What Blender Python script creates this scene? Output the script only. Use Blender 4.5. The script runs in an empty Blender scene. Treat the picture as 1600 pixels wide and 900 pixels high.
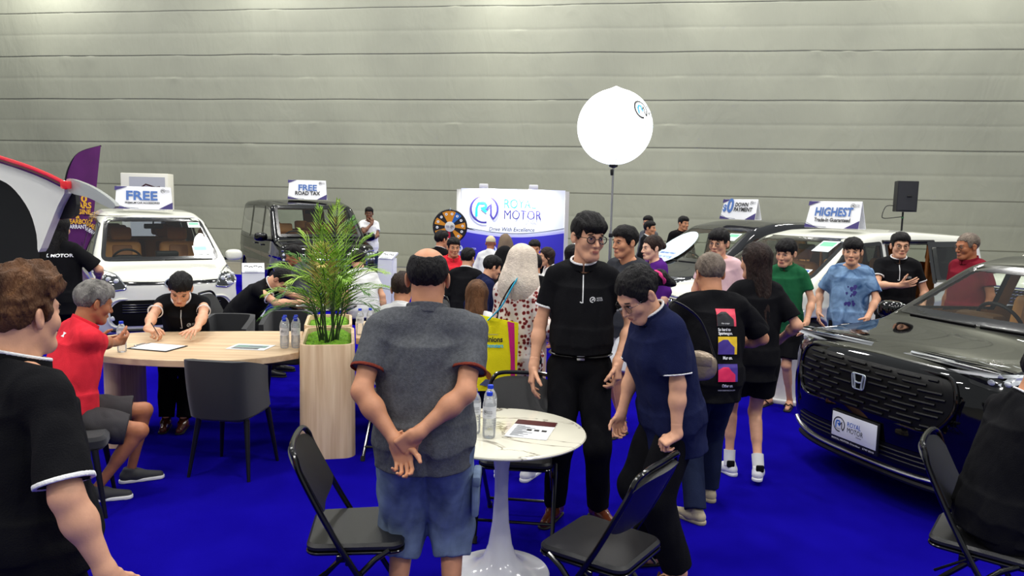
import bpy, bmesh, math, random
import numpy as np
from math import sin, cos, pi, radians, sqrt, atan2
from mathutils import Vector, Matrix, Euler
from mathutils.bvhtree import BVHTree

# ------------------------------------------------------------------ camera
SC = bpy.context.scene
COL = SC.collection
CAM_H = 1.86
F_PX = 1155.0
RHO = 0.0231960
PITCH = 0.1103427
_f = Vector((0, cos(PITCH), -sin(PITCH)))
_r0 = Vector((1, 0, 0)); _u0 = Vector((0, sin(PITCH), cos(PITCH)))
_r = _r0 * cos(RHO) + _u0 * sin(RHO)
_u = _u0 * cos(RHO) - _r0 * sin(RHO)
cd = bpy.data.cameras.new('camera')
cd.sensor_width = 36.0
cd.lens = 36.0 * F_PX / 1600.0
cd.clip_start = 0.05
cd.clip_end = 200
cam = bpy.data.objects.new('camera', cd)
COL.objects.link(cam)
M = Matrix.Identity(4)
for i in range(3):
    M[i][0] = _r[i]; M[i][1] = _u[i]; M[i][2] = -_f[i]
M[2][3] = CAM_H
cam.matrix_world = M
SC.camera = cam

# ------------------------------------------------------------------ light, sky, exposure
SC.view_settings.view_transform = 'Standard'
SC.view_settings.look = 'None'
SC.view_settings.gamma = 1.0
SC.view_settings.use_curve_mapping = False
SC.view_settings.exposure = 0.35
W = bpy.data.worlds.new('hall_ambience')
SC.world = W
W.use_nodes = True
W.node_tree.nodes['Background'].inputs[0].default_value = (0.92, 0.97, 1.0, 1)
W.node_tree.nodes['Background'].inputs[1].default_value = 0.33

def area(name, loc, size, power, color=(1, .98, .94), target=None, sizey=None, spread=None):
    l = bpy.data.lights.new(name, 'AREA')
    l.shape = 'DISK' if sizey is None else 'RECTANGLE'
    l.size = size
    if sizey: l.size_y = sizey
    l.energy = power; l.color = color
    if spread: l.spread = spread
    o = bpy.data.objects.new(name, l)
    o.location = loc
    d = (Vector(target) - Vector(loc)) if target else Vector((0, 0, -1))
    o.rotation_euler = d.to_track_quat('-Z', 'Y').to_euler()
    COL.objects.link(o)
    return o
# high bay lamps in the hall's roof
for ix in range(-2, 3):
    for iy in range(0, 4):
        area('high_bay_lamp', (ix * 5.2 + 1.0 + .4 * (iy % 2), -3.0 + iy * 5.6, 9.5), 0.9, 160)
# wash lights above the hanging wall
for ix in range(-2, 3):
    area('wall_wash_lamp', (ix * 6.5 + 1.0, 17.0, 12.0), 1.2, 260, target=(ix * 6.5 + 1.0, 21.2, 6.6))
for lx, lp in ((-14.3, 200), (-7.4, 120), (-.4, 130), (5.0, 70), (11.5, 90)):
    area('wall_top_lamp', (lx, 21.1 - .147 * lx - 1.5, 9.6), .5, lp, target=(lx, 21.1 - .147 * lx - .3, 7.4))

# ------------------------------------------------------------------ materials
def lin(c):
    return tuple((x / 12.92 if x <= .04045 else ((x + .055) / 1.055) ** 2.4) for x in c)
def rgb(r, g, b):
    return lin((r / 255., g / 255., b / 255.))
MATS = {}
def mat(name, color=(.5, .5, .5), rough=.5, metal=0., coat=0., spec=.5, noise=0., nscale=20., nstretch=(1, 1, 1), bump=0., bscale=60.,
        emit=None, estr=1., sheen=0., alpha=1., trans=0., ior=1.45, sss=0., color2=None):
    if name in MATS: return MATS[name]
    m = bpy.data.materials.new(name); m.use_nodes = True
    nt = m.node_tree; b = nt.nodes['Principled BSDF']
    b.inputs['Base Color'].default_value = (*color, 1)
    b.inputs['Roughness'].default_value = rough
    b.inputs['Metallic'].default_value = metal
    b.inputs['Coat Weight'].default_value = coat
    b.inputs['Coat Roughness'].default_value = .03
    b.inputs['Specular IOR Level'].default_value = spec
    b.inputs['IOR'].default_value = ior
    b.inputs['Alpha'].default_value = alpha
    b.inputs['Transmission Weight'].default_value = trans
    if sss: 
        b.inputs['Subsurface Weight'].default_value = sss
        b.inputs['Subsurface Radius'].default_value = (.012, .004, .002)
        b.inputs['Subsurface Scale'].default_value = 1.0
    if sheen: b.inputs['Sheen Weight'].default_value = sheen
    if emit:
        b.inputs['Emission Color'].default_value = (*emit, 1); b.inputs['Emission Strength'].default_value = estr
    if noise or bump:
        tc = nt.nodes.new('ShaderNodeTexCoord'); mp = nt.nodes.new('ShaderNodeMapping')
        mp.inputs['Scale'].default_value = nstretch
        nt.links.new(tc.outputs['Object'], mp.inputs['Vector'])
    if noise:
        n = nt.nodes.new('ShaderNodeTexNoise'); n.inputs['Scale'].default_value = nscale; n.inputs['Detail'].default_value = 4
        nt.links.new(mp.outputs[0], n.inputs['Vector'])
        r = nt.nodes.new('ShaderNodeMapRange'); r.inputs[1].default_value = .3; r.inputs[2].default_value = .7
        nt.links.new(n.outputs['Fac'], r.inputs[0])
        mx = nt.nodes.new('ShaderNodeMix'); mx.data_type = 'RGBA'
        c2 = color2 or tuple(min(1, c * (1 + noise) + noise * .01) for c in color)
        c1 = tuple(c * (1 - noise) for c in color) if color2 is None else color
        mx.inputs[6].default_value = (*c1, 1); mx.inputs[7].default_value = (*c2, 1)
        nt.links.new(r.outputs[0], mx.inputs[0]); nt.links.new(mx.outputs[2], b.inputs['Base Color'])
    if bump:
        n2 = nt.nodes.new('ShaderNodeTexNoise'); n2.inputs['Scale'].default_value = bscale; n2.inputs['Detail'].default_value = 3
        nt.links.new(mp.outputs[0], n2.inputs['Vector'])
        bp = nt.nodes.new('ShaderNodeBump'); bp.inputs['Strength'].default_value = bump; bp.inputs['Distance'].default_value = .01
        nt.links.new(n2.outputs['Fac'], bp.inputs['Height']); nt.links.new(bp.outputs[0], b.inputs['Normal'])
    MATS[name] = m
    return m
def glassmat(name, tint=(.55, .6, .58), refl=1.0, rough=0.0):
    if name in MATS: return MATS[name]
    m = bpy.data.materials.new(name); m.use_nodes = True
    nt = m.node_tree; nt.nodes.clear()
    o = nt.nodes.new('ShaderNodeOutputMaterial'); mx = nt.nodes.new('ShaderNodeMixShader')
    t = nt.nodes.new('ShaderNodeBsdfTransparent'); g = nt.nodes.new('ShaderNodeBsdfGlossy'); fr = nt.nodes.new('ShaderNodeFresnel')
    fr.inputs[0].default_value = 1.45
    g.inputs['Roughness'].default_value = rough
    t.inputs[0].default_value = (*tint, 1); g.inputs[0].default_value = (refl, refl, refl, 1)
    nt.links.new(fr.outputs[0], mx.inputs[0]); nt.links.new(t.outputs[0], mx.inputs[1]); nt.links.new(g.outputs[0], mx.inputs[2])
    nt.links.new(mx.outputs[0], o.inputs[0])
    MATS[name] = m
    return m

# ------------------------------------------------------------------ object helpers
def empty(name, loc=(0, 0, 0), rz=0., label=None, cat=None, group=None):
    o = bpy.data.objects.new(name, None)
    o.empty_display_size = .1
    o.location = loc; o.rotation_euler = (0, 0, rz)
    COL.objects.link(o)
    return tag(o, label, cat, group)
def tag(o, label=None, cat=None, group=None, kind=None):
    if label: o['label'] = label
    if cat: o['category'] = cat
    if group: o['group'] = group
    if kind: o['kind'] = kind
    return o
def link(name, me, parent=None):
    o = bpy.data.objects.new(name, me); COL.objects.link(o)
    if parent is not None: o.parent = parent
    return o
def children_of(o): return [c for c in bpy.data.objects if c.parent == o]
def copy_tree(o, parent=None, kids=None):
    if kids is None:
        kids = {}
        for c in bpy.data.objects:
            if c.parent: kids.setdefault(c.parent.name, []).append(c)
    c = o.copy(); COL.objects.link(c); c.parent = parent
    for ch in kids.get(o.name, []): copy_tree(ch, c, kids)
    return c

class MB:
    """collects geometry, builds ONE mesh object"""
    def __init__(s): s.v = []; s.f = []; s.m = []; s.mi = 0; s.xf = None
    def add(s, vs, fs):
        o = len(s.v)
        for v in vs:
            v = Vector(v)
            s.v.append(tuple(s.xf @ v) if s.xf is not None else tuple(v))
        for f in fs: s.f.append(tuple(i + o for i in f)); s.m.append(s.mi)
        return s
    def box(s, c, d, r=0., rz=0., seg=2, rot=None):
        hx, hy, hz = d[0] / 2, d[1] / 2, d[2] / 2
        R = rot if rot is not None else Matrix.Rotation(rz, 3, 'Z')
        c = Vector(c)
        if r <= 0:
            vs = [c + R @ Vector((x * hx, y * hy, z * hz)) for x in (-1, 1) for y in (-1, 1) for z in (-1, 1)]
            return s.add(vs, [(0, 1, 3, 2), (4, 6, 7, 5), (0, 4, 5, 1), (2, 3, 7, 6), (0, 2, 6, 4), (1, 5, 7, 3)])
        r = min(r, hx * .99, hy * .99, hz * .99)
        bm = bmesh.new(); bmesh.ops.create_cube(bm, size=1)
        for v in bm.verts: v.co = Vector((v.co.x * 2 * hx, v.co.y * 2 * hy, v.co.z * 2 * hz))
        bmesh.ops.bevel(bm, geom=bm.edges[:], offset=r, segments=seg, profile=.5, affect='EDGES')
        bm.verts.index_update()
        s.add([c + R @ v.co for v in bm.verts], [[v.index for v in f.verts] for f in bm.faces]); bm.free()
        return s
    def prism(s, poly, z0, z1, r=0., M=None):
        """extrude 2D polygon (ccw) in z, with a small top/bottom chamfer r"""
        n = len(poly); P = np.array(poly, float)
        rings = [(z0 + r, 0), (z1 - r, 0)]
        if r > 0: rings = [(z0, -r)] + rings + [(z1, -r)]
        nx = np.roll(P, -1, 0) - np.roll(P, 1, 0)
        nrm = np.stack([nx[:, 1], -nx[:, 0]], 1); nrm /= np.maximum(np.linalg.norm(nrm, axis=1)[:, None], 1e-9)
        vs = []
        for z, off in rings:
            for q in P + nrm * off: vs.append((q[0], q[1], z))
        if M is not None: vs = [M @ Vector(v) for v in vs]
        fs = []
        for k in range(len(rings) - 1):
            for i in range(n):
                j = (i + 1) % n
                fs.append((k * n + i, k * n + j, (k + 1) * n + j, (k + 1) * n + i))
        fs.append(tuple(range(n - 1, -1, -1))); fs.append(tuple(range((len(rings) - 1) * n, len(rings) * n)))
        return s.add(vs, fs)
    def tube(s, pts, r, n=8, closed=False, flat=1., cap=True):
        pts = [Vector(p) for p in pts]; N = len(pts)
        rs = r if isinstance(r, (list, tuple)) else [r] * N
        vs = []; prev = None
        for i, p in enumerate(pts):
            a = pts[(i - 1) % N] if (closed or i > 0) else p
            b = pts[(i + 1) % N] if (closed or i < N - 1) else p
            t = (b - a)
            if t.length < 1e-9: t = Vector((0, 0, 1))
            t.normalize()
            if prev is None:
                ref = Vector((0, 0, 1)) if abs(t.z) < .9 else Vector((1, 0, 0))
                x = t.cross(ref).normalized()
            else:
                x = (prev - t * prev.dot(t))
                x = x.normalized() if x.length > 1e-6 else t.orthogonal().normalized()
            prev = x; y = t.cross(x)
            for k in range(n):
                an = 2 * pi * k / n
                vs.append(p + x * cos(an) * rs[i] + y * sin(an) * rs[i] * flat)
        fs = []
        for i in range(N if closed else N - 1):
            j = (i + 1) % N
            for k in range(n):
                l = (k + 1) % n
                fs.append((i * n + k, i * n + l, j * n + l, j * n + k))
        if not closed and cap:
            fs.append(tuple(range(n - 1, -1, -1))); fs.append(tuple((N - 1) * n + k for k in range(n)))
        return s.add(vs, fs)
    def lathe(s, prof, c=(0, 0, 0), n=32, axis='Z', capb=True, capt=True):
        vs = []; c = Vector(c)
        for r, z in prof:
            for k in range(n):
                a = 2 * pi * k / n
                q = (r * cos(a), r * sin(a), z)
                if axis == 'Y': q = (q[0], -q[2], q[1])
                if axis == 'X': q = (q[2], q[0], q[1])
                vs.append(c + Vector(q))
        fs = []
        for i in range(len(prof) - 1):
            for k in range(n):
                l = (k + 1) % n
                fs.append((i * n + k, i * n + l, (i + 1) * n + l, (i + 1) * n + k))
        if capb: fs.append(tuple(range(n - 1, -1, -1)))
        if capt: fs.append(tuple((len(prof) - 1) * n + k for k in range(n)))
        return s.add(vs, fs)
    def ball(s, c, r, n=16, m=10):
        if not hasattr(r, '__len__'): r = (r, r, r)
        vs = []; c = Vector(c)
        for i in range(m + 1):
            th = pi * i / m
            for k in range(n):
                a = 2 * pi * k / n
                vs.append(c + Vector((r[0] * sin(th) * cos(a), r[1] * sin(th) * sin(a), -r[2] * cos(th))))
        fs = []
        for i in range(m):
            for k in range(n):
                l = (k + 1) % n
                fs.append((i * n + k, i * n + l, (i + 1) * n + l, (i + 1) * n + k))
        return s.add(vs, fs)
    def grid(s, fn, nu, nv, thick=0.):
        vs = [Vector(fn(i / nu, j / nv)) for i in range(nu + 1) for j in range(nv + 1)]
        fs = [(i * (nv + 1) + j, (i + 1) * (nv + 1) + j, (i + 1) * (nv + 1) + j + 1, i * (nv + 1) + j + 1) for i in range(nu) for j in range(nv)]
        if thick:
            n = len(vs); nr = [Vector((0, 0, 0)) for _ in vs]
            for f in fs:
                nn = (vs[f[1]] - vs[f[0]]).cross(vs[f[3]] - vs[f[0]])
                for i in f: nr[i] = nr[i] + nn
            vs2 = [v - (q.normalized() if q.length else Vector((0, 0, 1))) * thick for v, q in zip(vs, nr)]
            ofs = [tuple(i + n for i in reversed(f)) for f in fs]
            W_ = nv + 1
            bd = [i * W_ for i in range(nu + 1)] + [nu * W_ + j for j in range(1, nv + 1)] + [i * W_ + nv for i in range(nu - 1, -1, -1)] + [j for j in range(nv - 1, 0, -1)]
            for a, b in zip(bd, bd[1:] + bd[:1]): ofs.append((b, a, a + n, b + n))
            vs = vs + vs2; fs = fs + ofs
        return s.add(vs, fs)
    def build(s, name, mats, parent=None, smooth=True, angle=35, loc=None, merge=True):
        me = bpy.data.meshes.new(name)
        me.from_pydata(s.v, [], s.f)
        if not isinstance(mats, (list, tuple)): mats = [mats]
        for m in mats: me.materials.append(m)
        for p, mi in zip(me.polygons, s.m): p.material_index = mi
        if merge:
            bm = bmesh.new(); bm.from_mesh(me); bmesh.ops.remove_doubles(bm, verts=bm.verts, dist=1e-5)
            bmesh.ops.recalc_face_normals(bm, faces=bm.faces); bm.to_mesh(me); bm.free()
        if smooth:
            me.polygons.foreach_set('use_smooth', [True] * len(me.polygons))
            try: me.set_sharp_from_angle(angle=radians(angle))
            except Exception: pass
        o = link(name, me, parent)
        if loc is not None: o.location = loc
        return o

def catmull(pts, n=6, closed=False):
    P = [Vector(p) for p in pts]; out = []; N = len(P)
    rng = range(N if closed else N - 1)
    for i in rng:
        p0 = P[(i - 1) % N] if (closed or i > 0) else P[0]
        p1 = P[i]; p2 = P[(i + 1) % N]; p3 = P[(i + 2) % N] if (closed or i < N - 2) else P[-1]
        for k in range(n):
            t = k / n
            out.append(.5 * ((2 * p1) + (p2 - p0) * t + (2 * p0 - 5 * p1 + 4 * p2 - p3) * t * t + (3 * p1 - p0 - 3 * p2 + p3) * t ** 3))
    if not closed: out.append(P[-1])
    return out
def rrect(w, h, r, n=6, cx=0., cy=0.):
    out = []
    for (sx, sy, a0) in ((1, 1, 0), (-1, 1, 90), (-1, -1, 180), (1, -1, 270)):
        for k in range(n + 1):
            a = radians(a0 + 90 * k / n)
            out.append((cx + sx * (w / 2 - r) + r * cos(a), cy + sy * (h / 2 - r) + r * sin(a)))
    return out

# text and stroke artwork: returns (verts2d, faces) centred
_fontcache = {}
def text_geo(body, size=1., bold=0., align='CENTER', shear=0., spacing=1., res=3):
    key = (body, size, bold, align, shear, spacing)
    if key in _fontcache: return _fontcache[key]
    cu = bpy.data.curves.new('t', 'FONT'); cu.body = body; cu.size = size; cu.align_x = align; cu.align_y = 'CENTER'
    cu.offset = bold; cu.shear = shear; cu.space_character = spacing; cu.resolution_u = res
    ob = bpy.data.objects.new('t', cu); COL.objects.link(ob)
    dg = bpy.context.evaluated_depsgraph_get(); dg.update()
    me = bpy.data.meshes.new_from_object(ob.evaluated_get(dg))
    vs = [(v.co.x, v.co.y) for v in me.vertices]; fs = [tuple(p.vertices) for p in me.polygons]
    bpy.data.objects.remove(ob); bpy.data.curves.remove(cu); bpy.data.meshes.remove(me)
    _fontcache[key] = (vs, fs)
    return vs, fs
def stroke_geo(path, w, closed=False):
    P = [Vector((p[0], p[1])) for p in path]; N = len(P); vs = []
    for i in range(N):
        a = P[(i - 1) % N] if (closed or i > 0) else P[i]; b = P[(i + 1) % N] if (closed or i < N - 1) else P[i]
        d1 = (P[i] - a); d2 = (b - P[i])
        d1 = d1.normalized() if d1.length > 1e-9 else d2.normalized(); d2 = d2.normalized() if d2.length > 1e-9 else d1
        t = (d1 + d2); t = t.normalized() if t.length > 1e-6 else d1
        n = Vector((-t.y, t.x)); m = max(.45, t.dot(d1))
        vs.append(tuple(P[i] + n * w / 2 / m)); vs.append(tuple(P[i] - n * w / 2 / m))
    fs = []
    for i in range(N if closed else N - 1):
        j = (i + 1) % N
        fs.append((2 * i, 2 * i + 1, 2 * j + 1, 2 * j))
    return vs, fs
def arc(cx, cy, r, a0, a1, n=40):
    return [(cx + r * cos(radians(a0 + (a1 - a0) * k / n)), cy + r * sin(radians(a0 + (a1 - a0) * k / n))) for k in range(n + 1)]
class Art:
    """flat artwork in a 2D frame, later laid on a surface as ONE mesh with several materials"""
    def __init__(s): s.v = []; s.f = []; s.m = []; s.mats = []
    def put(s, geo, m, x=0., y=0., k=1., kx=None, rot=0.):
        if m not in s.mats: s.mats.append(m)
        mi = s.mats.index(m); o = len(s.v); kx = k if kx is None else kx
        for a, b in geo[0]:
            a *= kx; b *= k
            s.v.append((x + a * cos(rot) - b * sin(rot), y + a * sin(rot) + b * cos(rot)))
        for f in geo[1]: s.f.append(tuple(i + o for i in f)); s.m.append(mi)
        return s
    def poly(s, pts, m): return s.put((list(pts), [tuple(range(len(pts)))]), m)
    def text(s, body, m, x=0, y=0, size=.1, bold=0., align='CENTER', width=None, shear=0., spacing=1.):
        g = text_geo(body, 1., bold, align, shear, spacing)
        kx = size
        if width:
            xs = [a for a, b in g[0]]; kx = width / max(1e-6, max(xs) - min(xs))
        return s.put(g, m, x, y, size, kx)
    def build(s, name, fn, parent=None, sub=0):
        """fn maps (x, y) -> 3D point; layers lift by index"""
        bm = bmesh.new()
        vv = [bm.verts.new((a, b, 0)) for a, b in s.v]
        for f, mi in zip(s.f, s.m):
            try: q = bm.faces.new([vv[i] for i in f]); q.material_index = mi
            except Exception: pass
        if sub:
            bmesh.ops.triangulate(bm, faces=bm.faces[:])
            for _ in range(6):
                es = [e for e in bm.edges if e.calc_length() > sub]
                if not es: break
                bmesh.ops.subdivide_edges(bm, edges=es, cuts=1)
                bmesh.ops.triangulate(bm, faces=bm.faces[:])
        me = bpy.data.meshes.new(name)
        lay = {}
        for f in bm.faces:
            for v in f.verts: lay[v] = f.material_index
        for v in bm.verts:
            p = fn(v.co.x, v.co.y, lay.get(v, 0)); v.co = p
        bm.to_mesh(me); bm.free()
        for m in s.mats: me.materials.append(m)
        return link(name, me, parent)
def plane_fn(origin, ex, ey, lift=.0015):
    ex = Vector(ex).normalized(); ey = Vector(ey).normalized(); n = ex.cross(ey); o = Vector(origin)
    return lambda x, y, l=0: o + ex * x + ey * y + n * (lift * (1 + .6 * l))
def surf_fn(obs, origin, ex, ey, lift=.002, dist=1.0):
    """projects artwork onto mesh objects (in their local frame) along -normal of the frame"""
    ex = Vector(ex).normalized(); ey = Vector(ey).normalized(); n = ex.cross(ey); o = Vector(origin)
    trees = []
    for ob in (obs if isinstance(obs, (list, tuple)) else [obs]):
        me = ob.data; trees.append(BVHTree.FromPolygons([v.co.copy() for v in me.vertices], [tuple(p.vertices) for p in me.polygons]))
    last = [0.]
    def fn(x, y, l=0):
        p = o + ex * x + ey * y
        best = None
        for t in trees:
            h = t.ray_cast(p + n * dist, -n, dist * 3)
            if h[0] is not None and (best is None or h[3] < best): best = h[3]
        if best is None: best = dist - last[0]
        else: last[0] = dist - best
        return p + n * (dist - best + lift * (1 + .5 * l))
    return fn

INK = mat('ink_black', rgb(28, 28, 32), .5)
BLUE_INK = mat('ink_royal_blue', rgb(30, 96, 190), .5)
NAVY_INK = mat('ink_navy', rgb(52, 44, 120), .5)
CYAN_INK = mat('ink_cyan', rgb(20, 170, 220), .5)
WHITE_INK = mat('ink_white', rgb(240, 240, 240), .5)
GREY_INK = mat('ink_grey', rgb(120, 125, 135), .5)
def logo_mark(A, x, y, r, ring, blue, dark):
    """round R1 mark: open ring, blue R, dark 1"""
    A.put(stroke_geo(arc(0, 0, .93, -48, 282, 44), .14), ring, x, y, r)
    A.put(stroke_geo([(-.52, -.52), (-.52, .1), (-.4, .42), (-.1, .46), (.05, .44), (.14, .3), (.1, .12), (-.16, .06), (.16, -.2)], .17), blue, x, y, r)
    A.put(stroke_geo([(.12, -.06), (.46, .34), (.46, -.42), (.66, -.66)], .13), dark, x, y, r)
    A.text('Grandeur', dark, x - .05 * r, y - .56 * r, r * .24, width=r * .75, shear=.3)
def logo_full(A, x, y, r, ring, blue, dark):
    logo_mark(A, x, y, r, ring, blue, dark)
    A.text('ROYAL', blue, x + 1.35 * r, y + .38 * r, r * .9, bold=.0, align='LEFT', width=2.2 * r)
    A.text('MOTOR', dark, x + 1.35 * r, y - .38 * r, r * .9, bold=.0, align='LEFT', width=2.6 * r)
    A.text('Grandeur', dark, x + 3.3 * r, y - .9 * r, r * .28, width=r * .9, shear=.3)
# ------------------------------------------------------------------ the setting
def wall_y(x): return 21.1 - .147 * x
def build_wall():
    m = bpy.data.materials.new('hanging_grey_fabric'); m.use_nodes = True
    nt = m.node_tree; b = nt.nodes['Principled BSDF']; b.inputs['Roughness'].default_value = .62
    b.inputs['Specular IOR Level'].default_value = .35
    tc = nt.nodes.new('ShaderNodeTexCoord')
    def noise(scale, st, detail=4, dist=0.):
        mp = nt.nodes.new('ShaderNodeMapping'); mp.inputs['Scale'].default_value = st
        nt.links.new(tc.outputs['Object'], mp.inputs[0])
        n = nt.nodes.new('ShaderNodeTexNoise'); n.inputs['Scale'].default_value = scale; n.inputs['Detail'].default_value = detail
        n.inputs['Distortion'].default_value = dist
        nt.links.new(mp.outputs[0], n.inputs[0]); return n
    n1 = noise(.35, (1, 1, 1)); cr = nt.nodes.new('ShaderNodeValToRGB')
    cr.color_ramp.elements[0].position = .3; cr.color_ramp.elements[0].color = (*rgb(134, 136, 122), 1)
    cr.color_ramp.elements[1].position = .7; cr.color_ramp.elements[1].color = (*rgb(146, 148, 132), 1)
    nt.links.new(n1.outputs[0], cr.inputs[0]); nt.links.new(cr.outputs[0], b.inputs['Base Color'])
    a = noise(1.0, (1.3, 1, .55), 4, .8); c = noise(9, (1, 1, .5), 3)
    ad = nt.nodes.new('ShaderNodeMath'); ad.operation = 'MULTIPLY_ADD'; ad.inputs[1].default_value = .12
    nt.links.new(c.outputs[0], ad.inputs[0]); nt.links.new(a.outputs[0], ad.inputs[2])
    bp = nt.nodes.new('ShaderNodeBump'); bp.inputs['Strength'].default_value = .5; bp.inputs['Distance'].default_value = .07
    nt.links.new(ad.outputs[0], bp.inputs['Height']); nt.links.new(bp.outputs[0], b.inputs['Normal'])
    xs = np.arange(-24, 26.01, .16); pitch = 1.275; z0 = .98
    zs = []
    z = .02
    while z < 13.5:
        zs.append(z); ph = ((z - z0) / pitch) % 1.0
        near = min(ph, 1 - ph) * pitch
        z += .012 if near < .04 else (.03 if abs(ph - .5) * pitch < .06 else .09)
    zs = np.array(zs)
    X, Z = np.meshgrid(xs, zs, indexing='ij')
    rng = np.random.RandomState(3)
    hard = ((Z - z0) / pitch) % 1.0
    dz = np.minimum(hard, 1 - hard) * pitch
    sag = .002 * np.sin(X * .9 + np.floor((Z - z0) / pitch + .5) * 2.1) + .0015 * np.sin(X * 2.3 + np.floor((Z - z0) / pitch + .5) * 5)
    d = -.014 * np.exp(-((dz) / .012) ** 2)
    d = d + .012 * (1 - hard) ** 3
    d = d - .006 * np.exp(-(((hard - .5) * pitch) / .03) ** 2)
    for k in range(26):
        fx = rng.uniform(.5, 3.2); fz = rng.uniform(.05, .9); ph = rng.uniform(0, 7)
        d = d + .009 * np.sin(fx * X + fz * Z * (1 if k % 2 else -1) + ph) * (.4 + .6 * np.sin(.5 * Z + ph) ** 2)
    # short tension pleats hanging from the welts
    for k in range(90):
        x0 = rng.uniform(-14, 12); zz = z0 + pitch * .5 * rng.randint(4, 20); L = rng.uniform(.25, .8); sl = rng.uniform(-.5, .5)
        t = (zz - Z) / L; w = np.where((t > 0) & (t < 1), (1 - t) ** 1.5, 0)
        d = d + rng.uniform(.02, .045) * w * np.exp(-((X - x0 - sl * t * L) / .07) ** 2)
    Y = wall_y(X) - d
    nx, nz = X.shape
    V = np.stack([X, Y, Z + sag], -1).reshape(-1, 3)
    I = np.arange(nx * nz).reshape(nx, nz)
    F = np.stack([I[:-1, :-1], I[1:, :-1], I[1:, 1:], I[:-1, 1:]], -1).reshape(-1, 4)
    me = bpy.data.meshes.new('wall_back'); me.from_pydata(V.tolist(), [], F.tolist()); me.materials.append(m)
    me.polygons.foreach_set('use_smooth', [True] * len(me.polygons))
    tag(link('wall_back', me), kind='structure')
build_wall()

conc = mat('pale_concrete_floor', rgb(128, 122, 108), .35, noise=.12, nscale=3, bump=.05, bscale=40)
b = MB(); b.box((0, 10, -.06), (60, 46, .1)); tag(b.build('floor', conc), kind='structure')
carpet = mat('blue_carpet', rgb(19, 9, 148), 1.0, noise=.14, nscale=1.3, bump=.6, bscale=900, spec=.0)
b = MB(); b.prism([(-16, -4), (14, -4), (14, 15.3), (-16, 19.8)], -.01, .0); o = b.build('floor_carpet', carpet); tag(o, kind='structure')

# ------------------------------------------------------------------ backdrop stand, wheel, balloon, speaker, flag, light box
WHITE_P = mat('white_panel', rgb(232, 232, 228), .4)
BLACK_M = mat('black_metal', rgb(18, 18, 20), .35, spec=.5)
CHROME = mat('chrome', (.75, .76, .78), .08, metal=1.)
STEEL = mat('steel', (.42, .42, .43), .35, metal=1.)

def backdrop():
    root = empty('backdrop_stand', (0, 0, 0), 0, 'curved white and blue exhibition backdrop with large round logo standing before the grey wall', 'backdrop')
    cx, cy, R = -.02, 12.5, 4.55     # gentle outward curve towards the viewer
    panel = mat('backdrop_print', rgb(226, 230, 246), .45); blue = mat('backdrop_blue', rgb(52, 46, 168), .5)
    half = radians(15.6); cy = 16.0 + R * 1.0
    def P(u, z, off=0.):
        a = (u) / R
        return Vector((cx + (R + off) * sin(a), cy - (R + off) * cos(a), z))
    w = 1.14
    m = MB(); m.grid(lambda u, v: P(-w + 2 * w * u, .02 + 2.2 * v), 32, 4, .05); m.build('printed_panel', panel, root)
    m = MB(); m.grid(lambda u, v: P(-w * .999 + 2 * w * .999 * u, .03 + (1.27 - .11 * sin(u * pi)) * v, .012), 40, 10, .008); m.build('blue_lower_print', blue, root)
    lil = mat('backdrop_lilac', rgb(176, 176, 220), .5)
    m = MB(); m.grid(lambda u, v: P(-w * .999 + 2 * w * .999 * u, 1.30 - .11 * sin(u * pi) + .045 * v, .012), 40, 1, .006); m.build('lilac_stripe', lil, root)
    m = MB(); m.grid(lambda u, v: P(-w * .999 + 2 * w * .999 * u, 1.39 - .13 * sin(u * pi) + .02 * v, .012), 40, 1, .006); m.build('silver_stripe', GREY_INK, root)
    for s in (-1, 1):
        m = MB(); m.grid(lambda u, v: P(s * (w + .045) - .05 + .1 * u, .0 + 2.2 * v, .02 - .03 * u * u), 3, 2, .07); m.build('edge_panel', mat('edge_grey', rgb(196, 194, 184), .4), root)
    A = Art(); logo_full(A, -.62, 1.78, .31, NAVY_INK, CYAN_INK, NAVY_INK)
    A.text('Drive With Excellence', INK, -.02, 1.355, .12, bold=.01, width=.98, shear=.2)
    A.build('printed_logo', lambda x, y, l=0: P(x, y, .016 + .002 * l), root, sub=.12)
    A = Art()
    for x in (-.95, -.2, .62):
        A.put(([(.07 * cos(k * pi / 8), .07 * sin(k * pi / 8)) for k in range(16)], [tuple(range(16))]), WHITE_INK, x - .2, .92)
        A.put(stroke_geo([(-.03, -.02), (.03, .03), (.03, -.03)], .02), BLUE_INK, x - .2, .92)
        A.text('ROYAL MOTOR', WHITE_INK, x + .05, .92, .05, width=.24)
    A.build('printed_small_logo', lambda x, y, l=0: P(x, y, .028 + .003 * l), root, sub=.12)
    for x in (-.62, .42):
        c = P(x, 2.27, .12)
        m = MB(); m.box(c, (.19, .08, .10), .015); m.tube([P(x, 2.2, -.02), P(x, 2.25, .0), c], .012)
        m.build('spot_lamp', mat('lamp_white', rgb(220, 220, 220), .4), root)
        l = area('backdrop_spot', c + Vector((0, -.06, -.07)), .14, 26, (.93, .97, 1.0), target=P(x * .92, 1.75, 0) , sizey=.06)
        l.parent = root
    return root
backdrop()

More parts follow.
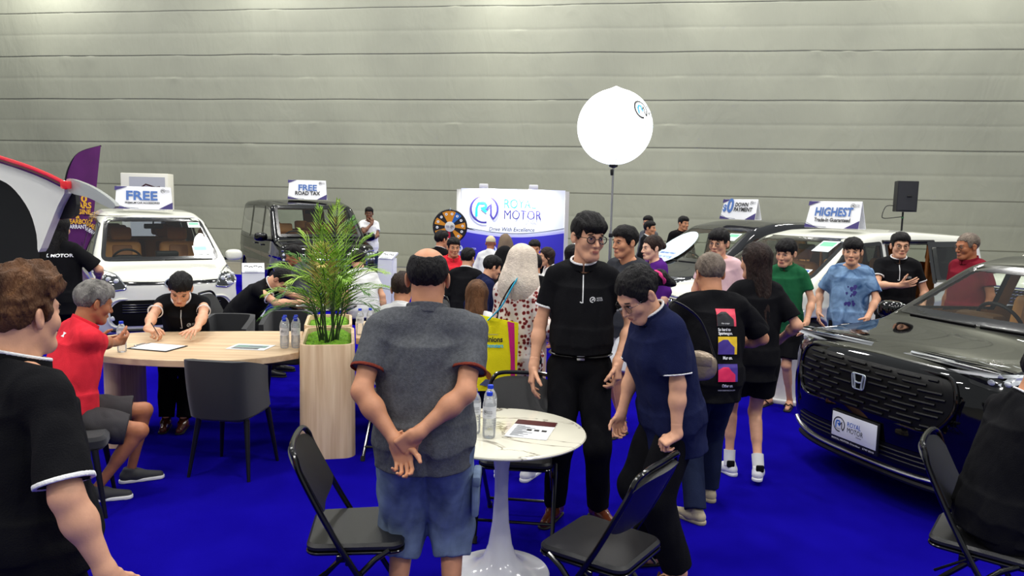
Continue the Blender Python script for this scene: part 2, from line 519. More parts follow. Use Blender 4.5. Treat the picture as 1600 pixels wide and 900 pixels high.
def prize_wheel():
    Y = 14.6; k = 14.6 / 16
    c = Vector(((702 - 800) / F_PX * Y - .01, Y, 1.86 - (354 - 320.) / F_PX * Y))
    root = empty('prize_wheel', (c.x, c.y, 0), 0, 'round spinning prize wheel with black and orange wedges beside the backdrop', 'prize wheel')
    R = .33; z = c.z
    m = MB(); m.lathe([(0, -.02), (R, -.02), (R + .012, 0), (R, .02), (0, .02)], (0, 0, z), 48, 'Y', False, False); m.build('wheel_rim', mat('wheel_black', rgb(16, 14, 18), .4), root)
    org = mat('wedge_orange', rgb(214, 138, 22), .5); blk = mat('wedge_black', rgb(20, 18, 24), .5); blu = mat('wedge_blue', rgb(24, 96, 176), .5); red = mat('wedge_red', rgb(176, 20, 48), .5)
    A = Art(); N = 14; cols = [org, blu, blk, org, blk, org, blk, red, org, blk, blk, org, blk, org]
    cols = [org, blu, blk, org, blk, org, blk, red, blk, org, blk, org, blk, org]; cols = cols[:14]
    for i in range(N):
        a1 = 90 - i * 360 / N + 4; a0 = a1 - 360 / N
        A.poly([(.09 * cos(radians(a0)), .09 * sin(radians(a0)))] + arc(0, 0, R * .93, a0, a1, 5) + [(.09 * cos(radians(a1)), .09 * sin(radians(a1)))], cols[i])
    for i in range(N):
        a = radians(90 - (i + .5) * 360 / N + 4)
        x, y = R * .76 * cos(a), R * .76 * sin(a)
        A.poly([(x + .026 * cos(q * pi / 6), y + .026 * sin(q * pi / 6)) for q in range(12)], WHITE_INK)
        A.poly([(x + .009 * cos(q * pi / 3), y + .012 * sin(q * pi / 3)) for q in range(6)], INK)
    A.build('wheel_face', plane_fn((0, -.021, z), (1, 0, 0), (0, 0, 1), .0015), root)
    m = MB(); m.lathe([(.0, -.02), (.095, -.018), (.1, 0), (.0, .02)], (0, -.035, z), 32, 'Y', False, False); hub = m.build('hub', mat('hub_white', rgb(214, 214, 206), .4), root)
    A = Art(); logo_mark(A, .045, 0, .034, INK, INK, INK); A.text('ROYAL', NAVY_INK, -.04, .012, .03, width=.06); A.text('MOTOR', NAVY_INK, -.04, -.012, .03, width=.06)
    A.build('hub_logo', plane_fn((0, -.056, z), (1, 0, 0), (0, 0, 1), .001), hub)
    m = MB(); m.box((0, -.04, z + R + .01), (.018, .02, .06), .004); m.build('pointer', CHROME, root)
    for i in range(14):
        m = MB(); a = 2 * pi * i / 14; m.tube([(R * .965 * cos(a), -.02, z + R * .965 * sin(a)), (R * .965 * cos(a), -.04, z + R * .965 * sin(a))], .005, 6)
        m.build('peg', CHROME, root)
    m = MB(); m.tube([(0, .03, 0.02), (0, .03, z)], .022); m.tube([(-.25, -.2, .02), (0, .03, .12), (.25, -.2, .02)], .016); m.tube([(0, .03, .12), (0, .3, .02)], .016)
    m.build('stand', BLACK_M, root)
    m = MB(); m.tube([(.33, .0, z - .02), (.5, .0, z - .06)], [.02, .002]); m.build('side_pointer', BLACK_M, root)
prize_wheel()

def balloon_light():
    Y = 12.2; s = F_PX / Y
    x = (952 - 800) / s; z = 1.86 - (198 - 325) / s - .03; R = 57.5 / s
    root = empty('balloon_light', (x, Y, 0), 0, 'large glowing white balloon light on a tall thin pole', 'balloon light')
    em = bpy.data.materials.new('glowing_balloon'); em.use_nodes = True; nt = em.node_tree; bb = nt.nodes['Principled BSDF']
    bb.inputs['Base Color'].default_value = (.9, .92, .92, 1); bb.inputs['Emission Color'].default_value = (.96, 1, 1, 1); bb.inputs['Emission Strength'].default_value = .95
    bb.inputs['Roughness'].default_value = .4
    prof = []
    for i in range(33):
        t = -pi / 2 + pi * i / 32
        prof.append((R * cos(t), R * sin(t) + (.045 * max(0, (i - 29) / 3.) ** 2 if i > 29 else 0)))
    m = MB(); m.lathe(prof, (0, 0, z), 64, capb=False, capt=False); bal = m.build('balloon', em, root)
    m = MB()
    for a in range(0, 360, 45):
        m.tube([(R * 1.002 * cos(t) * cos(radians(a)), R * 1.002 * cos(t) * sin(radians(a)), z + R * 1.002 * sin(t)) for t in np.linspace(-1.5, -1.0, 8)], .0022, 5)
    m.build('seam_line', mat('seam_grey', rgb(170, 176, 178), .6), bal)
    A = Art(); A.put(stroke_geo(arc(0, 0, .13, -48, 282, 40), .028), INK); A.put(stroke_geo([(-.07, -.07), (-.07, .02), (-.04, .06), (.01, .055), (.0, .01), (.03, -.03)], .028), CYAN_INK); A.put(stroke_geo([(.02, .0), (.065, .05), (.065, -.05), (.09, -.09)], .024), INK); A.text('ROYAL', INK, .27, .06, .10, bold=.02, width=.2); A.text('MOTOR', INK, .27, -.05, .10, bold=.02, width=.2)
    A.text('ROYAL MOTOR', CYAN_INK, .22, -.24, .07, width=.34)
    az = radians(38)
    A.build('printed_logo', surf_fn(bal, (R * .98 * cos(-pi / 2 + az) * .86, R * .98 * sin(-pi / 2 + az) * .86, z + .23), (cos(az), sin(az), 0), (0, -.3 * 0, 1), .004, 1.2), bal, sub=.05)
    m = MB(); m.tube([(0, 0, .3), (0, 0, 1.5)], .024, 12); m.tube([(0, 0, 1.4), (0, 0, z - R + .01)], .017, 12)
    m.build('pole', STEEL, root)
    m = MB(); m.box((0, 0, 1.42), (.07, .06, .07), .01); m.tube([(0, 0, 1.42), (.06, 0, 1.42)], .01); m.box((-.02, 0, z - R - .12), (.05, .05, .1), .01); m.build('collar', BLACK_M, root)
    m = MB(); m.lathe([(.02, -.05), (.07, -.03), (.075, .0), (.02, .02)], (0, 0, z - R), 20); m.build('balloon_base', BLACK_M, root)
    for a in (20, 140, 260):
        m = MB(); c, s_ = cos(radians(a)), sin(radians(a))
        m.tube([(.03 * c, .03 * s_, .75), (.55 * c, .55 * s_, .015)], .014); m.tube([(.03 * c, .03 * s_, .3), (.3 * c, .3 * s_, .37)], .008); m.build('leg', STEEL, root)
balloon_light()

def speaker_on_stand():
    Y = 15.0; s = F_PX / Y; x = (1404 - 800) / s; hor = 336
    z1 = 1.86 - (284 - hor) / s; z0 = 1.86 - (331 - hor) / s
    root = empty('speaker_stand', (x, Y, 0), 0, 'thin black tripod pole carrying the loudspeaker by the grey wall', 'speaker stand')
    m = MB(); m.tube([(0, 0, .1), (0, 0, z0 + .0)], .018, 12); m.build('pole', BLACK_M, root)
    m = MB(); m.tube([(0, 0, z0 - .13), (0, 0, z0 - .1)], .024, 12); m.build('green_tape', mat('green_tape', rgb(60, 130, 70), .5), root)
    for a in (90, 210, 330):
        m = MB(); c, s_ = cos(radians(a)), sin(radians(a)); m.tube([(.03 * c, .03 * s_, .8), (.5 * c, .5 * s_, .015)], .012); m.build('leg', BLACK_M, root)
    r2 = empty('loudspeaker', (x, Y, z0 + .003), radians(-8), 'black box loudspeaker mounted on top of the thin tripod pole', 'loudspeaker')
    h = z1 - z0; w = 30 / s
    m = MB(); m.prism([(-w / 2, -.17), (w / 2, -.17), (w / 2 - .05, .17), (-w / 2 + .05, .17)], 0, h, .01); m.build('cabinet', mat('speaker_black', rgb(26, 27, 30), .55), r2)
    m = MB(); m.grid(lambda u, v: (-w / 2 + .02 + (w - .04) * u, -.172 - .02 * sin(pi * u), .03 + (h - .06) * v), 10, 4, .004); m.build('grille', mat('speaker_grille', rgb(34, 35, 38), .6, bump=.5, bscale=300), r2)
    m = MB(); m.box((.03, -.196, h * .5), (.09, .012, .035), .004); m.build('badge', mat('badge_dark', rgb(10, 10, 10), .3), r2)
    m = MB(); m.tube(catmull([(-w / 2 + .04, .1, .12), (-w / 2 - .1, .1, .1), (-w / 2 - .17, .08, -.08), (-w / 2 - .12, .06, -.14), (0, .02, -.1)], 6), .008, 6)
    m.build('cable', BLACK_M, r2)
speaker_on_stand()

def feather_flag():
    Y = 12.5; s = F_PX / Y
    def q(px, py): return ((px - 132) / s, 1.86 - (py - (322 + .0232 * (px - 800))) / s)
    root = empty('feather_flag', ((132 - 800) / s, Y, 0), radians(8), 'tall purple feather flag with white and yellow lettering behind the raised tailgate', 'flag')
    k = q(160, 229); top = (k[0], k[1])
    L = catmull([(q(104, 290)[0], q(104, 290)[1], 0), (q(112, 262)[0], q(112, 262)[1], 0), (q(128, 240)[0], q(128, 240)[1], 0), (top[0], top[1], 0)], 6)
    out = [(q(100, 380)[0], .35), ] + [(a.x, a.y) for a in L] + [(q(147, 318)[0], q(147, 318)[1]), (q(132, 380)[0], .35)]
    purple = mat('flag_purple', rgb(88, 24, 92), .7, noise=.15, nscale=3)
    m = MB(); n = len(out)
    m.add([(x, 0 + .02 * sin(4 * z), z) for x, z in out] + [(x, .004 + .02 * sin(4 * z), z) for x, z in out],
          [tuple(range(n)), tuple(range(2 * n - 1, n - 1, -1))] + [(i, (i + 1) % n, (i + 1) % n + n, i + n) for i in range(n)])
    fl = m.build('banner_cloth', purple, root, smooth=False)
    m = MB(); m.tube([(out[0][0], 0, 0.02)] + [(x, 0, z) for x, z in [(out[0][0], .35)] + [(a.x, a.y) for a in L]], .012, 8); m.tube([(out[0][0] - .3, 0, .02), (out[0][0] + .3, 0, .02)], .015); m.tube([(out[0][0], -.3, .02), (out[0][0], .3, .02)], .015)
    m.build('pole', BLACK_M, root)
    A = Art(); wh = WHITE_INK; ye = mat('ink_yellow', rgb(232, 176, 40), .5)
    def T(b, m_, px, py, h, wpx, bold=.02): 
        x, z = q(px, py); A.text(b, m_, x, z, h / s, bold, width=wpx / s)
    T('CARTIMES', wh, 127, 284, 9, 28); T('CARS', wh, 131, 291, 9, 18)
    T('10', ye, 127, 311, 14, 15, .03); T('YEARS', ye, 126, 321, 13, 33, .03); T('ENGINE', ye, 126, 331, 10, 30, .03); T('&', ye, 122, 338, 9, 6, .03)
    T('GEARBOX', ye, 122, 346, 10, 36, .03); T('WARRANTY', wh, 121, 354, 9, 36, .02)
    A.build('lettering', lambda x, y, l=0: Vector((x, .02 * sin(4 * y) - .004, y)), root)
feather_flag()

def light_box():
    Y = 17.3; s = F_PX / Y
    x0 = (196 - 800) / s; x1 = (267 - 800) / s; z1 = 1.86 - (272 - 309) / s
    root = empty('sign_board', ((x0 + x1) / 2, Y, 0), radians(3), 'tall white framed sign board behind the white car, mostly hidden by its roof sign', 'sign board')
    w = x1 - x0
    m = MB(); m.box((0, 0, z1 / 2), (w, .35, z1), .02); m.build('frame', mat('frame_white', rgb(226, 224, 208), .4), root)
    m = MB(); m.box((.07, -.18, z1 / 2), (w - .26, .01, z1 - .16)); m.build('poster', mat('poster_grey', rgb(188, 190, 190), .4), root)
    A = Art(); A.text('CARTIMES', INK, .06, z1 - .42, .13, width=.5); A.put(stroke_geo([(-.2, -.02), (-.1, .05), (0, .02), (.12, -.02), (.22, 0)], .03), mat('ink_maroon', rgb(60, 16, 24), .5), .14, z1 - .3)
    A.poly([(.36, .6), (.46, .6), (.46, 1.4), (.4, 1.55), (.36, 1.3)], INK)
    A.build('poster_print', plane_fn((0, -.187, 0), (1, 0, 0), (0, 0, 1), .002), root)
light_box()

def info_stand(loc, rz, label, h=1.0, w=.32):
    root = empty('information_stand', loc, rz, label, 'information stand')
    wm = mat('stand_white', rgb(222, 224, 226), .45)
    m = MB(); m.box((0, 0, .02), (w + .06, .34, .04), .008); m.build('base', wm, root)
    m = MB(); m.grid(lambda u, v: (-w / 2 + w * u, -.12 + .07 * v, .04 + (h - .14) * v), 2, 2, .03)
    m.build('front_panel', wm, root)
    m = MB(); m.grid(lambda u, v: (-w / 2 + w * u, -.06 + .2 * v, h - .11 + .11 * v), 2, 2, .03); m.build('sloping_top', wm, root)
    m = MB(); m.box((0, .06, .04 + (h - .14) / 2), (w * .9, .14, h - .14), .01); m.build('column', wm, root)
    A = Art()
    for k in range(4): A.put(stroke_geo(arc(-.09 + .06 * k, -.02 * (k % 2), .022, 0, 180, 6), .016), INK, 0, h - .045 if False else 0)
    A.text('SPECIFICATIONS', GREY_INK, 0, -.06, .03, width=w * .7)
    for k in range(5): A.put(stroke_geo([(-w * .38, -.085 - .014 * k), (w * (.38 if k % 2 else .2), -.085 - .014 * k)], .004), GREY_INK)
    A.build('data_sheet', plane_fn((0, .06, h - .045), (1, 0, 0), (0, .2, .11), .003), root)

info_stand((-3.52, 10.0, 0), radians(20), 'white information stand with a data sheet between the white car and the van', 1.0, .29)
info_stand((-2.22, 13.0, 0), radians(-24), 'white information stand on the right of the palm, in front of the far wall', 1.0, .29)
info_stand((2.70, 7.2, 0), radians(-30), 'white information stand behind the boy in the green polo', .9, .29)
# ------------------------------------------------------------------ furniture
def woodmat(name, vertical):
    m = mat(name, rgb(214, 184, 146), .42)
    nt = m.node_tree; b = nt.nodes['Principled BSDF']
    tc = nt.nodes.new('ShaderNodeTexCoord'); mp = nt.nodes.new('ShaderNodeMapping')
    mp.inputs['Scale'].default_value = (1, 1, .05) if vertical else (.05, 1, 1)
    n = nt.nodes.new('ShaderNodeTexNoise'); n.inputs['Scale'].default_value = 26; n.inputs['Detail'].default_value = 6; n.inputs['Distortion'].default_value = .4
    cr = nt.nodes.new('ShaderNodeValToRGB'); cr.color_ramp.elements[0].position = .3; cr.color_ramp.elements[1].position = .72
    cr.color_ramp.elements[0].color = (*rgb(192, 160, 124), 1); cr.color_ramp.elements[1].color = (*rgb(224, 198, 162), 1)
    nt.links.new(tc.outputs['Object'], mp.inputs[0]); nt.links.new(mp.outputs[0], n.inputs[0]); nt.links.new(n.outputs[0], cr.inputs[0]); nt.links.new(cr.outputs[0], b.inputs[0])
    return m
WOODV = woodmat('pale_wood_vertical', True); WOODH = woodmat('pale_wood_flat', False)
def xf2(pts, ox, oy, rz):
    c, s = cos(rz), sin(rz); return [(ox + x * c - y * s, oy + x * s + y * c) for x, y in pts]
def ccw(p):
    a = sum(p[i][0] * p[(i + 1) % len(p)][1] - p[(i + 1) % len(p)][0] * p[i][1] for i in range(len(p)))
    return p if a > 0 else p[::-1]
def desk(label, poly, legpoly, foot):
    root = empty('wooden_desk', (poly[0][0], poly[0][1], 0), 0, label, 'desk')
    ox, oy = poly[0]
    P = ccw([(x - ox, y - oy) for x, y in poly])
    m = MB(); m.prism(P, .70, .75, .004); m.build('desk_top', WOODH, root)
    L = ccw([(x - ox, y - oy) for x, y in legpoly])
    m = MB(); m.prism(L, 0, .70, .003); m.build('leg_panel', WOODV, root)
    return root
TZ = .75
# left table: front edge bows towards the viewer, far end by the red shirt
fr = catmull([(-1.567, 5.38, 0), (-1.75, 5.17, 0), (-2.1, 5.02, 0), (-2.55, 5.02, 0), (-2.95, 5.14, 0), (-3.25, 5.42, 0), (-3.3, 5.75, 0), (-3.1, 6.02, 0), (-2.7, 6.13, 0), (-2.2, 6.22, 0), (-1.785, 6.27, 0)], 5)
desk('pale wooden half-oval desk left of the planter, man in red at its end', [(a.x, a.y) for a in fr], xf2(rrect(.12, .62, .055), -2.98, 5.62, radians(8)), 0)
fr = catmull([(-1.275, 6.0, 0), (-.85, 5.98, 0), (-.2, 6.1, 0), (.2, 6.3, 0), (.44, 6.62, 0), (.42, 6.98, 0), (.2, 7.2, 0), (-.4, 7.2, 0), (-1.0, 7.1, 0), (-1.46, 6.85, 0)], 5)
desk('pale wooden desk running right from the rear planter behind the headscarf woman', [(a.x, a.y) for a in fr], xf2(rrect(.12, .5, .055), .27, 6.75, radians(-4)), 0)

def moss_mat():
    m = mat('moss_green', rgb(58, 104, 12), .95, noise=.5, nscale=60, color2=rgb(120, 168, 30))
    return m
def planter(label, x, y, rz, w, d, h, mossname='moss'):
    root = empty('wooden_planter', (x, y, 0), rz, label, 'planter')
    m = MB()
    n = 8; out = rrect(w, d, .085, n); inn = rrect(w - .05, d - .05, .065, n); N = len(out)
    rings = [(xf2([(a * 1.02, b * 1.02) for a, b in out], 0, 0, 0), 0), (out, h - .004), ([(a * .99, b * .995) for a, b in out], h), ([(a * 1.005, b * 1.003) for a, b in inn], h), (inn, h - .006), (inn, h - .09)]
    vs = [(a, b, z) for r, z in rings for a, b in r]; fs = []
    for k in range(len(rings) - 1):
        for i in range(N): fs.append((k * N + i, k * N + (i + 1) % N, (k + 1) * N + (i + 1) % N, (k + 1) * N + i))
    fs.append(tuple(range(N - 1, -1, -1))); fs.append(tuple((len(rings) - 1) * N + i for i in range(N)))
    m.add(vs, fs); m.build('box_body', WOODV, root)
    # moss cushions
    rng = random.Random(int(x * 100)); mm = MB()
    W2, D2 = w - .058, d - .058
    blobs = [(rng.uniform(-W2 / 2 + .03, W2 / 2 - .03), rng.uniform(-D2 / 2 + .03, D2 / 2 - .03), rng.uniform(.03, .075)) for _ in range(60)]
    def fn(u, v):
        a = (u - .5) * W2; b = (v - .5) * D2; z = 0
        for (p, q, r) in blobs:
            t = 1 - ((a - p) ** 2 + (b - q) ** 2) / r ** 2
            if t > 0: z = max(z, r * .55 * sqrt(t))
        e = min(W2 / 2 - abs(a), D2 / 2 - abs(b)); 
        return (a, b, h - .045 + z * min(1, e / .02) + rng.uniform(-.003, .003))
    mm.grid(fn, 56, 110); mm.build('moss', moss_mat(), root)
    return root
planter('tall pale wooden planter box nearest the camera, holding the palm in green moss', -1.40, 5.60, radians(12.5), .39, .80, .84)
planter('pale wooden planter box directly behind the palm planter, green moss only', -1.585, 6.36, radians(12.5), .39, .66, .84)

def palm():
    bx, by, bz = -1.37, 5.5, .84
    root = empty('potted_palm', (bx, by, bz), 0, 'feathery green palm growing out of the moss of the nearest planter', 'palm')
    lg = [mat('palm_leaf_bright', rgb(128, 172, 50), .45, noise=.25, nscale=8), mat('palm_leaf_deep', rgb(70, 116, 36), .45, noise=.25, nscale=8), mat('palm_leaf_pale', rgb(158, 192, 76), .5, noise=.25, nscale=8), mat('palm_leaf_yellow', rgb(176, 160, 80), .5, noise=.25, nscale=8)]
    st = mat('palm_stem', rgb(40, 66, 26), .6)
    rng = random.Random(11)
    # tips given as (dx, dy, dz, side curve, material)
    tips = [(.06, .05, 1.02, 2), (-.1, .1, .98, 0), (.18, -.05, .86, 2), (.3, .1, .78, 0), (-.22, .0, .80, 2), (.0, -.2, .82, 0), (.14, .2, .9, 1),
            (.44, -.05, .50, 2), (.50, .12, .34, 0), (.42, -.12, .20, 1), (-.42, -.05, .52, 0), (-.50, .05, .30, 0), (-.46, -.15, .16, 1), (-.34, .15, .62, 1),
            (.2, -.3, .46, 0), (-.2, -.32, .44, 2), (.02, -.3, .56, 3), (.3, .25, .5, 1), (-.25, .3, .55, 1), (.33, -.2, .36, 1), (-.33, -.22, .3, 1), (.38, .0, .64, 0), (-.05, .0, .7, 3), (.1, -.12, .64, 0), (-.12, -.1, .62, 0)]
    for i, (dx, dy, dz, mi) in enumerate(tips):
        a = atan2(dy, dx); r0 = .07 * rng.random()
        p0 = Vector((r0 * cos(a) + rng.uniform(-.03, .03), r0 * sin(a), -.03)); tip = Vector((dx, dy, dz))
        hz = max(dz, .3)
        mid = p0.lerp(tip, .5) + Vector((-dx * .22, -dy * .22, .16 * (1 if dz < .6 else .4)))
        pts = catmull([p0, p0.lerp(mid, .5) + Vector((0, 0, .03)), mid, mid.lerp(tip, .55) + Vector((0, 0, .05)), tip], 7)
        N = len(pts); m = MB()
        m.tube(pts, [.0055 * (1 - .8 * k / N) for k in range(N)], 5)
        fr_ = m.build('frond_stem', st, root)
        lf = MB()
        L = sum((pts[k + 1] - pts[k]).length for k in range(N - 1))
        n = int(19 * L / .8) + 5
        for k in range(n):
            t = .26 + .74 * k / (n - 1); f = t * (N - 1); i0 = min(int(f), N - 2); p = pts[i0].lerp(pts[i0 + 1], f - i0)
            T = (pts[i0 + 1] - pts[i0]).normalized(); side = T.cross(Vector((0, 0, 1)))
            if side.length < .2: side = T.cross(Vector((-sin(a), cos(a), 0)))
            side.normalize(); up = side.cross(T)
            ll = ((.20) * sin(pi * min(1, (t - .22) / .8 + .12)) + .035) * rng.uniform(.8, 1.15)
            for sg in (-1, 1):
                d = (T * (.75 + .5 * t) + side * sg * (1.0 - .35 * t) + up * rng.uniform(.0, .3)).normalized()
                w = .0056
                q1 = p + d * ll * .45 + up * .01; q2 = p + d * ll + Vector((0, 0, -.22 * ll)) + T * .012
                wv = d.cross(up).normalized() * w
                lf.add([p, q1 + wv, q2, q1 - wv, q1 + up * .003], [(0, 1, 4), (1, 2, 4), (2, 3, 4), (3, 0, 4)])
        lf.build('leaflets', lg[mi], fr_, smooth=False, merge=False)
palm()

# ---- chairs
FAB = mat('charcoal_upholstery', rgb(30, 31, 35), .85, bump=.25, bscale=500, sheen=.2)
LEGM = mat('black_leg', rgb(14, 14, 15), .4)
VINYL = mat('black_vinyl', rgb(26, 26, 28), .38, bump=.15, bscale=350, spec=.5)
TUBE = mat('black_gloss_tube', rgb(10, 10, 11), .16, spec=.7)
def make_dining_chair():
    root = empty('dining_chair')
    m = MB(); m.prism(ccw(rrect(.36, .42, .07, 5)), .39, .47, .02); m.build('seat', FAB, root)
    # wrap-around low back: front is -Y
    m = MB()
    def fn(u, v):
        a = (u - .5) * 2
        x = .255 * np.sign(a) * min(1, abs(a) * 1.35) if abs(a) < .74 else .255 * np.sign(a)
        x = .172 * sin(min(1, abs(a) * 1.25) * pi / 2) * (1 if a > 0 else -1)
        y = .21 - .26 * max(0, abs(a) - .55) / .45 - .05 * (abs(a)) ** 2
        top = .82 - .05 * max(0, abs(a) - .55) ** 1.2 * 4 - .01 * a * a
        bot = .43 + .05 * max(0, abs(a) - .7)
        z = bot + (top - bot) * v
        return (x * (1 + .06 * v), y + .05 * v + .012 * sin(pi * v), z)
    m.grid(fn, 30, 10, .045); bk = m.build('backrest', FAB, root, angle=60)
    for sx in (-1, 1):
        for sy in (-1, 1):
            m = MB(); m.tube([(sx * .17, sy * .15, .40), (sx * .215, sy * .20 + (.02 if sy > 0 else 0), .0)], [.02, .011], 12); m.build('leg', LEGM, root)
    return root
def make_folding_chair():
    root = empty('folding_chair')
    r = .0125
    m = MB()
    for s in (-1, 1): pass
    pl = [(-.215, -.23, 0.012), (-.215, .0, .40), (-.21, .09, .56), (-.20, .19, .76), (-.185, .215, .83), (-.14, .235, .862), (0, .243, .868), (.14, .235, .862), (.185, .215, .83), (.20, .19, .76), (.21, .09, .56), (.215, .0, .40), (.215, -.23, .012)]
    m.tube(catmull(pl, 4), r, 10); m.build('back_frame', TUBE, root)
    m = MB(); m.tube([(-.215, -.17, .11), (.215, -.17, .11)], .009, 8); m.build('front_stretcher', TUBE, root)
    for s in (-1, 1):
        m = MB(); m.tube([(s * .195, -.16, .44), (s * .195, -.1, .40), (s * .195, .27, .012)], r, 10); m.build('rear_leg', TUBE, root)
        m = MB(); m.tube([(s * .21, .02, .42), (s * .205, .14, .33)], .006, 6); m.box((s * .206, .03, .415), (.012, .05, .03), .004); m.tube([(s * .18, .01, .40), (s * .226, .01, .40)], .008, 8); m.build('hinge_bracket', TUBE, root)
        m = MB(); m.tube([(s * .195, .2725, 0.0), (s * .195, .262, .035)], .0165, 10); m.build('rubber_foot', mat('rubber', rgb(12, 12, 12), .8), root)
        m = MB(); m.tube([(s * .215, -.232, 0.0), (s * .215, -.216, .035)], .0165, 10); m.build('rubber_foot', mat('rubber', rgb(12, 12, 12), .8), root)
    m = MB(); m.tube([(-.195, .21, .085), (.195, .21, .085)], .009, 8); m.build('rear_stretcher', TUBE, root)
    out = ccw([(x * (1 - .06 * (y > 0)), y) for x, y in rrect(.40, .40, .055, 5)])
    m = MB(); m.prism([(x, y - .02) for x, y in out], .432, .468, .012); m.build('seat', VINYL, root)
    m = MB(); m.prism([(x * 1.01, (y) * 1.01 - .02) for x, y in out], .422, .434, .003); m.build('seat_pan', TUBE, root)
    m = MB()
    def fn(u, v):
        a = (u - .5) * 2; x = .197 * a; z0, z1 = .585, .845
        zz = z0 + (z1 - z0) * v; zz = zz - .035 * abs(a) ** 4 * (1 if v > .5 else -1) * abs(v - .5) * 2
        return (x, .075 + (zz - .56) * .5 + .028 * (1 - a * a), zz)
    m.grid(fn, 16, 8, .022); m.build('backrest', VINYL, root, angle=60)
    return root
dc = make_dining_chair(); fc = make_folding_chair()
KIDS = {}
for c_ in bpy.data.objects:
    if c_.parent: KIDS.setdefault(c_.parent.name, []).append(c_)
_used = set()
def place(proto, x, y, rz, label, cat, group, z=0.):
    o = proto if proto.name not in _used else copy_tree(proto, None, KIDS)
    _used.add(proto.name)
    o.location = (x, y, z); o.rotation_euler = (0, 0, radians(rz)); o.scale = (1, 1, 1)
    return tag(o, label, cat, group)
G1 = 'upholstered chairs around the pale wooden desks'
place(dc, -1.90, 4.98, 172, 'charcoal upholstered chair nearest the camera, back to us, tucked at the front of the desk', 'chair', G1)
place(dc, -2.08, 6.72, 5, 'charcoal upholstered chair behind the left desk, beside the writing man', 'chair', G1)
place(dc, -2.55, 6.45, 0, 'charcoal upholstered chair the writing man in black sits on', 'chair', G1)
place(dc, -2.60, 4.25, 112, 'charcoal upholstered chair the man in the red shirt sits on', 'chair', G1)
G2 = 'black folding chairs'
place(fc, -.665, 3.08, 98, 'black folding chair on the left of the man in the grey shirt', 'chair', G2)
place(fc, .06, 4.12, -6, 'black folding chair standing right behind the round marble table', 'chair', G2)
place(fc, .42, 2.98, -126, 'black folding chair with the navy polo woman holding its back', 'chair', G2)
place(fc, 2.10, 3.14, 52, 'black folding chair at the right edge with the seated man in black on it', 'chair', G2)
place(fc, -3.06, 7.85, 88, 'black folding chair under the bent-over man in front of the black van', 'chair', G2)
place(fc, -.84, 5.44, 176, 'black folding chair half hidden between planter and grey-shirted man', 'chair', G2)
place(fc, -.80, 7.75, 20, 'black folding chair beyond the rear desk, left of the dark headscarf', 'chair', G2)

# ---- round marble table
def marble():
    m = mat('white_marble', rgb(222, 218, 200), .12, coat=.3)
    nt = m.node_tree; b = nt.nodes['Principled BSDF']
    tc = nt.nodes.new('ShaderNodeTexCoord'); w = nt.nodes.new('ShaderNodeTexNoise'); w.inputs['Scale'].default_value = 1.6; w.inputs['Detail'].default_value = 6; w.inputs['Distortion'].default_value = 1.1
    mp = nt.nodes.new('ShaderNodeMapping'); mp.inputs['Scale'].default_value = (1, 2.2, 1); mp.inputs['Rotation'].default_value = (0, 0, .5)
    r = nt.nodes.new('ShaderNodeValToRGB'); e = r.color_ramp.elements
    e[0].position = .488; e[0].color = (*rgb(226, 222, 204), 1); e[1].position = .512; e[1].color = (*rgb(226, 222, 204), 1)
    k = r.color_ramp.elements.new(.5); k.color = (*rgb(120, 112, 98), 1)
    nt.links.new(tc.outputs['Object'], mp.inputs[0]); nt.links.new(mp.outputs[0], w.inputs[0]); nt.links.new(w.outputs[0], r.inputs[0]); nt.links.new(r.outputs[0], b.inputs[0])
    return m
TC = (-.03, 3.58)
t = empty('round_table', (*TC, 0), 0, 'round white marble-topped table on a white pedestal beside the grey-shirted man', 'table')
m = MB(); m.lathe([(.0, .726), (.385, .726), (.412, .735), (.416, .742), (.412, .748), (.402, .75), (0, .75)], n=72, capb=False, capt=False); m.build('table_top', marble(), t)
LAQ = mat('white_lacquer', rgb(214, 214, 220), .15, coat=.5)
m = MB(); m.lathe([(.0, .0), (.25, .0), (.255, .006), (.25, .014), (.2, .022), (.13, .045), (.085, .09), (.06, .16), (.042, .28), (.034, .42), (.036, .55), (.05, .64), (.075, .70), (.11, .726)], n=48, capb=True, capt=True); m.build('pedestal', LAQ, t)

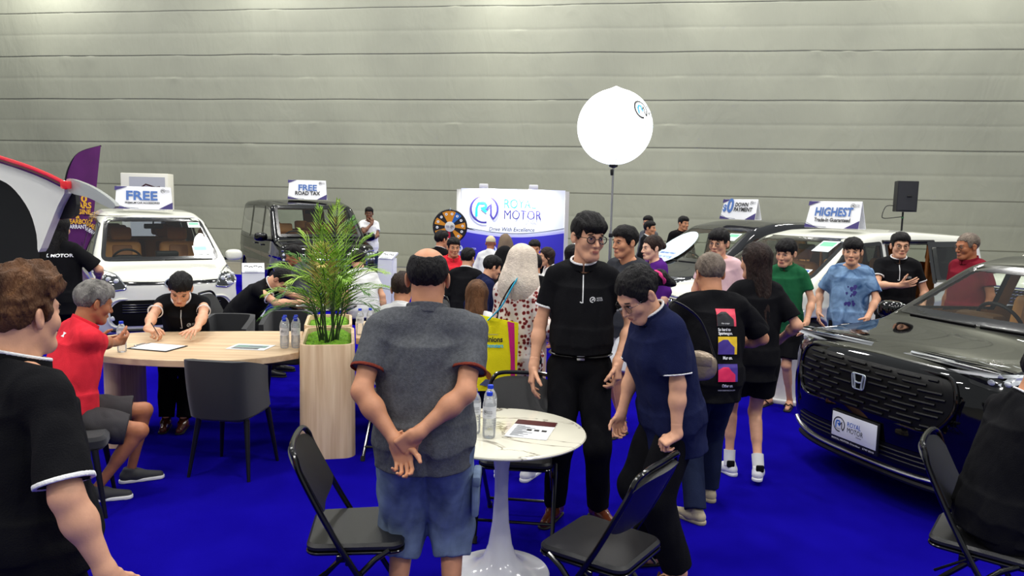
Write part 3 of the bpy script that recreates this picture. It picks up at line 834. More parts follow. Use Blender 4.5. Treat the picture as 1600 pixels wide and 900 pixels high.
# ---- bottles
PET = glassmat('clear_plastic', (.97, .98, .99), 1.0, .02)
def _milk():
    nt = PET.node_tree; o = [n for n in nt.nodes if n.type == 'OUTPUT_MATERIAL'][0]; src = o.inputs[0].links[0].from_socket
    d = nt.nodes.new('ShaderNodeBsdfDiffuse'); d.inputs[0].default_value = (.8, .82, .84, 1); mx = nt.nodes.new('ShaderNodeMixShader'); mx.inputs[0].default_value = .22
    nt.links.new(src, mx.inputs[1]); nt.links.new(d.outputs[0], mx.inputs[2]); nt.links.new(mx.outputs[0], o.inputs[0])
_milk()
def make_bottle():
    root = empty('water_bottle')
    prof = [(.0, .001), (.026, .001), (.031, .008), (.0315, .05)]
    for k in range(5): prof += [(.0295, .055 + k * .012), (.0315, .061 + k * .012)]
    prof += [(.0318, .125), (.0318, .165), (.029, .178), (.02, .197), (.013, .207), (.0125, .214)]
    m = MB(); m.lathe(prof, n=28, capb=True, capt=False); m.build('bottle_body', PET, root)
    m = MB(); m.lathe([(.0128, .206), (.0148, .207), (.0148, .221), (.0138, .224), (0, .224)], n=24, capb=False, capt=False); m.build('bottle_cap', mat('blue_cap', rgb(24, 60, 200), .35), root)
    m = MB(); m.lathe([(.0323, .100), (.0323, .158)], n=32, capb=False, capt=False); lb = m.build('label_band', mat('label_white', rgb(226, 228, 232), .4, alpha=.85), root)
    A = Art(); logo_mark(A, -.012, .0, .011, INK, INK, INK); A.text('ROYAL', INK, .012, .004, .008, width=.022); A.text('MOTOR', INK, .012, -.005, .008, width=.022); A.text('6749 8010', INK, .008, -.017, .006, width=.02)
    A.build('label_print', lambda x, y, l=0: Vector((.0329 * sin(x / .0329), -.0329 * cos(x / .0329), .131 + y)), lb, sub=.008)
    return root
wb = make_bottle()
KIDS.clear()
for c_ in bpy.data.objects:
    if c_.parent: KIDS.setdefault(c_.parent.name, []).append(c_)
G3 = 'small clear water bottles with blue caps'
for x, y, z, rz, lb in [(-.17, 3.52, TZ, 10, 'blue-capped water bottle at the left of the trio on the round marble table'),
                   (-.095, 3.46, TZ, -12, 'blue-capped water bottle standing in front of the trio on the round marble table'),
                   (-.095, 3.60, TZ, 20, 'blue-capped water bottle standing rearmost of the trio on the round marble table'),
                   (-1.715, 5.52, TZ, 8, 'blue-capped water bottle front left in the cluster beside the palm planter'),
                   (-1.635, 5.54, TZ, -6, 'blue-capped water bottle front right in the cluster beside the palm planter'),
                   (-1.745, 5.61, TZ, 3, 'blue-capped water bottle middle left in the cluster beside the palm planter'),
                   (-1.665, 5.63, TZ, 14, 'blue-capped water bottle middle right in the cluster beside the palm planter'),
                   (-1.765, 5.70, TZ, 3, 'blue-capped water bottle rear left in the cluster beside the palm planter'),
                   (-1.685, 5.72, TZ, -9, 'blue-capped water bottle rear right in the cluster beside the palm planter'),
                   (-1.275, 6.16, TZ, 8, 'blue-capped water bottle left of the pair on the rear desk right of the palm'),
                   (-1.195, 6.20, TZ, -8, 'blue-capped water bottle right of the pair on the rear desk right of the palm'),
                   (-2.80, 5.24, TZ, 20, 'blue-capped water bottle held between the hands of the man in red')]:
    place(wb, x, y, rz, lb, 'bottle', G3, z)

# ---- papers
PAPER = mat('paper_white', rgb(228, 230, 232), .5)
def flyer(name, label, x, y, z, rz, w, h, fill):
    root = empty(name, (x, y, z + .001), radians(rz), label, 'paper')
    m = MB(); m.grid(lambda u, v: (w * (u - .5), h * (v - .5), .0014 + .006 * max(0, abs(u - .5) * 2 - .7) ** 2), 10, 6, .0012); pg = m.build('sheet', PAPER, root)
    A = Art(); fill(A, w, h); A.build('print', lambda a, b_, l=0: Vector((a, b_, .0022 + .0004 * l + .006 * max(0, abs(a / w) * 2 - .7) ** 2)), pg)
MAROON = mat('print_maroon', rgb(70, 20, 22), .4); TEAL = mat('print_teal', rgb(120, 150, 140), .4)
def fill1(A, w, h):
    A.poly([(-w / 2, h * .22), (w / 2, h * .22), (w / 2, h * .49), (-w / 2, h * .49)], MAROON)
    A.text('GRAND SALE EVENT', WHITE_INK, 0, h * .38, .028, bold=.02, width=w * .7)
    for k in range(12): A.put(stroke_geo([(-w * .4, h * (.14 - .05 * k)), (-w * .4 + w * (.2 + .07 * (k * 7 % 5)), h * (.14 - .05 * k))], .005), GREY_INK)
    for k in range(3): A.poly([(-w * .1 + w * .18 * k, -h * .1), (w * .02 + w * .18 * k, -h * .1), (w * .02 + w * .18 * k, -h * .02), (-w * .1 + w * .18 * k, -h * .02)], INK)
flyer('sales_flyer', 'sales flyer with a dark red header lying on the round marble table', .115, 3.60, TZ, -14, .21, .297, fill1)
def fill2(A, w, h):
    A.poly([(-w * .42, -h * .1), (w * .4, -h * .1), (w * .4, h * .3), (-w * .42, h * .3)], TEAL)
    A.poly([(-w * .1, -h * .0), (w * .3, -h * .0), (w * .25, h * .2), (-w * .05, h * .2)], GREY_INK)
    for k in range(5): A.put(stroke_geo([(-w * .4, -h * (.18 + .05 * k)), (w * .3, -h * (.18 + .05 * k))], .006), INK)
flyer('sales_brochure', 'green and grey printed brochure lying on the desk left of the bottles', -1.97, 5.52, TZ, -6, .30, .21, fill2)
flyer('sales_sheet', 'small white printed sheet on the rear desk beside two bottles', -1.02, 6.2, TZ, 10, .21, .2, fill2)
root = empty('clipboard', (-2.63, 5.42, TZ + .001), radians(-14), 'black clipboard with a white form under the writing man\'s pen', 'clipboard')
m = MB(); m.box((0, 0, .003), (.34, .24, .005), .002); m.build('board', mat('board_black', rgb(20, 20, 22), .4), root)
m = MB(); m.box((.01, -.005, .007), (.30, .215, .0015)); fm = m.build('form', PAPER, root)
A = Art()
for k in range(9): A.put(stroke_geo([(-.11, .08 - .02 * k), (.10 - .02 * (k % 3), .08 - .02 * k)], .0022), GREY_INK)
A.build('form_print', plane_fn((0.01, -.005, .0078), (1, 0, 0), (0, 1, 0), .0006), fm)
m = MB(); m.box((-.155, 0, .011), (.03, .1, .009), .003); m.build('clip', CHROME, root)

t = empty('side_table', (-2.05, 7.95, 0), 0, 'small black table under the papers of the bent-over man, behind the palm', 'table')
m = MB(); m.lathe([(0, .725), (.36, .725), (.37, .735), (.36, .75), (0, .75)], n=40, capb=False, capt=False); m.build('table_top', TUBE, t)
m = MB(); m.lathe([(0, 0), (.22, 0), (.22, .012), (.03, .03), (.028, .70), (.06, .725)], n=28); m.build('pedestal', TUBE, t)
flyer('sales_sheet', 'white printed sheet on the small black table behind the palm', -2.16, 7.88, .75, 12, .30, .21, fill2)
# ------------------------------------------------------------------ distance-field modelling (numpy) for people
def _v(p): return np.asarray(p, float)
def s_cap(P, a, b, ra, rb):
    a = _v(a); b = _v(b); ab = b - a; L = max(1e-9, ab @ ab)
    t = np.clip(((P - a) @ ab) / L, 0, 1)
    return np.linalg.norm(P - a - t[:, None] * ab, axis=1) - (ra + (rb - ra) * t)
def s_ell(P, c, r, R=None):
    q = P - _v(c)
    if R is not None: q = q @ R
    r = _v(r); k0 = np.linalg.norm(q / r, axis=1); k1 = np.linalg.norm(q / (r * r), axis=1)
    return np.where(k0 < 1e-4, -r.min(), k0 * (k0 - 1) / np.maximum(k1, 1e-9))
def s_box(P, c, h, r, R=None):
    q = P - _v(c)
    if R is not None: q = q @ R
    q = np.abs(q) - (_v(h) - r)
    return np.linalg.norm(np.maximum(q, 0), axis=1) + np.minimum(q.max(1), 0) - r
def smin(a, b, k):
    h = np.maximum(k - np.abs(a - b), 0) / k
    return np.minimum(a, b) - h * h * k * .25
def smax(a, b, k): return -smin(-a, -b, k)
def pl(P, p, n):            # keep side opposite n
    n = _v(n); n = n / np.linalg.norm(n); return (P - _v(p)) @ n
def wob(P, f, seed=0, st=(1, 1, 1)):
    r = np.random.RandomState(seed); q = P * _v(st) * f; d = 0
    for k in range(5):
        w = r.normal(size=3); w /= np.linalg.norm(w); d = d + np.sin(q @ w * (1 + .6 * k) + r.uniform(0, 6) + (d if k else 0) * .8) / (1 + .5 * k)
    return d / 2.6
def polygonise(fn, lo, hi, h):
    """surface nets of fn(P)<0 inside the box lo..hi with cell size h"""
    lo = _v(lo); hi = _v(hi); n = np.maximum(4, np.ceil((hi - lo) / h).astype(int)) + 1
    C = 4; nc = (n + C - 1) // C + 1
    gc = np.stack(np.meshgrid(*[lo[i] + np.arange(nc[i]) * h * C for i in range(3)], indexing='ij'), -1).reshape(-1, 3)
    fc_ = fn(gc).reshape(nc)
    near = np.abs(fc_) < h * C * 1.9
    big = np.repeat(np.repeat(np.repeat(fc_, C, 0), C, 1), C, 2)
    nb = np.repeat(np.repeat(np.repeat(near, C, 0), C, 1), C, 2)
    F = big[2:2 + n[0], 2:2 + n[1], 2:2 + n[2]].astype(float).copy(); N = nb[2:2 + n[0], 2:2 + n[1], 2:2 + n[2]]
    I = np.argwhere(N)
    if len(I):
        F[N] = fn(lo + I * h)
    F[0] = np.maximum(F[0], h); F[-1] = np.maximum(F[-1], h); F[:, 0] = np.maximum(F[:, 0], h); F[:, -1] = np.maximum(F[:, -1], h)
    F[:, :, 0] = np.maximum(F[:, :, 0], h); F[:, :, -1] = np.maximum(F[:, :, -1], h)
    S = F < 0
    m = np.array(F.shape) - 1
    acc = np.zeros((*m, 3)); cnt = np.zeros(m)
    corners = [(i, j, k) for i in (0, 1) for j in (0, 1) for k in (0, 1)]
    def sl(c): return tuple(slice(c[i], c[i] + m[i]) for i in range(3))
    for ax in range(3):
        for c in corners:
            if c[ax]: continue
            d = list(c); d[ax] = 1
            A = F[sl(c)]; B = F[sl(d)]; X = S[sl(c)] != S[sl(d)]
            if not X.any(): continue
            t = np.where(X, A / np.where(X, A - B, 1), 0)
            for i in range(3):
                acc[..., i] += np.where(X, (c[i] + (t if i == ax else 0)), 0)
            cnt += X
    act = cnt > 0
    idx = -np.ones(m, int); idx[act] = np.arange(act.sum())
    V = lo + (np.argwhere(act) + acc[act] / cnt[act][:, None]) * h
    faces = []
    for ax in range(3):
        o1, o2 = (ax + 1) % 3, (ax + 2) % 3
        a = [slice(0, None)] * 3
        sA = [slice(1, m[i]) if i != ax else slice(0, m[i]) for i in range(3)]
        sB = [slice(1, m[i]) if i != ax else slice(1, m[i] + 1) for i in range(3)]
        X = S[tuple(sA)] != S[tuple(sB)]; inside = S[tuple(sA)]
        E = np.argwhere(X)
        if not len(E): continue
        fl = inside[X]
        base = E.copy(); base[:, o1] += 1; base[:, o2] += 1
        def cell(d1, d2):
            q = base.copy(); q[:, o1] -= d1; q[:, o2] -= d2; return idx[q[:, 0], q[:, 1], q[:, 2]]
        Q = np.stack([cell(1, 1), cell(0, 1), cell(0, 0), cell(1, 0)], 1)
        Q = np.where(fl[:, None], Q, Q[:, ::-1])
        faces.append(Q)
    Q = np.concatenate(faces) if faces else np.zeros((0, 4), int)
    Q = Q[(Q >= 0).all(1)]
    return V, Q
def raw_mesh(name, parts, mats, parent=None):
    """parts: list of (V, Q, material index)"""
    Vs = []; Qs = []; Ms = []; o = 0
    for V, Q, mi in parts:
        if not len(Q): continue
        Vs.append(V); Qs.append(Q + o); o += len(V); Ms.append(np.full(len(Q), mi) if np.isscalar(mi) else mi)
    V = np.concatenate(Vs); Q = np.concatenate(Qs); Mi = np.concatenate(Ms).astype(np.int32)
    me = bpy.data.meshes.new(name)
    me.vertices.add(len(V)); me.vertices.foreach_set('co', V.astype(np.float32).ravel())
    me.loops.add(Q.size); me.loops.foreach_set('vertex_index', Q.astype(np.int32).ravel())
    me.polygons.add(len(Q)); me.polygons.foreach_set('loop_start', np.arange(0, Q.size, Q.shape[1], dtype=np.int32))
    me.polygons.foreach_set('use_smooth', np.ones(len(Q), bool)); me.polygons.foreach_set('material_index', Mi)
    for m in mats: me.materials.append(m)
    me.update(calc_edges=True)
    return link(name, me, parent)
# ------------------------------------------------------------------ people
def rotm(yaw=0, pitch=0, roll=0):
    """yaw: turn to the figure's left, pitch: nod forward (face is -Y), roll: tilt"""
    return np.array(Matrix.Rotation(radians(yaw), 3, 'Z') @ Matrix.Rotation(radians(pitch), 3, 'X') @ Matrix.Rotation(radians(roll), 3, 'Y'))
def unit(v):
    v = _v(v); return v / max(1e-9, np.linalg.norm(v))
def ik2(a, t, l1, l2, hint):
    a = _v(a); t = _v(t); d = t - a; L = np.linalg.norm(d); mx = (l1 + l2) * .998
    if L > mx: t = a + d / L * mx; d = t - a; L = mx
    L = max(L, abs(l1 - l2) + .02); u = unit(d)
    x = (l1 * l1 - l2 * l2 + L * L) / (2 * L); h = sqrt(max(0, l1 * l1 - x * x))
    hv = _v(hint) - (_v(hint) @ u) * u
    return a + u * x + unit(hv) * h, t
_cs = {}
def cubesphere(n=6):
    if n in _cs: return _cs[n]
    V = []; Q = []; key = {}
    def vid(p):
        k = tuple(np.round(p, 5))
        if k not in key: key[k] = len(V); V.append(unit(p))
        return key[k]
    for ax in range(3):
        for sg in (-1, 1):
            for i in range(n):
                for j in range(n):
                    q = []
                    for (a, b) in ((i, j), (i + 1, j), (i + 1, j + 1), (i, j + 1)):
                        p = np.zeros(3); p[ax] = sg; p[(ax + 1) % 3] = math.tan((a / n * 2 - 1) * pi / 4); p[(ax + 2) % 3] = math.tan((b / n * 2 - 1) * pi / 4); q.append(vid(p))
                    Q.append(q if sg > 0 else q[::-1])
    _cs[n] = (np.array(V), np.array(Q)); return _cs[n]
def blob(c, r, R=None, n=5):
    V, Q = cubesphere(n); W_ = V * _v(r)
    if R is not None: W_ = W_ @ np.asarray(R).T
    return W_ + _v(c), Q

SKINS = {}
def skin(name, c):
    m = mat('skin_' + name, c, .48, noise=.06, nscale=30, bump=.06, bscale=220, sss=.0, spec=.4)
    return m
SK_L = skin('light', rgb(214, 160, 128)); SK_M = skin('medium', rgb(196, 138, 104)); SK_T = skin('tan', rgb(170, 108, 74)); SK_D = skin('dark', rgb(112, 74, 52)); SK_P = skin('pale', rgb(226, 180, 152))
LIP = mat('lip', rgb(176, 104, 90), .45); EYEW = mat('eye_white', rgb(222, 216, 210), .25); IRIS = mat('iris_dark', rgb(26, 16, 12), .15)
def hairmat(name, c, c2=None, rough=.6):
    return mat('hair_' + name, c, rough, color2=c2, noise=.5, nscale=18, nstretch=(1, 1, .25), bump=1.0, bscale=170, spec=.25)
H_BLK = hairmat('black', rgb(10, 9, 10), rgb(24, 21, 22)); H_BRN = hairmat('brown', rgb(52, 32, 20), rgb(110, 74, 46)); H_GRY = hairmat('grey', rgb(70, 68, 66), rgb(150, 146, 140), .6)
H_DKB = hairmat('dark_brown', rgb(26, 18, 16), rgb(54, 38, 32)); H_SLT = hairmat('salt', rgb(90, 80, 72), rgb(140, 126, 112), .6)
FR = mat('spectacle_frame', rgb(24, 20, 20), .25); LENS = glassmat('spectacle_lens', (.94, .96, .96), .8)
def cloth(name, c, noise=.12, bump=.35, bscale=260, rough=.9, **k):
    return mat(name, c, rough, noise=noise, nscale=k.pop('nscale', 7), bump=bump, bscale=bscale, sheen=k.pop('sheen', .0), spec=.12, **k)
C_BLK = cloth('cloth_black', rgb(17, 17, 20)); C_BLK2 = cloth('cloth_black_trousers', rgb(15, 15, 18)); C_WHT = cloth('cloth_white', rgb(222, 222, 220))
C_NVY = cloth('cloth_navy', rgb(22, 28, 62)); C_GRY = cloth('cloth_heather_grey', rgb(84, 86, 90), noise=.2, nscale=90); C_RED = cloth('cloth_red', rgb(222, 46, 60))
C_JEAN = cloth('denim_light', rgb(104, 120, 146), noise=.28, nscale=14, bscale=700); C_JEAND = cloth('denim_dark', rgb(26, 34, 58), noise=.2)
C_TRIM = cloth('trim_white', rgb(228, 228, 228))

HAND_POSES = {'relax': ((14, 22, 14), (18, 26, 16), (22, 30, 18), (26, 34, 20), 20), 'flat': ((4, 6, 4), (3, 5, 4), (4, 6, 4), (6, 8, 5), 10),
              'grip': ((62, 72, 40), (64, 76, 40), (66, 78, 42), (66, 78, 44), 55), 'pen': ((48, 52, 20), (52, 56, 30), (60, 70, 40), (64, 74, 44), 50),
              'curl': ((30, 42, 26), (34, 46, 28), (40, 50, 30), (44, 54, 34), 35), 'spread': ((6, 14, 8), (12, 20, 10), (18, 24, 14), (10, 18, 10), 6)}
def hand_prims(W_, fd, palm, left, pose, s=1.):
    z = unit(fd); y = unit(_v(palm) - (_v(palm) @ z) * z); x = np.cross(y, z) * (1 if left else -1)
    pr = []; C = lambda a, b, c: W_ + (x * a + y * b + z * c) * s
    R = np.stack([x, y, z], 1)
    pr.append(('box', C(.002, .0, .046), _v((.038, .0125, .044)) * s, .0115 * s, R, .012))
    pr.append(('cap', C(0, 0, -.01), C(0, 0, .02), .025 * s, .021 * s, .02))
    pr.append(('cap', C(.018, .008, .02), C(.030, .006, .045), .015 * s, .012 * s, .01))
    P = HAND_POSES[pose]; sp = 7 if pose == 'spread' else 2.2
    for i, (bx, bz, ln, rd) in enumerate(((.029, .086, 1.0, .0088), (.010, .091, 1.1, .0090), (-.0095, .087, 1.02, .0086), (-.027, .078, .82, .0078))):
        p = C(bx, .001, bz - .01); a = 0; fan = radians((1.5 - i) * sp)
        fz = unit(z * cos(fan) + x * sin(fan)); r = rd * s
        for j, sl in enumerate((.043, .026, .021)):
            a += radians(P[i][j]); d = fz * cos(a) + y * sin(a); q = p + d * sl * ln * s
            pr.append(('cap', p, q, r, r * (.93 if j < 2 else .8), .004)); p = q; r *= .93
    cl = radians(P[4]); p = C(.028, .004, .022)
    d = unit(x * .8 + z * .75 + y * .2)
    for j, sl in enumerate((.040, .033, .026)):
        q = p + d * sl * s; pr.append(('cap', p, q, (.0125, .0105, .0098)[j] * s, (.0108, .0100, .0075)[j] * s, .006)); p = q
        ax = cl * (.55, .5, 0)[j]; d = unit(d * cos(ax) + (y * .7 - x * .7) * sin(ax) + z * .12 * sin(ax))
    return pr
def ev(P, prims, infl=0.):
    d = None
    for p in prims:
        if p[0] == 'cap': e = s_cap(P, p[1], p[2], p[3] + infl, p[4] + infl); k = p[5]
        elif p[0] == 'ell': e = s_ell(P, p[1], _v(p[2]) + infl, p[3]); k = p[4]
        elif p[0] == 'box': e = s_box(P, p[1], _v(p[2]) + infl, p[3] + infl, p[4]); k = p[5]
        elif p[0] == 'tub': e = s_etube(P, *p[1:5], infl); k = p[5]
        d = e if d is None else smin(d, e, k)
    return d
def s_etube(P, a, b, ra, rb, infl=0.):
    """elliptic tube between a and b; ra, rb = (rx, ry); cross axes taken from X and Y"""
    a = _v(a); b = _v(b); ax = b - a; L = np.linalg.norm(ax); ax = ax / L
    q = P - a; t = q @ ax; f = np.clip(t / L, 0, 1)
    X = getattr(s_etube, 'X', np.array([1., 0, 0])); xv = unit(X - (X @ ax) * ax); yv = np.cross(ax, xv)
    rx = ra[0] + (rb[0] - ra[0]) * f + infl; ry = ra[1] + (rb[1] - ra[1]) * f + infl
    u = q @ xv; w = q @ yv
    rad = (np.sqrt((u / rx) ** 2 + (w / ry) ** 2) - 1) * np.minimum(rx, ry)
    return np.maximum(rad, np.abs(t - L / 2) - L / 2 - infl)

def head_prims(c, R, s, age=0, fem=False):
    T = lambda x, y, z: c + R @ (_v((x, y, z)) * s)
    E = lambda cc, r, k, RR=None: ('ell', T(*cc), _v(r) * s, R if RR is None else R @ RR, k * s)
    K = lambda a, b, ra, rb, k: ('cap', T(*a), T(*b), ra * s, rb * s, k * s)
    jw = .92 if fem else 1.
    pr = [E((0, .012, .032), (.076, .094, .084), .02), E((0, -.028, -.028), (.057 * jw, .062, .080), .03), K((-.016 * jw, -.066, -.098), (.016 * jw, -.066, -.098), .020, .020, .03),
          K((-.044 * jw, -.004, -.060), (-.018, -.056, -.098), .016, .016, .03), K((.044 * jw, -.004, -.060), (.018, -.056, -.098), .016, .016, .03),
          E((-.038, -.058, -.030), (.024, .024, .026), .02), E((.038, -.058, -.030), (.024, .024, .026), .02),
          K((-.034, -.073, .020), (-.010, -.084, .017), .011, .010, .016), K((.034, -.073, .020), (.010, -.084, .017), .011, .010, .016)]
    return pr
def head_field(P, c, R, s, fem, neckbase):
    d = ev(P, head_prims(c, R, s, 0, fem))
    T = lambda x, y, z: c + R @ (_v((x, y, z)) * s)
    for sx in (-1, 1):
        d = smax(d, -s_ell(P, T(sx * .031, -.098, -.001), _v((.019, .020, .0125)) * s, R), .012 * s)
    for sx in (-1, 1):
        d = smin(d, s_ell(P, T(sx * .031, -.073, .0), _v((.0155, .0135, .0125)) * s, R), .004 * s)
    d = smin(d, s_cap(P, T(0, -.087, .006), T(0, -.108, -.034), .0075 * s, .0105 * s), .012 * s)
    for sx in (-1, 1):
        d = smin(d, s_cap(P, T(sx * .011, -.096, -.038), T(sx * .012, -.088, -.038), .0075 * s, .008 * s), .006 * s)
    d = smin(d, s_ell(P, T(0, -.086, -.066), _v((.024, .010, .013)) * s, R), .012 * s)
    for sx in (-1, 1):
        Re = R @ rotm(0, -12, 0)
        e = s_ell(P, T(sx * .080, .012, -.010), _v((.0075, .018, .031)) * s, R @ rotm(sx * -22, -10, 0))
        e = smax(e, -s_ell(P, T(sx * .089, .006, -.006), _v((.007, .010, .019)) * s, R @ rotm(sx * -22, -10, 0)), .004 * s)
        d = smin(d, e, .006 * s)
    return d
def face_bits(c, R, s, brow=None, smile=0, eyeclosed=False):
    T = lambda x, y, z: c + R @ (_v((x, y, z)) * s)
    out = []
    for sx in (-1, 1):
        Rt = R @ rotm(sx * 16, 0, 0)
        if not eyeclosed:
            V, Q = blob(T(sx * .031, -.0815, -.0005), _v((.0125, .0065, .0048)) * s, Rt); out.append((V, Q, 2))
            V, Q = blob(T(sx * .031, -.0865, -.0005), _v((.0054, .003, .0048)) * s, Rt, 4); out.append((V, Q, 3))
        V, Q = blob(T(sx * .031, -.0845, .0052), _v((.0145, .0055, .0022)) * s, Rt @ rotm(0, 0, 0), 4); out.append((V, Q, 4))
        V, Q = blob(T(sx * .033, -.0838, .0215), _v((.0175, .0055, .0036)) * s, R @ rotm(sx * 18, 0, sx * 6), 5); out.append((V, Q, 4))
    V, Q = blob(T(0, -.0935, -.0640), _v((.0205, .0058, .0034)) * s, R); out.append((V, Q, 1))
    V, Q = blob(T(0, -.0928, -.0705), _v((.0165, .0060, .0040)) * s, R); out.append((V, Q, 1))
    return out

def hair_fn(style, c, R, s, seed):
    def fn(P):
        q = ((P - c) @ R) / s
        x, y, z = q[:, 0], q[:, 1], q[:, 2]
        strand = wob(q, 210, seed, (1, .45, .3)) * .0022 + (.5 - np.abs(wob(q, 75, seed + 1, (1.3, .5, .35)))) * .0055
        E = lambda cc, r: s_ell(q, cc, r)
        def keep(ys, zs): return (np.interp(y, ys, zs) - z) * .75
        if style in ('short', 'fringe', 'quiff', 'bald', 'grey_short', 'crop'):
            d = E((0, .016, .034), (.0835, .100, .090))
            if style in ('short', 'fringe', 'quiff'):
                d = smin(d, E((0, -.006, .068), (.076, .092, .062)), .025); strand = strand * 1.3 + (.5 - np.abs(wob(q, 55, seed + 6, (1.5, .5, .5)))) * .005 * np.clip((z - .03) / .05, 0, 1)
            if style == 'fringe': d = smin(d, E((0, -.062, .058), (.068, .042, .036)), .02)
            if style == 'quiff':
                d = smin(d, E((.012, -.050, .096), (.062, .050, .040)), .03); d = smin(d, E((.0, .02, .090), (.062, .080, .040)), .03); strand = strand * 2 + (.5 - np.abs(wob(q, 34, seed + 3, (1.8, .45, .6)))) * .010 + wob(q, 60, seed + 4, (1.8, .4, .6)) * .002
            f0 = {'fringe': .030, 'quiff': .062, 'short': .054, 'bald': .20, 'grey_short': .062, 'crop': .06}[style]
            kp = keep([-.12, -.07, -.046, -.036, -.012, .000, .022, .030, .060, .10], [f0, f0 - .004, .040, -.012, -.018, .022, .022, -.020, -.058, -.070])
            jag = (wob(q, 95, seed + 5, (1.6, .7, .25)) * .006 + wob(q, 220, seed + 15, (1.6, .7, .2)) * .003) * (2.0 if style == 'fringe' else 1.0)
            d = smax(d - strand, kp - jag, .004)
            if style == 'bald':
                d = smax(E((0, .016, .030), (.0815, .099, .084)) - strand, kp, .006)
                d = smax(d, -(E((0, .006, .120), (.060, .104, .068))) , .012)
            return d * s
        if style in ('long', 'long_fringe', 'bun', 'pony', 'bob', 'straight_back'):
            d = E((0, .014, .036), (.084, .103, .092))
            kp = keep([-.12, -.075, -.050, -.030, .0, .03, .06, .10], [.064, .058, .030, -.05, -.075, -.08, -.085, -.09])
            d = smax(d, kp, .008)
            if style in ('long', 'straight_back'):
                L = .30 if style == 'long' else .42
                d = smin(d, s_cap(q, (0, .050, .02), (0, .082, -L), .070, .055), .04)
                for sx in (-1, 1): d = smin(d, s_cap(q, (sx * .062, .018, .03), (sx * .070, .050, -L * .8), .022, .022), .03)
                d = smax(d, -s_cap(q, (0, -.01, -.10), (0, .0, -.5), .052, .075), .02) if False else d
            if style == 'bob':
                d = smin(d, s_cap(q, (0, .04, .02), (0, .052, -.12), .070, .052), .03)
                for sx in (-1, 1): d = smin(d, s_cap(q, (sx * .066, .012, .03), (sx * .068, .020, -.10), .020, .016), .02)
            if style == 'bun': d = smin(d, s_ell(q, (0, .115, .010), (.040, .034, .036)), .012)
            if style == 'pony':
                d = smin(d, s_cap(q, (0, .10, -.005), (.01, .135, -.01), .028, .030), .015)
                d = smin(d, s_cap(q, (.01, .135, -.01), (.02, .165, -.07), .030, .016), .02)
                strand = strand * 1.6 + wob(q, 40, seed + 9, (1, 1, .6)) * .003
            return (d - strand) * s
        if style == 'cap':
            d = E((0, .012, .036), (.083, .101, .094)); d = smax(d, .022 - z, .004)
            b = smax(s_ell(q, (0, -.085, .030), (.066, .078, .012)), -s_ell(q, (0, .01, .02), (.07, .09, .3)), .006)
            return smin(d, b, .008) * s
        return E((0, 0, 0), (.01, .01, .01)) * s
    return fn

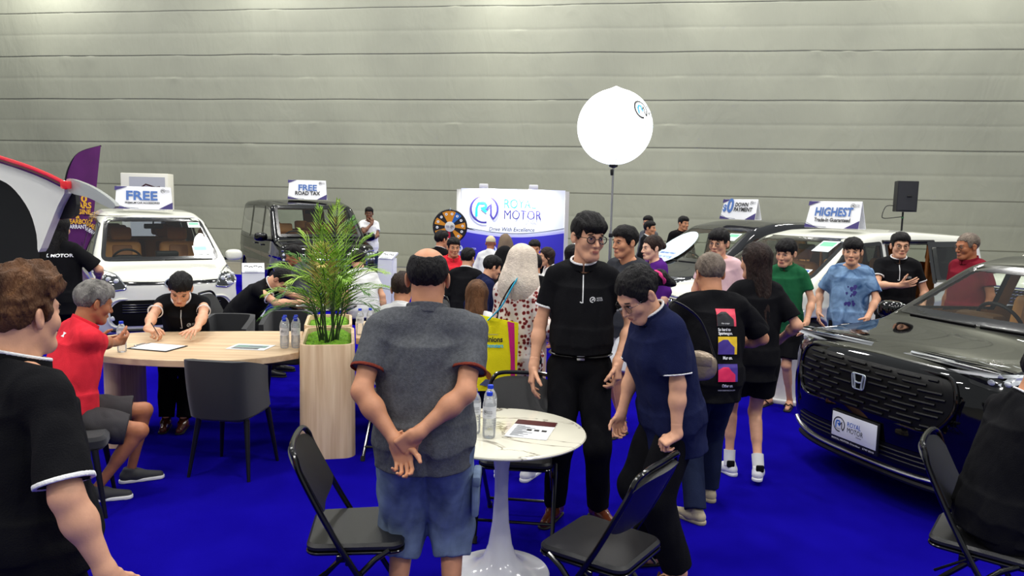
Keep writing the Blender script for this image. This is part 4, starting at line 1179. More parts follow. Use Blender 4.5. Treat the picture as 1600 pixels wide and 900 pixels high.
PEOPLE = []
def person(label, x, y, rz, H=1.70, build=1., fem=False, sk=None, hair='short', hc=None, head=(0, 0, 0), lean=0., side=0., twist=0., pel=None, pelshift=(0, 0),
           arms=None, legs=None, top=None, bottom=None, shoes=None, res=1., seed=1, glasses=False, scarf=None, hs=1., fat=0., cat='person', group=None, z0=0., beard=False, neck=0.):
    """res: 1 = closest to the camera; larger = coarser"""
    sk = sk or SK_L; hc = hc or H_BLK; k = H / 1.72
    root = empty('person', (x, y, z0), radians(rz), label, cat, group)
    sitting = pel is not None
    pz = pel if sitting else .90 * k
    wd = build * (0.93 if fem else 1.)
    pv = np.array([pelshift[0], pelshift[1], pz])
    Rm = rotm(twist * .4, lean * .6, side * .6); Rc = rotm(twist, lean, side)
    waist = pv + Rm @ _v((0, 0, .15 * k)); chest = waist + Rc @ _v((0, 0, .165 * k)); nb = waist + Rc @ _v((0, 0, .372 * k))
    S = {}; sw = (.165 if not fem else .145) * k * wd
    for sg, n in ((1, 'L'), (-1, 'R')): S[n] = nb + Rc @ _v((sg * sw, .012, -.050 * k))
    Rh = rotm(*head); hdc = nb + (Rc @ _v((0, -.004, .055 * k))) + Rh @ _v((0, -.022, (.104 + neck) * k)); hsx = 1.0 * hs * (k ** .35)
    neck_t = hdc + Rh @ (_v((0, .022, -.05)) * hsx)
    # torso
    b = build; g = .95 if fem else 1.
    tor = [('ell', pv + _v((0, 0, .0)), _v((.150 * b, .112 * b, .12)) * k, None, .05), ('ell', waist, _v((.128 * b * g, (.098 + fat * .5) * b, .16)) * k, Rm, .08),
           ('ell', chest, _v((.150 * b * g, .108 * b, .19)) * k, Rc, .08), ('cap', nb + Rc @ _v((sw * .6, .010, -.045 * k)), nb + Rc @ _v((-sw * .6, .010, -.045 * k)), .054 * k * b, .054 * k * b, .05),
           ('cap', nb + Rc @ _v((0, .01, .035)), S['L'] + Rc @ _v((-.03, 0, .0)), .036 * k, .042 * k * b, .05), ('cap', nb + Rc @ _v((0, .01, .035)), S['R'] + Rc @ _v((.03, 0, .0)), .036 * k, .042 * k * b, .05)]
    if fat: tor.append(('ell', waist + Rm @ _v((0, -.05 * k, -.03)), _v((.13 * b, .10 + fat, .13)) * k, Rm, .06))
    if fem:
        for sg in (-1, 1): tor.append(('ell', chest + Rc @ _v((sg * .062, -.085, .01)), _v((.055, .05, .055)) * k * b, Rc, .04))
    neckp = [('cap', nb + Rc @ _v((0, .008, -.05)), neck_t, (.054 if fem else .062) * k * min(b, 1.15), (.047 if fem else .054) * k * min(b, 1.15), .03)]
    # legs
    legs = legs or {}
    lp = {}; legprims = []
    for sg, n in ((1, 'L'), (-1, 'R')):
        (fx, fy), hint, fyaw, lift = legs.get(n, ((sg * .10, 0), (0, -1, 0), sg * 10, 0))
        hip = pv + _v((sg * .083 * k * (1 + (b - 1) * .4), 0, -.03 * k)); ank = _v((fx, fy + .03, .085 * k + lift))
        kn, ank = ik2(hip, ank, .425 * k, .410 * k, hint); lp[n] = (hip, kn, ank, fyaw, lift)
        w = (.5 + .5 * b)
        legprims += [('cap', hip, kn, .082 * k * w, .054 * k * w, .04), ('cap', kn, ank, .052 * k * w, .036 * k, .03),
                     ('cap', kn + (ank - kn) * .18 + unit(np.cross(ank - kn, (1, 0, 0))) * -.0 + _v((0, .014, 0)) * k, kn + (ank - kn) * .48 + _v((0, .012, 0)) * k, .048 * k * w, .040 * k * w, .03)]
    # arms
    arms = arms or {}; ap = {}; 
    for sg, n in ((1, 'L'), (-1, 'R')):
        a = arms.get(n) or {}
        t = a.get('to')
        if a.get('tow') is not None: t = rotm(-rz) @ (_v(a['tow']) - _v((x, y, z0)))
        hint = a.get('hint', (sg * .6, 1, -.2))
        if t is None: t = S[n] + Rc @ _v((sg * .085, -.04, -.50 * k)); 
        el, wr = ik2(S[n], t, .275 * k, .245 * k, hint)
        fd = a.get('fd'); fd = unit(wr - el) if fd is None else unit(fd)
        palm = a.get('palm', (-sg, .15, 0)); ap[n] = dict(el=el, wr=wr, fd=fd, palm=palm, pose=a.get('pose', 'relax'), left=n == 'L')
    parts = []
    h0 = .0075 * res
    # coarse torso + legs
    BP = tor + legprims
    allp = np.array([pv, waist, nb] + [q for n in lp for q in lp[n][:3]])
    lo = allp.min(0) - .22 * k * b; hi = allp.max(0) + .17 * k * b
    hide = -.008
    def fb(P): return ev(P, BP, hide)
    covered = bottom is not None and bottom.get('len', 1) >= .97
    V, Q = polygonise(fb, lo, hi, max(h0 * (1.9 if covered else 1.15), .013)); parts.append((V, Q, 0))
    # head + neck
    hh = .0034 * max(res, .9) if res < 2.2 else .0034 * res
    def fh(P):
        d = head_field(P, hdc, Rh, hsx, fem, nb); return smin(d, ev(P, neckp), .025)
    pts = np.array([hdc + Rh @ (_v(q) * hsx) for q in ((-.11, -.13, -.14), (.11, .13, .14), (.11, -.13, -.14), (-.11, .13, .14), (.11, .13, -.14), (-.11, -.13, .14))] + [nb - .075, nb + .075])
    V, Q = polygonise(fh, pts.min(0), pts.max(0), hh); parts.append((V, Q, 0))
    parts += face_bits(hdc, Rh, hsx)
    # arms with hands
    for n in 'LR':
        a = ap[n]; m_ = S[n] + (a['el'] - S[n]) * .3
        af = [('cap', m_, a['el'], .042 * k * (.4 + .6 * b) * (.9 if fem else 1), .0335 * k * (.4 + .6 * b), .03), ('cap', a['el'], a['el'] + (a['wr'] - a['el']) * .32, .0335 * k * (.4 + .6 * b), .0365 * k * (.4 + .6 * b), .03), ('cap', a['el'] + (a['wr'] - a['el']) * .3, a['wr'], .0355 * k * (.4 + .6 * b), .0230 * k, .03)]
        hp = hand_prims(a['wr'], a['fd'], a['palm'], a['left'], a['pose'], .98 * k * (.95 if fem else 1.03))
        q = np.array([p[1] for p in hp] + [p[2] for p in hp if p[0] == 'cap'])
        hres = .0036 * max(1, res * .95)
        def fa(P): return ev(P, af)
        bb = np.array([m_, a['el'], a['wr']])
        V, Q = polygonise(fa, bb.min(0) - .06, bb.max(0) + .06, .006 * max(1, res)); parts.append((V, Q, 0))
        wr2 = [('cap', a['wr'] - unit(a['wr'] - a['el']) * .05, a['wr'], .028 * k, .0245 * k, .02)]
        if res < 3.2:
            fhh = lambda P: ev(P, wr2 + hp)
            lo_ = np.minimum(q.min(0), wr2[0][1]) - .03; hi_ = np.maximum(q.max(0), wr2[0][1]) + .03
            V, Q = polygonise(fhh, lo_, hi_, hres); parts.append((V, Q, 0))
        else:
            V, Q = polygonise(lambda P: ev(P, wr2 + hp), q.min(0) - .03, q.max(0) + .03, .007); parts.append((V, Q, 0))
    body = raw_mesh('body', parts, [sk, LIP, EYEW, IRIS, hc if hair != 'cap' else H_BLK], root)
    # hair
    if hair and not scarf:
        hf = hair_fn(hair, hdc, Rh, hsx, seed)
        ext = .16 if hair not in ('long', 'straight_back', 'pony', 'bun') else .22
        lo = hdc - ext * hsx; hi = hdc + ext * hsx
        if hair in ('long', 'straight_back'): 
            tail = hdc + Rh @ _v((0, .08, -.48)) * hsx; lo = np.minimum(lo, tail - .1); hi = np.maximum(hi, tail + .1)
        V, Q = polygonise(hf, lo, hi, .0038 * max(1, res * .9)); raw_mesh('hair' if hair != 'cap' else 'cap', [(V, Q, 0)], [hc], root)
    if scarf:
        sm, drop = scarf
        s_ = hsx
        def fs(P):
            q = ((P - hdc) @ Rh) / s_
            d = smin(s_ell(q, (0, .018, .014), (.092, .110, .108)), s_cap(q, (0, .012, -.055), (0, .02, -.13), .078, .092), .05)
            d = smax(d, -s_ell(q, (0, -.125, -.02), (.056, .085, .082)), .012) * s_
            dr = s_ell(P, nb + Rc @ _v((0, .012, -.02)), _v((.175 * wd * k, .125 * k, drop)), Rc)
            d = smin(d, dr, .07)
            return d + .0055 * wob(P, 26, seed, (1, 1, .35)) + .003 * wob(P, 60, seed + 2, (1, 1, .5))
        lo = np.minimum(hdc - .15, nb - _v((.24, .2, drop + .05))); hi = np.maximum(hdc + .16, nb + _v((.24, .2, .05)))
        V, Q = polygonise(fs, lo, hi, .005 * max(1, res)); raw_mesh('headscarf', [(V, Q, 0)], [sm], root)
    if glasses:
        T = lambda x_, y_, z_: Vector(hdc + Rh @ (_v((x_, y_, z_)) * hsx))
        m = MB(); w_ = glasses if isinstance(glasses, float) else .0022
        for sx in (-1, 1):
            rr = [(sx * .034 + .024 * cos(t), -.101 + .006 * abs(cos(t)), -.004 + .0195 * sin(t)) for t in np.linspace(0, 2 * pi, 20, endpoint=False)]
            m.tube([T(*p) for p in rr], w_, 6, closed=True)
            m.tube([T(sx * .058, -.093, .004), T(sx * .076, -.07, .004), T(sx * .084, .005, .006)], w_ * .8, 5)
        m.tube([T(-.010, -.103, .0), T(0, -.106, .003), T(.010, -.103, .0)], w_ * .9, 5)
        gl = m.build('glasses', FR, root)
        m = MB()
        for sx in (-1, 1):
            n_ = 16; m.add([T(sx * .034 + .023 * cos(t), -.100, -.004 + .0185 * sin(t)) for t in np.linspace(0, 2 * pi, n_, endpoint=False)], [tuple(range(n_))])
        m.build('lens', LENS, gl, smooth=False, merge=False)
    J = dict(pv=pv, waist=waist, chest=chest, nb=nb, S=S, arms=ap, legs=lp, head=hdc, Rh=Rh, Rc=Rc, Rm=Rm, k=k, hs=hsx, root=root)
    # ---- clothing
    if top:
        fit = top.get('fit', .016); sl = top.get('sleeve', .62); hem = top.get('hem', -.06); mt = top['m']
        bulge = top.get('w', 0.)
        s_etube.X = Rc @ _v((1., 0, 0))
        hp_ = pv + (Rm @ _v((0, 0, hem * k)) if not sitting else Rm @ _v((0, 0, max(hem, -.05) * k)))
        X0 = Rm @ _v((1., 0, 0))
        hl = max(0, -hem - .06)
        TP = tor + [('tub', chest + Rc @ _v((0, 0, .07 * k)), chest * .35 + hp_ * .65, ((.118 * b * g + bulge * .5) * k, (.088 * b + fat * .2) * k), ((.150 * b + bulge) * k, (.122 * b + fat * .55) * k), .09),
                    ('tub', chest * .4 + hp_ * .6, hp_ - Rm @ _v((0, 0, .03)), ((.148 * b + bulge) * k, (.118 * b + fat * .5) * k), ((.162 * b + bulge + hl * .12) * k, (.132 * b + fat * .5 + hl * .06) * k), .06)]
        sleeves = []; cut = {}
        for n in 'LR':
            a = ap[n]; sw1 = top.get('sw', .058) * (.35 + .65 * b); e = a['el']; d1 = unit(e - S[n])
            if sl <= 1: 
                end = S[n] + (e - S[n]) * sl; sleeves.append(('cap', S[n], end + d1 * .03, .052 * k * (.35 + .65 * b), sw1 * k, .05)); cut[n] = (end, d1, sw1 * k)
            else:
                end = e + (a['wr'] - e) * (sl - 1); d2 = unit(a['wr'] - e)
                sleeves += [('cap', S[n], e, .056 * k * b, .052 * k, .05), ('cap', e, end + d2 * .02, .052 * k, .042 * k, .03)]; cut[n] = (end, d2, .042 * k)
        npl = nb + Rc @ _v((0, 0, top.get('neck', .028)) ); nn = Rc @ unit((0, -.42, 1))
        amp = top.get('fold', .009)
        def ftop(P, extra=0., cutk=True):
            s_etube.X = X0
            d = ev(P, TP, fit + extra)
            for n, c_ in (('L', 0), ('R', 1)):
                sd = None
                for p in (sleeves[:len(sleeves) // 2] if n == 'L' else sleeves[len(sleeves) // 2:]):
                    e = s_cap(P, p[1], p[2], p[3] + extra, p[4] + extra); sd = e if sd is None else smin(sd, e, .04)
                sd = smax(sd, pl(P, cut[n][0], cut[n][1]), .004)
                d = smin(d, sd, .035)
            low = np.clip((nb[2] - P[:, 2]) / .5, 0, 1)
            w_ = wob(P, 17, seed, (1, 1, .45)) * amp * (.4 + low) + (.5 - np.abs(wob(P, 24, seed + 4, (1, 1, .5)))) * amp * .9 + wob(P, 70, seed + 8, (1, 1, .7)) * amp * .16
            return d + w_
        def ft(P):
            d = ftop(P)
            d = smax(d, pl(P, hp_, -(Rm @ _v((0, 0, 1.)))), .006)
            d = smax(d, pl(P, npl, nn), .006)
            return smax(d, -ev(P, [('cap', nb + Rc @ _v((0, -.012, .0)), nb + Rc @ _v((0, -.03, .3)), .062 * k * min(b, 1.15) + top.get('open', 0), .075 * k + top.get('open', 0), .01)]), .006)
        q = np.array([pv, chest, nb, hp_, S['L'], S['R'], cut['L'][0], cut['R'][0]] + ([ap['L']['el'], ap['R']['el']] if sl > 1 else []))
        mg = .19 * max(b, 1) + bulge; V, Q = polygonise(ft, q.min(0) - mg, q.max(0) + mg, max(.0062, .0062 * res)); sh = raw_mesh('shirt', [(V, Q, 0)], [mt], root)
        J['shirt'] = sh
        if top.get('trim') is not None and res < 4:
            tm = top['trim']
            for n in 'LR':
                e, d_, r_ = cut[n]
                if sl > 1: continue
                def fc2(P):
                    dd = ftop(P, .0022); t = (P - e) @ d_
                    s1 = s_cap(P, e - d_ * .05, e + d_ * .03, r_ + .02, r_ + .02)
                    dd = np.maximum(np.maximum(dd, s1), np.maximum(t - .0022, -t - top.get('tw', .009)))
                    # cut before the sleeve's own end plane closed it
                    return dd
                def ftrim(P):
                    sd = s_cap(P, S[n], e + d_ * .03, .052 * k * (.35 + .65 * b) + .0025, r_ + .0025); w_ = wob(P, 17, seed, (1, 1, .45)) * amp * .8 + (.5 - np.abs(wob(P, 24, seed + 4, (1, 1, .5)))) * amp * .7
                    t = (P - e) @ d_
                    return np.maximum(np.maximum(sd + w_, -(s_cap(P, S[n], e + d_ * .03, .048 * k * (.35 + .65 * b) - .006, r_ - .008))), np.maximum(t - .003, -t - top.get('tw', .010)))
                V, Q = polygonise(ftrim, e - r_ * 1.7, e + r_ * 1.7, .0035 * max(1, res * .9))
                if len(Q): raw_mesh('sleeve_trim', [(V, Q, 0)], [tm], root)
        if top.get('collar') and res < 5.5:
            cm = top['collar']; cr = .066 * k * min(b, 1.15) * (.93 if fem else 1)
            cn = Rc @ unit((0, -.34, 1)); cb = nb + Rc @ _v((0, -.006, .034 * k))
            up = Rc @ unit((0, -.10, 1))
            def fcol(P):
                t = (P - cb) @ cn
                ax0 = cb - up * .05; ax1 = cb + up * .06
                o = s_cap(P, ax0, ax1, cr + .016, cr + .004); i_ = s_cap(P, ax0 - up * .02, ax1 + up * .02, cr + .006, cr - .006)
                qq = (P - cb) @ Rc
                gap = np.maximum(np.abs(qq[:, 0]) - (.004 + np.clip(qq[:, 2] + .02, 0, 1) * .35), qq[:, 1] + .02)
                return np.maximum(np.maximum(np.maximum(o, -i_), np.maximum(t - .012, -t - .030)), -gap)
            V, Q = polygonise(fcol, cb - .12 * k, cb + .12 * k, .0036 * max(1, res * .85)); co = raw_mesh('collar', [(V, Q, 0)], [cm], root)
            if top.get('ctrim') is not None:
                def fct(P):
                    d = fcol(P) - .0016; t = (P - cb) @ cn
                    return np.maximum(d, np.maximum(t - .0135, -t + .0045))
                V, Q = polygonise(fct, cb - .12 * k, cb + .12 * k, .0034 * max(1, res * .8))
                if len(Q): raw_mesh('collar_trim', [(V, Q, 0)], [top['ctrim']], co)
        if top.get('placket') is not None:
            A = Art(); z1 = .02; z2 = -.125
            A.put(stroke_geo([(0, z1), (0, z2)], .006), top['placket']); A.put(stroke_geo([(-.004, z2), (-.016, z2 + .006)], .006), top['placket'])
            ex = Rc @ _v((1, 0, 0)); ey = Rc @ unit((0, -.12, 1.))
            A.build('placket', surf_fn(sh, nb + Rc @ _v((.0, -.10, -.06)), ex, ey, .002, .3), sh, sub=.012)
        if top.get('chestlogo') is not None:
            A = Art(); A.put(stroke_geo(arc(0, 0, .014, -45, 285, 16), .004), top['chestlogo']); A.put(stroke_geo([(-.006, -.006), (.004, .006), (.006, -.004)], .004), top['chestlogo'])
            A.text('ROYAL', top['chestlogo'], .040, .005, .013, width=.032); A.text('MOTOR', top['chestlogo'], .041, -.007, .013, width=.034)
            ex = Rc @ _v((1, 0, 0)); ey = Rc @ unit((0, -.12, 1.))
            A.build('chest_logo', surf_fn(sh, nb + Rc @ _v((.055, -.12, -.16 * k)), ex, ey, .0025, .3), sh, sub=.01)
    if bottom:
        ln = bottom.get('len', 1.); fit = bottom.get('fit', .014); mb_ = bottom['m']; fl = bottom.get('flare', 1.)
        LPs = []; cuts = []
        for n in 'LR':
            hip, kn, ank, fyaw, lift = lp[n]; w = .5 + .5 * b
            if ln <= .5:
                end = hip + (kn - hip) * ln * 2; dd = unit(kn - hip); LPs.append([('cap', hip, end + dd * .04, (.084 * w + fit) * k, (.070 * w + fit) * k * fl, .03)]); cuts.append((end, dd))
            else:
                end = kn + (ank - kn) * (ln - .5) * 2; dd = unit(ank - kn)
                LPs.append([('cap', hip, kn, (.084 * w + fit) * k, (.060 * w + fit) * k * fl, .03), ('cap', kn, end + dd * .04, (.060 * w + fit) * k * fl, (.046 + fit) * k * fl, .03)]); cuts.append((end, dd))
        amp = bottom.get('fold', .006)
        wp = pv + _v((0, 0, (.085 if not bottom.get('low') else .03) * k))
        def fbt(P):
            d = ev(P, [tor[0]] + ([tor[1]] if not sitting else []), fit * .8)
            d = smax(d, pl(P, wp, Rm @ _v((0, 0, 1.))), .008)
            for L_, (e, dd) in zip(LPs, cuts):
                ld = ev(P, L_); ld = smax(ld, pl(P, e, dd), .005); d = smin(d, ld, .02)
            for ex_ in bottom.get('extra', []): d = smin(d, s_box(P, *ex_), .01)
            return d + wob(P, 20, seed + 11, (1, 1, .5)) * amp + (.5 - np.abs(wob(P, 28, seed + 12, (1, 1, .5)))) * amp * 1.2
        q = np.array([pv, wp] + [p[0] for p in cuts] + [lp['L'][1] if ln > .5 else pv, lp['R'][1] if ln > .5 else pv])
        V, Q = polygonise(fbt, q.min(0) - .19 * b, q.max(0) + .19 * b, max(.0068, .0068 * res)); J['trousers'] = raw_mesh(bottom.get('name', 'trousers'), [(V, Q, 0)], [mb_], root)
    # ---- shoes
    shoes = shoes or {}
    sm = shoes.get('m', mat('shoe_black', rgb(18, 18, 20), .4)); so = shoes.get('sole', mat('sole_dark', rgb(22, 20, 20), .7)); kind = shoes.get('kind', 'shoe')
    for n in 'LR':
        hip, kn, ank, fyaw, lift = lp[n]
        F_ = rotm(fyaw); zt = ank[2] - .085 * k; o_ = _v((ank[0], ank[1], zt)); pit = shoes.get('pitch' + n, 0); F_ = rotm(fyaw, pit)
        T = lambda a_, b_, c_: o_ + F_ @ (_v((a_, b_, c_)) * k)
        sg = 1 if n == 'L' else -1
        up_ = [('cap', T(0, .035, .038), T(0, -.03, .045), .034 * k, .038 * k, .03), ('cap', T(0, -.03, .040), T(sg * -.006, -.165, .026), .037 * k, .026 * k, .03), ('cap', T(0, .03, .05), T(0, .012, .085), .035 * k, .038 * k, .02)]
        lo = T(0, -.06, .05) - .19 * k; hi = T(0, -.06, .05) + .19 * k
        if kind in ('shoe', 'sneaker'):
            def fsh(P):
                q_ = (P - o_) @ F_
                return smax(smax(ev(P, up_), (.012 - q_[:, 2]), .003), q_[:, 2] - (.085 if kind == 'shoe' else .10) * k, .01)
            V, Q = polygonise(fsh, lo, hi, .0055 * max(1, res * .9)); s_o = raw_mesh('shoe', [(V, Q, 0)], [sm], root)
        else:
            V, Q = polygonise(lambda P: ev(P, up_, -.006), lo, hi, .0055 * max(1, res * .9)); s_o = raw_mesh('foot', [(V, Q, 0)], [sk], root)
            m = MB(); m.tube([Vector(T(-.045, -.07, .03)), Vector(T(-.02, -.10, .066)), Vector(T(sg * .0, -.13, .055)), Vector(T(.02, -.10, .066)), Vector(T(.045, -.07, .03))], .006, 6); m.build('sandal_strap', sm, s_o)
        th = .024 if kind == 'sneaker' else .014
        def fso(P):
            q_ = (P - o_) @ F_; a2 = np.array(P); 
            d = s_cap(q_ * _v((1, 1, 0)), (0, .04 * k, 0), (sg * -.004 * k, -.160 * k, 0), .037 * k, .036 * k)
            return smax(d, np.abs(q_[:, 2] - th * .5) - th * .5, .004)
        V, Q = polygonise(fso, lo, hi, .0055 * max(1, res * .9))
        if len(Q): raw_mesh('sole', [(V, Q, 0)], [so], s_o)
        if shoes.get('sock') is not None:
            m = MB(); d_ = unit(kn - ank); m.tube([Vector(ank - d_ * .02), Vector(ank + d_ * .02), Vector(ank + d_ * shoes.get('sockh', .07))], [.040 * k, .041 * k, .042 * k], 16); m.build('sock', shoes['sock'], root)
    PEOPLE.append(J)
    return J
# ------------------------------------------------------------------ cars (local frame: x forward, y left, z up)
DTH = -.12
BADGE = mat('badge_silver', (.60, .67, .69), .38, metal=.6)
def smooth_tab(pts, lo, hi, sig=.05, n=900):
    xs = np.linspace(lo - .5, hi + .5, n); ys = np.interp(xs, [p[0] for p in pts], [p[1] for p in pts])
    dx = xs[1] - xs[0]; k = int(3 * sig / dx) + 1; w = np.exp(-.5 * (np.arange(-k, k + 1) * dx / sig) ** 2); w /= w.sum()
    ys2 = np.convolve(np.pad(ys, k, 'edge'), w, 'valid')
    return lambda x: np.interp(x, xs, ys2)
def paint(name, c, flake=0.):
    m = mat(name, c, .4, coat=1.0, spec=.0); return m
GLASS = glassmat('car_glass', (.80, .84, .80), 1.0); GLASSD = glassmat('car_privacy_glass', (.16, .17, .17), 1.0)
FRIT = mat('window_border_black', rgb(10, 10, 11), .2, coat=.5); PLAST = mat('black_plastic', rgb(20, 20, 21), .5); GLOSSB = mat('piano_black', rgb(8, 8, 9), .12, coat=.6)
TAN = mat('tan_leather', rgb(206, 142, 72), .5, bump=.1, bscale=120); TAN2 = mat('tan_leather_dark', rgb(156, 98, 48), .5, bump=.1, bscale=120); BEIGE = mat('beige_lining', rgb(186, 164, 124), .8); DASH = mat('dash_brown', rgb(66, 48, 34), .6)
TYRE = mat('tyre', rgb(16, 16, 17), .8); RIM = mat('rim_silver', (.55, .56, .58), .25, metal=1.); LAMP = mat('lamp_clear', rgb(200, 204, 208), .08, coat=1.); AMB = mat('lamp_amber', rgb(236, 150, 30), .2, coat=.8); REDL = mat('lamp_red', rgb(190, 14, 22), .15, coat=1., emit=(.8, .02, .03), estr=.25)
def poly2(A, pts, m, n=3):
    q = catmull([(p[0], p[1], 0) for p in pts], n, closed=True); A.poly([(a.x, a.y) for a in q], m)
def ringpoly(pts, w, n=3, outer=True):
    q = [(a.x, a.y) for a in catmull([(p[0], p[1], 0) for p in pts], n, closed=True)]
    return stroke_geo(q, w, closed=True)
def rounded(pts, r=.04, n=4):
    """straight-edged polygon with rounded corners"""
    out = []; N = len(pts)
    for i in range(N):
        a = Vector(pts[i - 1]); p = Vector(pts[i]); b = Vector(pts[(i + 1) % N]); d1 = (a - p); d2 = (b - p)
        rr = min(r, d1.length * .45, d2.length * .45); s = p + d1.normalized() * rr; e = p + d2.normalized() * rr
        for k in range(n + 1):
            t = k / n; q = s * (1 - t) ** 2 + p * 2 * t * (1 - t) + e * t * t; out.append((q.x, q.y))
    return out
def inpoly(x, y, poly):
    c = np.zeros(len(x), bool); n = len(poly)
    for i in range(n):
        x1, y1 = poly[i]; x2, y2 = poly[i - 1]
        if y1 == y2: continue
        t = ((y1 > y) != (y2 > y)) & (x < (x2 - x1) * (y - y1) / (y2 - y1) + x1); c ^= t
    return c
def shrink(poly, d):
    P = np.array(poly); a = .5 * np.sum(P[:, 0] * np.roll(P[:, 1], -1) - np.roll(P[:, 0], -1) * P[:, 1])
    t = np.roll(P, -1, 0) - np.roll(P, 1, 0); n = np.stack([-t[:, 1], t[:, 0]], 1); n /= np.maximum(np.linalg.norm(n, axis=1)[:, None], 1e-9)
    return [tuple(q) for q in P + n * d * (1 if a > 0 else -1)]

def make_car(sp, label, loc, rz, cat='car', h=.022):
    L, W = sp['L'], sp['W']; X2 = L / 2; hwid = W / 2
    root = empty(sp.get('name', 'car'), (loc[0], loc[1], 0), radians(rz), label, cat)
    top = smooth_tab(sp['top'], -X2, X2, sp.get('sig', .06)); bot = smooth_tab(sp.get('bot', [(-X2, .32), (-X2 + .3, .2), (X2 - .5, .18), (X2, .2)]), -X2, X2, .06)
    plan = smooth_tab(sp['plan'], -X2, X2, .1); tumb = smooth_tab(sp['tumble'], 0, 2, .05); xf = smooth_tab(sp['front'], 0, 2, .04); xr = smooth_tab(sp['rear'], 0, 2, .05)
    crown = sp.get('crown', .05); bow = sp.get('bow', .22); wx = sp['wheels']; wr = sp.get('wr', .33)
    e_ = .01
    def field(P):
        x, y, z = P[:, 0], P[:, 1], P[:, 2]; ay = np.sqrt(y * y + 1e-4); yn = ay / hwid
        sl = (top(x + e_) - top(x - e_)) / (2 * e_)
        ft = (z - top(x) + crown * yn ** 2 + sp.get('dome', 0) * 0) / np.sqrt(1 + sl ** 2)
        hw = plan(x) * tumb(z); ts = (tumb(z + e_) - tumb(z - e_)) / (2 * e_) * hwid
        fs = (ay - hw) / np.sqrt(1 + ts ** 2)
        fs = fs - .008 * np.exp(-((z - sp.get('crease', .82)) / .03) ** 2) + .006 * np.exp(-((z - sp.get('crease', .82) + .09) / .06) ** 2)
        ff = x - (xf(z) - bow * yn ** 3.2); fr = (xr(z) + .16 * yn ** 3) - x
        d = smax(ft, fs, sp.get('ks', .10)); d = smax(d, ff, sp.get('kf', .08)); d = smax(d, fr, .10); d = smax(d, bot(x) - z, .05)
        for wx_ in wx:
            c = np.sqrt((x - wx_) ** 2 + (z - wr) ** 2) - (wr + .055)
            d = smax(d, -np.maximum(c, (hwid - .27) - ay), .015)
            lip = np.maximum(np.abs(c - .01) - .03, np.abs(ay - hwid) - .02)
        for f_ in sp.get('mods', []): d = f_(d, P, ay)
        return d
    lo = (-X2 - .05, -hwid - .06, .05); hi = (X2 + .06, hwid + .06, max(p[1] for p in sp['top']) + .06)
    V, Q = polygonise(field, lo, hi, h)
    for _ in range(2):
        d = field(V); g = np.stack([field(V + np.eye(3)[i] * .002) - field(V - np.eye(3)[i] * .002) for i in range(3)], 1) / .004
        g2 = np.maximum((g ** 2).sum(1), .2); st = np.clip(d / g2, -h * .6, h * .6); V = V - g * st[:, None]
    Cn = V[Q].mean(1); nrm = np.cross(V[Q[:, 1]] - V[Q[:, 0]], V[Q[:, 2]] - V[Q[:, 0]]); nrm /= np.maximum(np.linalg.norm(nrm, axis=1)[:, None], 1e-12)
    # normal orientation from the gradient
    gi = g[Q[:, 0]]
    if (nrm * gi).sum(1).mean() < 0: Q = Q[:, ::-1]; nrm = -nrm
    full = raw_mesh('tmp', [(V, Q, 0)], [])
    keep = np.ones(len(Q), bool); inner_keep = np.ones(len(Q), bool)
    wins = sp['windows']
    for (kind, poly, style) in wins:
        er = shrink(poly, .018 + h * .3)
        if kind == 'F': m_ = inpoly(Cn[:, 1], Cn[:, 2], er) & (nrm[:, 0] > .12) & (Cn[:, 0] > 0)
        elif kind == 'B': m_ = inpoly(Cn[:, 1], Cn[:, 2], er) & (nrm[:, 0] < -.2) & (Cn[:, 0] < 0)
        elif kind in 'LR': sgn = 1 if kind == 'L' else -1; m_ = inpoly(Cn[:, 0], Cn[:, 2], er) & (nrm[:, 1] * sgn > .3) & (Cn[:, 1] * sgn > 0)
        keep &= ~m_
    body = raw_mesh('body_shell', [(V, Q[keep], 0)], [sp['paint']], root)
    # lining: same shell, moved inward
    vn = np.zeros_like(V); np.add.at(vn, Q.ravel(), np.repeat(nrm, 4, 0)); vn /= np.maximum(np.linalg.norm(vn, axis=1)[:, None], 1e-9)
    lk = keep & (Cn[:, 2] > sp.get('lining', .5)) & ~((Cn[:, 0] > sp['cowl'] - .02) & (nrm[:, 2] > .0) & (Cn[:, 2] < top(np.full(len(Cn), sp['cowl'])) - .01))
    raw_mesh('cabin_lining', [(V - vn * .028, Q[lk][:, ::-1], 0)], [sp.get('lin_m', BEIGE)], root)
    fnF = surf_fn(full, (X2 + .3, 0, 0), (0, 1, 0), (0, 0, 1), .004, 1.2)
    fnB = surf_fn(full, (-X2 - .3, 0, 0), (0, -1, 0), (0, 0, 1), .004, 1.2)
    fnL = surf_fn(full, (0, hwid + .3, 0), (-1, 0, 0), (0, 0, 1), .004, .6); fnR = surf_fn(full, (0, -hwid - .3, 0), (1, 0, 0), (0, 0, 1), .004, .6)
    FN = dict(F=fnF, B=fnB, L=lambda x, y, l=0: fnL(-x, y, l), R=fnR)
    for (kind, poly, style) in wins:
        f = FN[kind]
        if style != 'open':
            A = Art(); A.poly(shrink(poly, .005), GLASSD if style == 'dark' else GLASS)
            pane = A.build('windscreen' if kind == 'F' else ('rear_window' if kind == 'B' else 'side_window'), f, root, sub=.12 if kind in 'LR' else .09)
            pane.data.polygons.foreach_set('use_smooth', [True] * len(pane.data.polygons))
        else: pane = None
        A = Art(); A.put(stroke_geo(shrink(poly, .014), .044 if kind != 'F' else .05, closed=True), FRIT)
        A.build('window_border', lambda x, y, l=0, f=f: f(x, y, 1), pane or root, sub=.08)
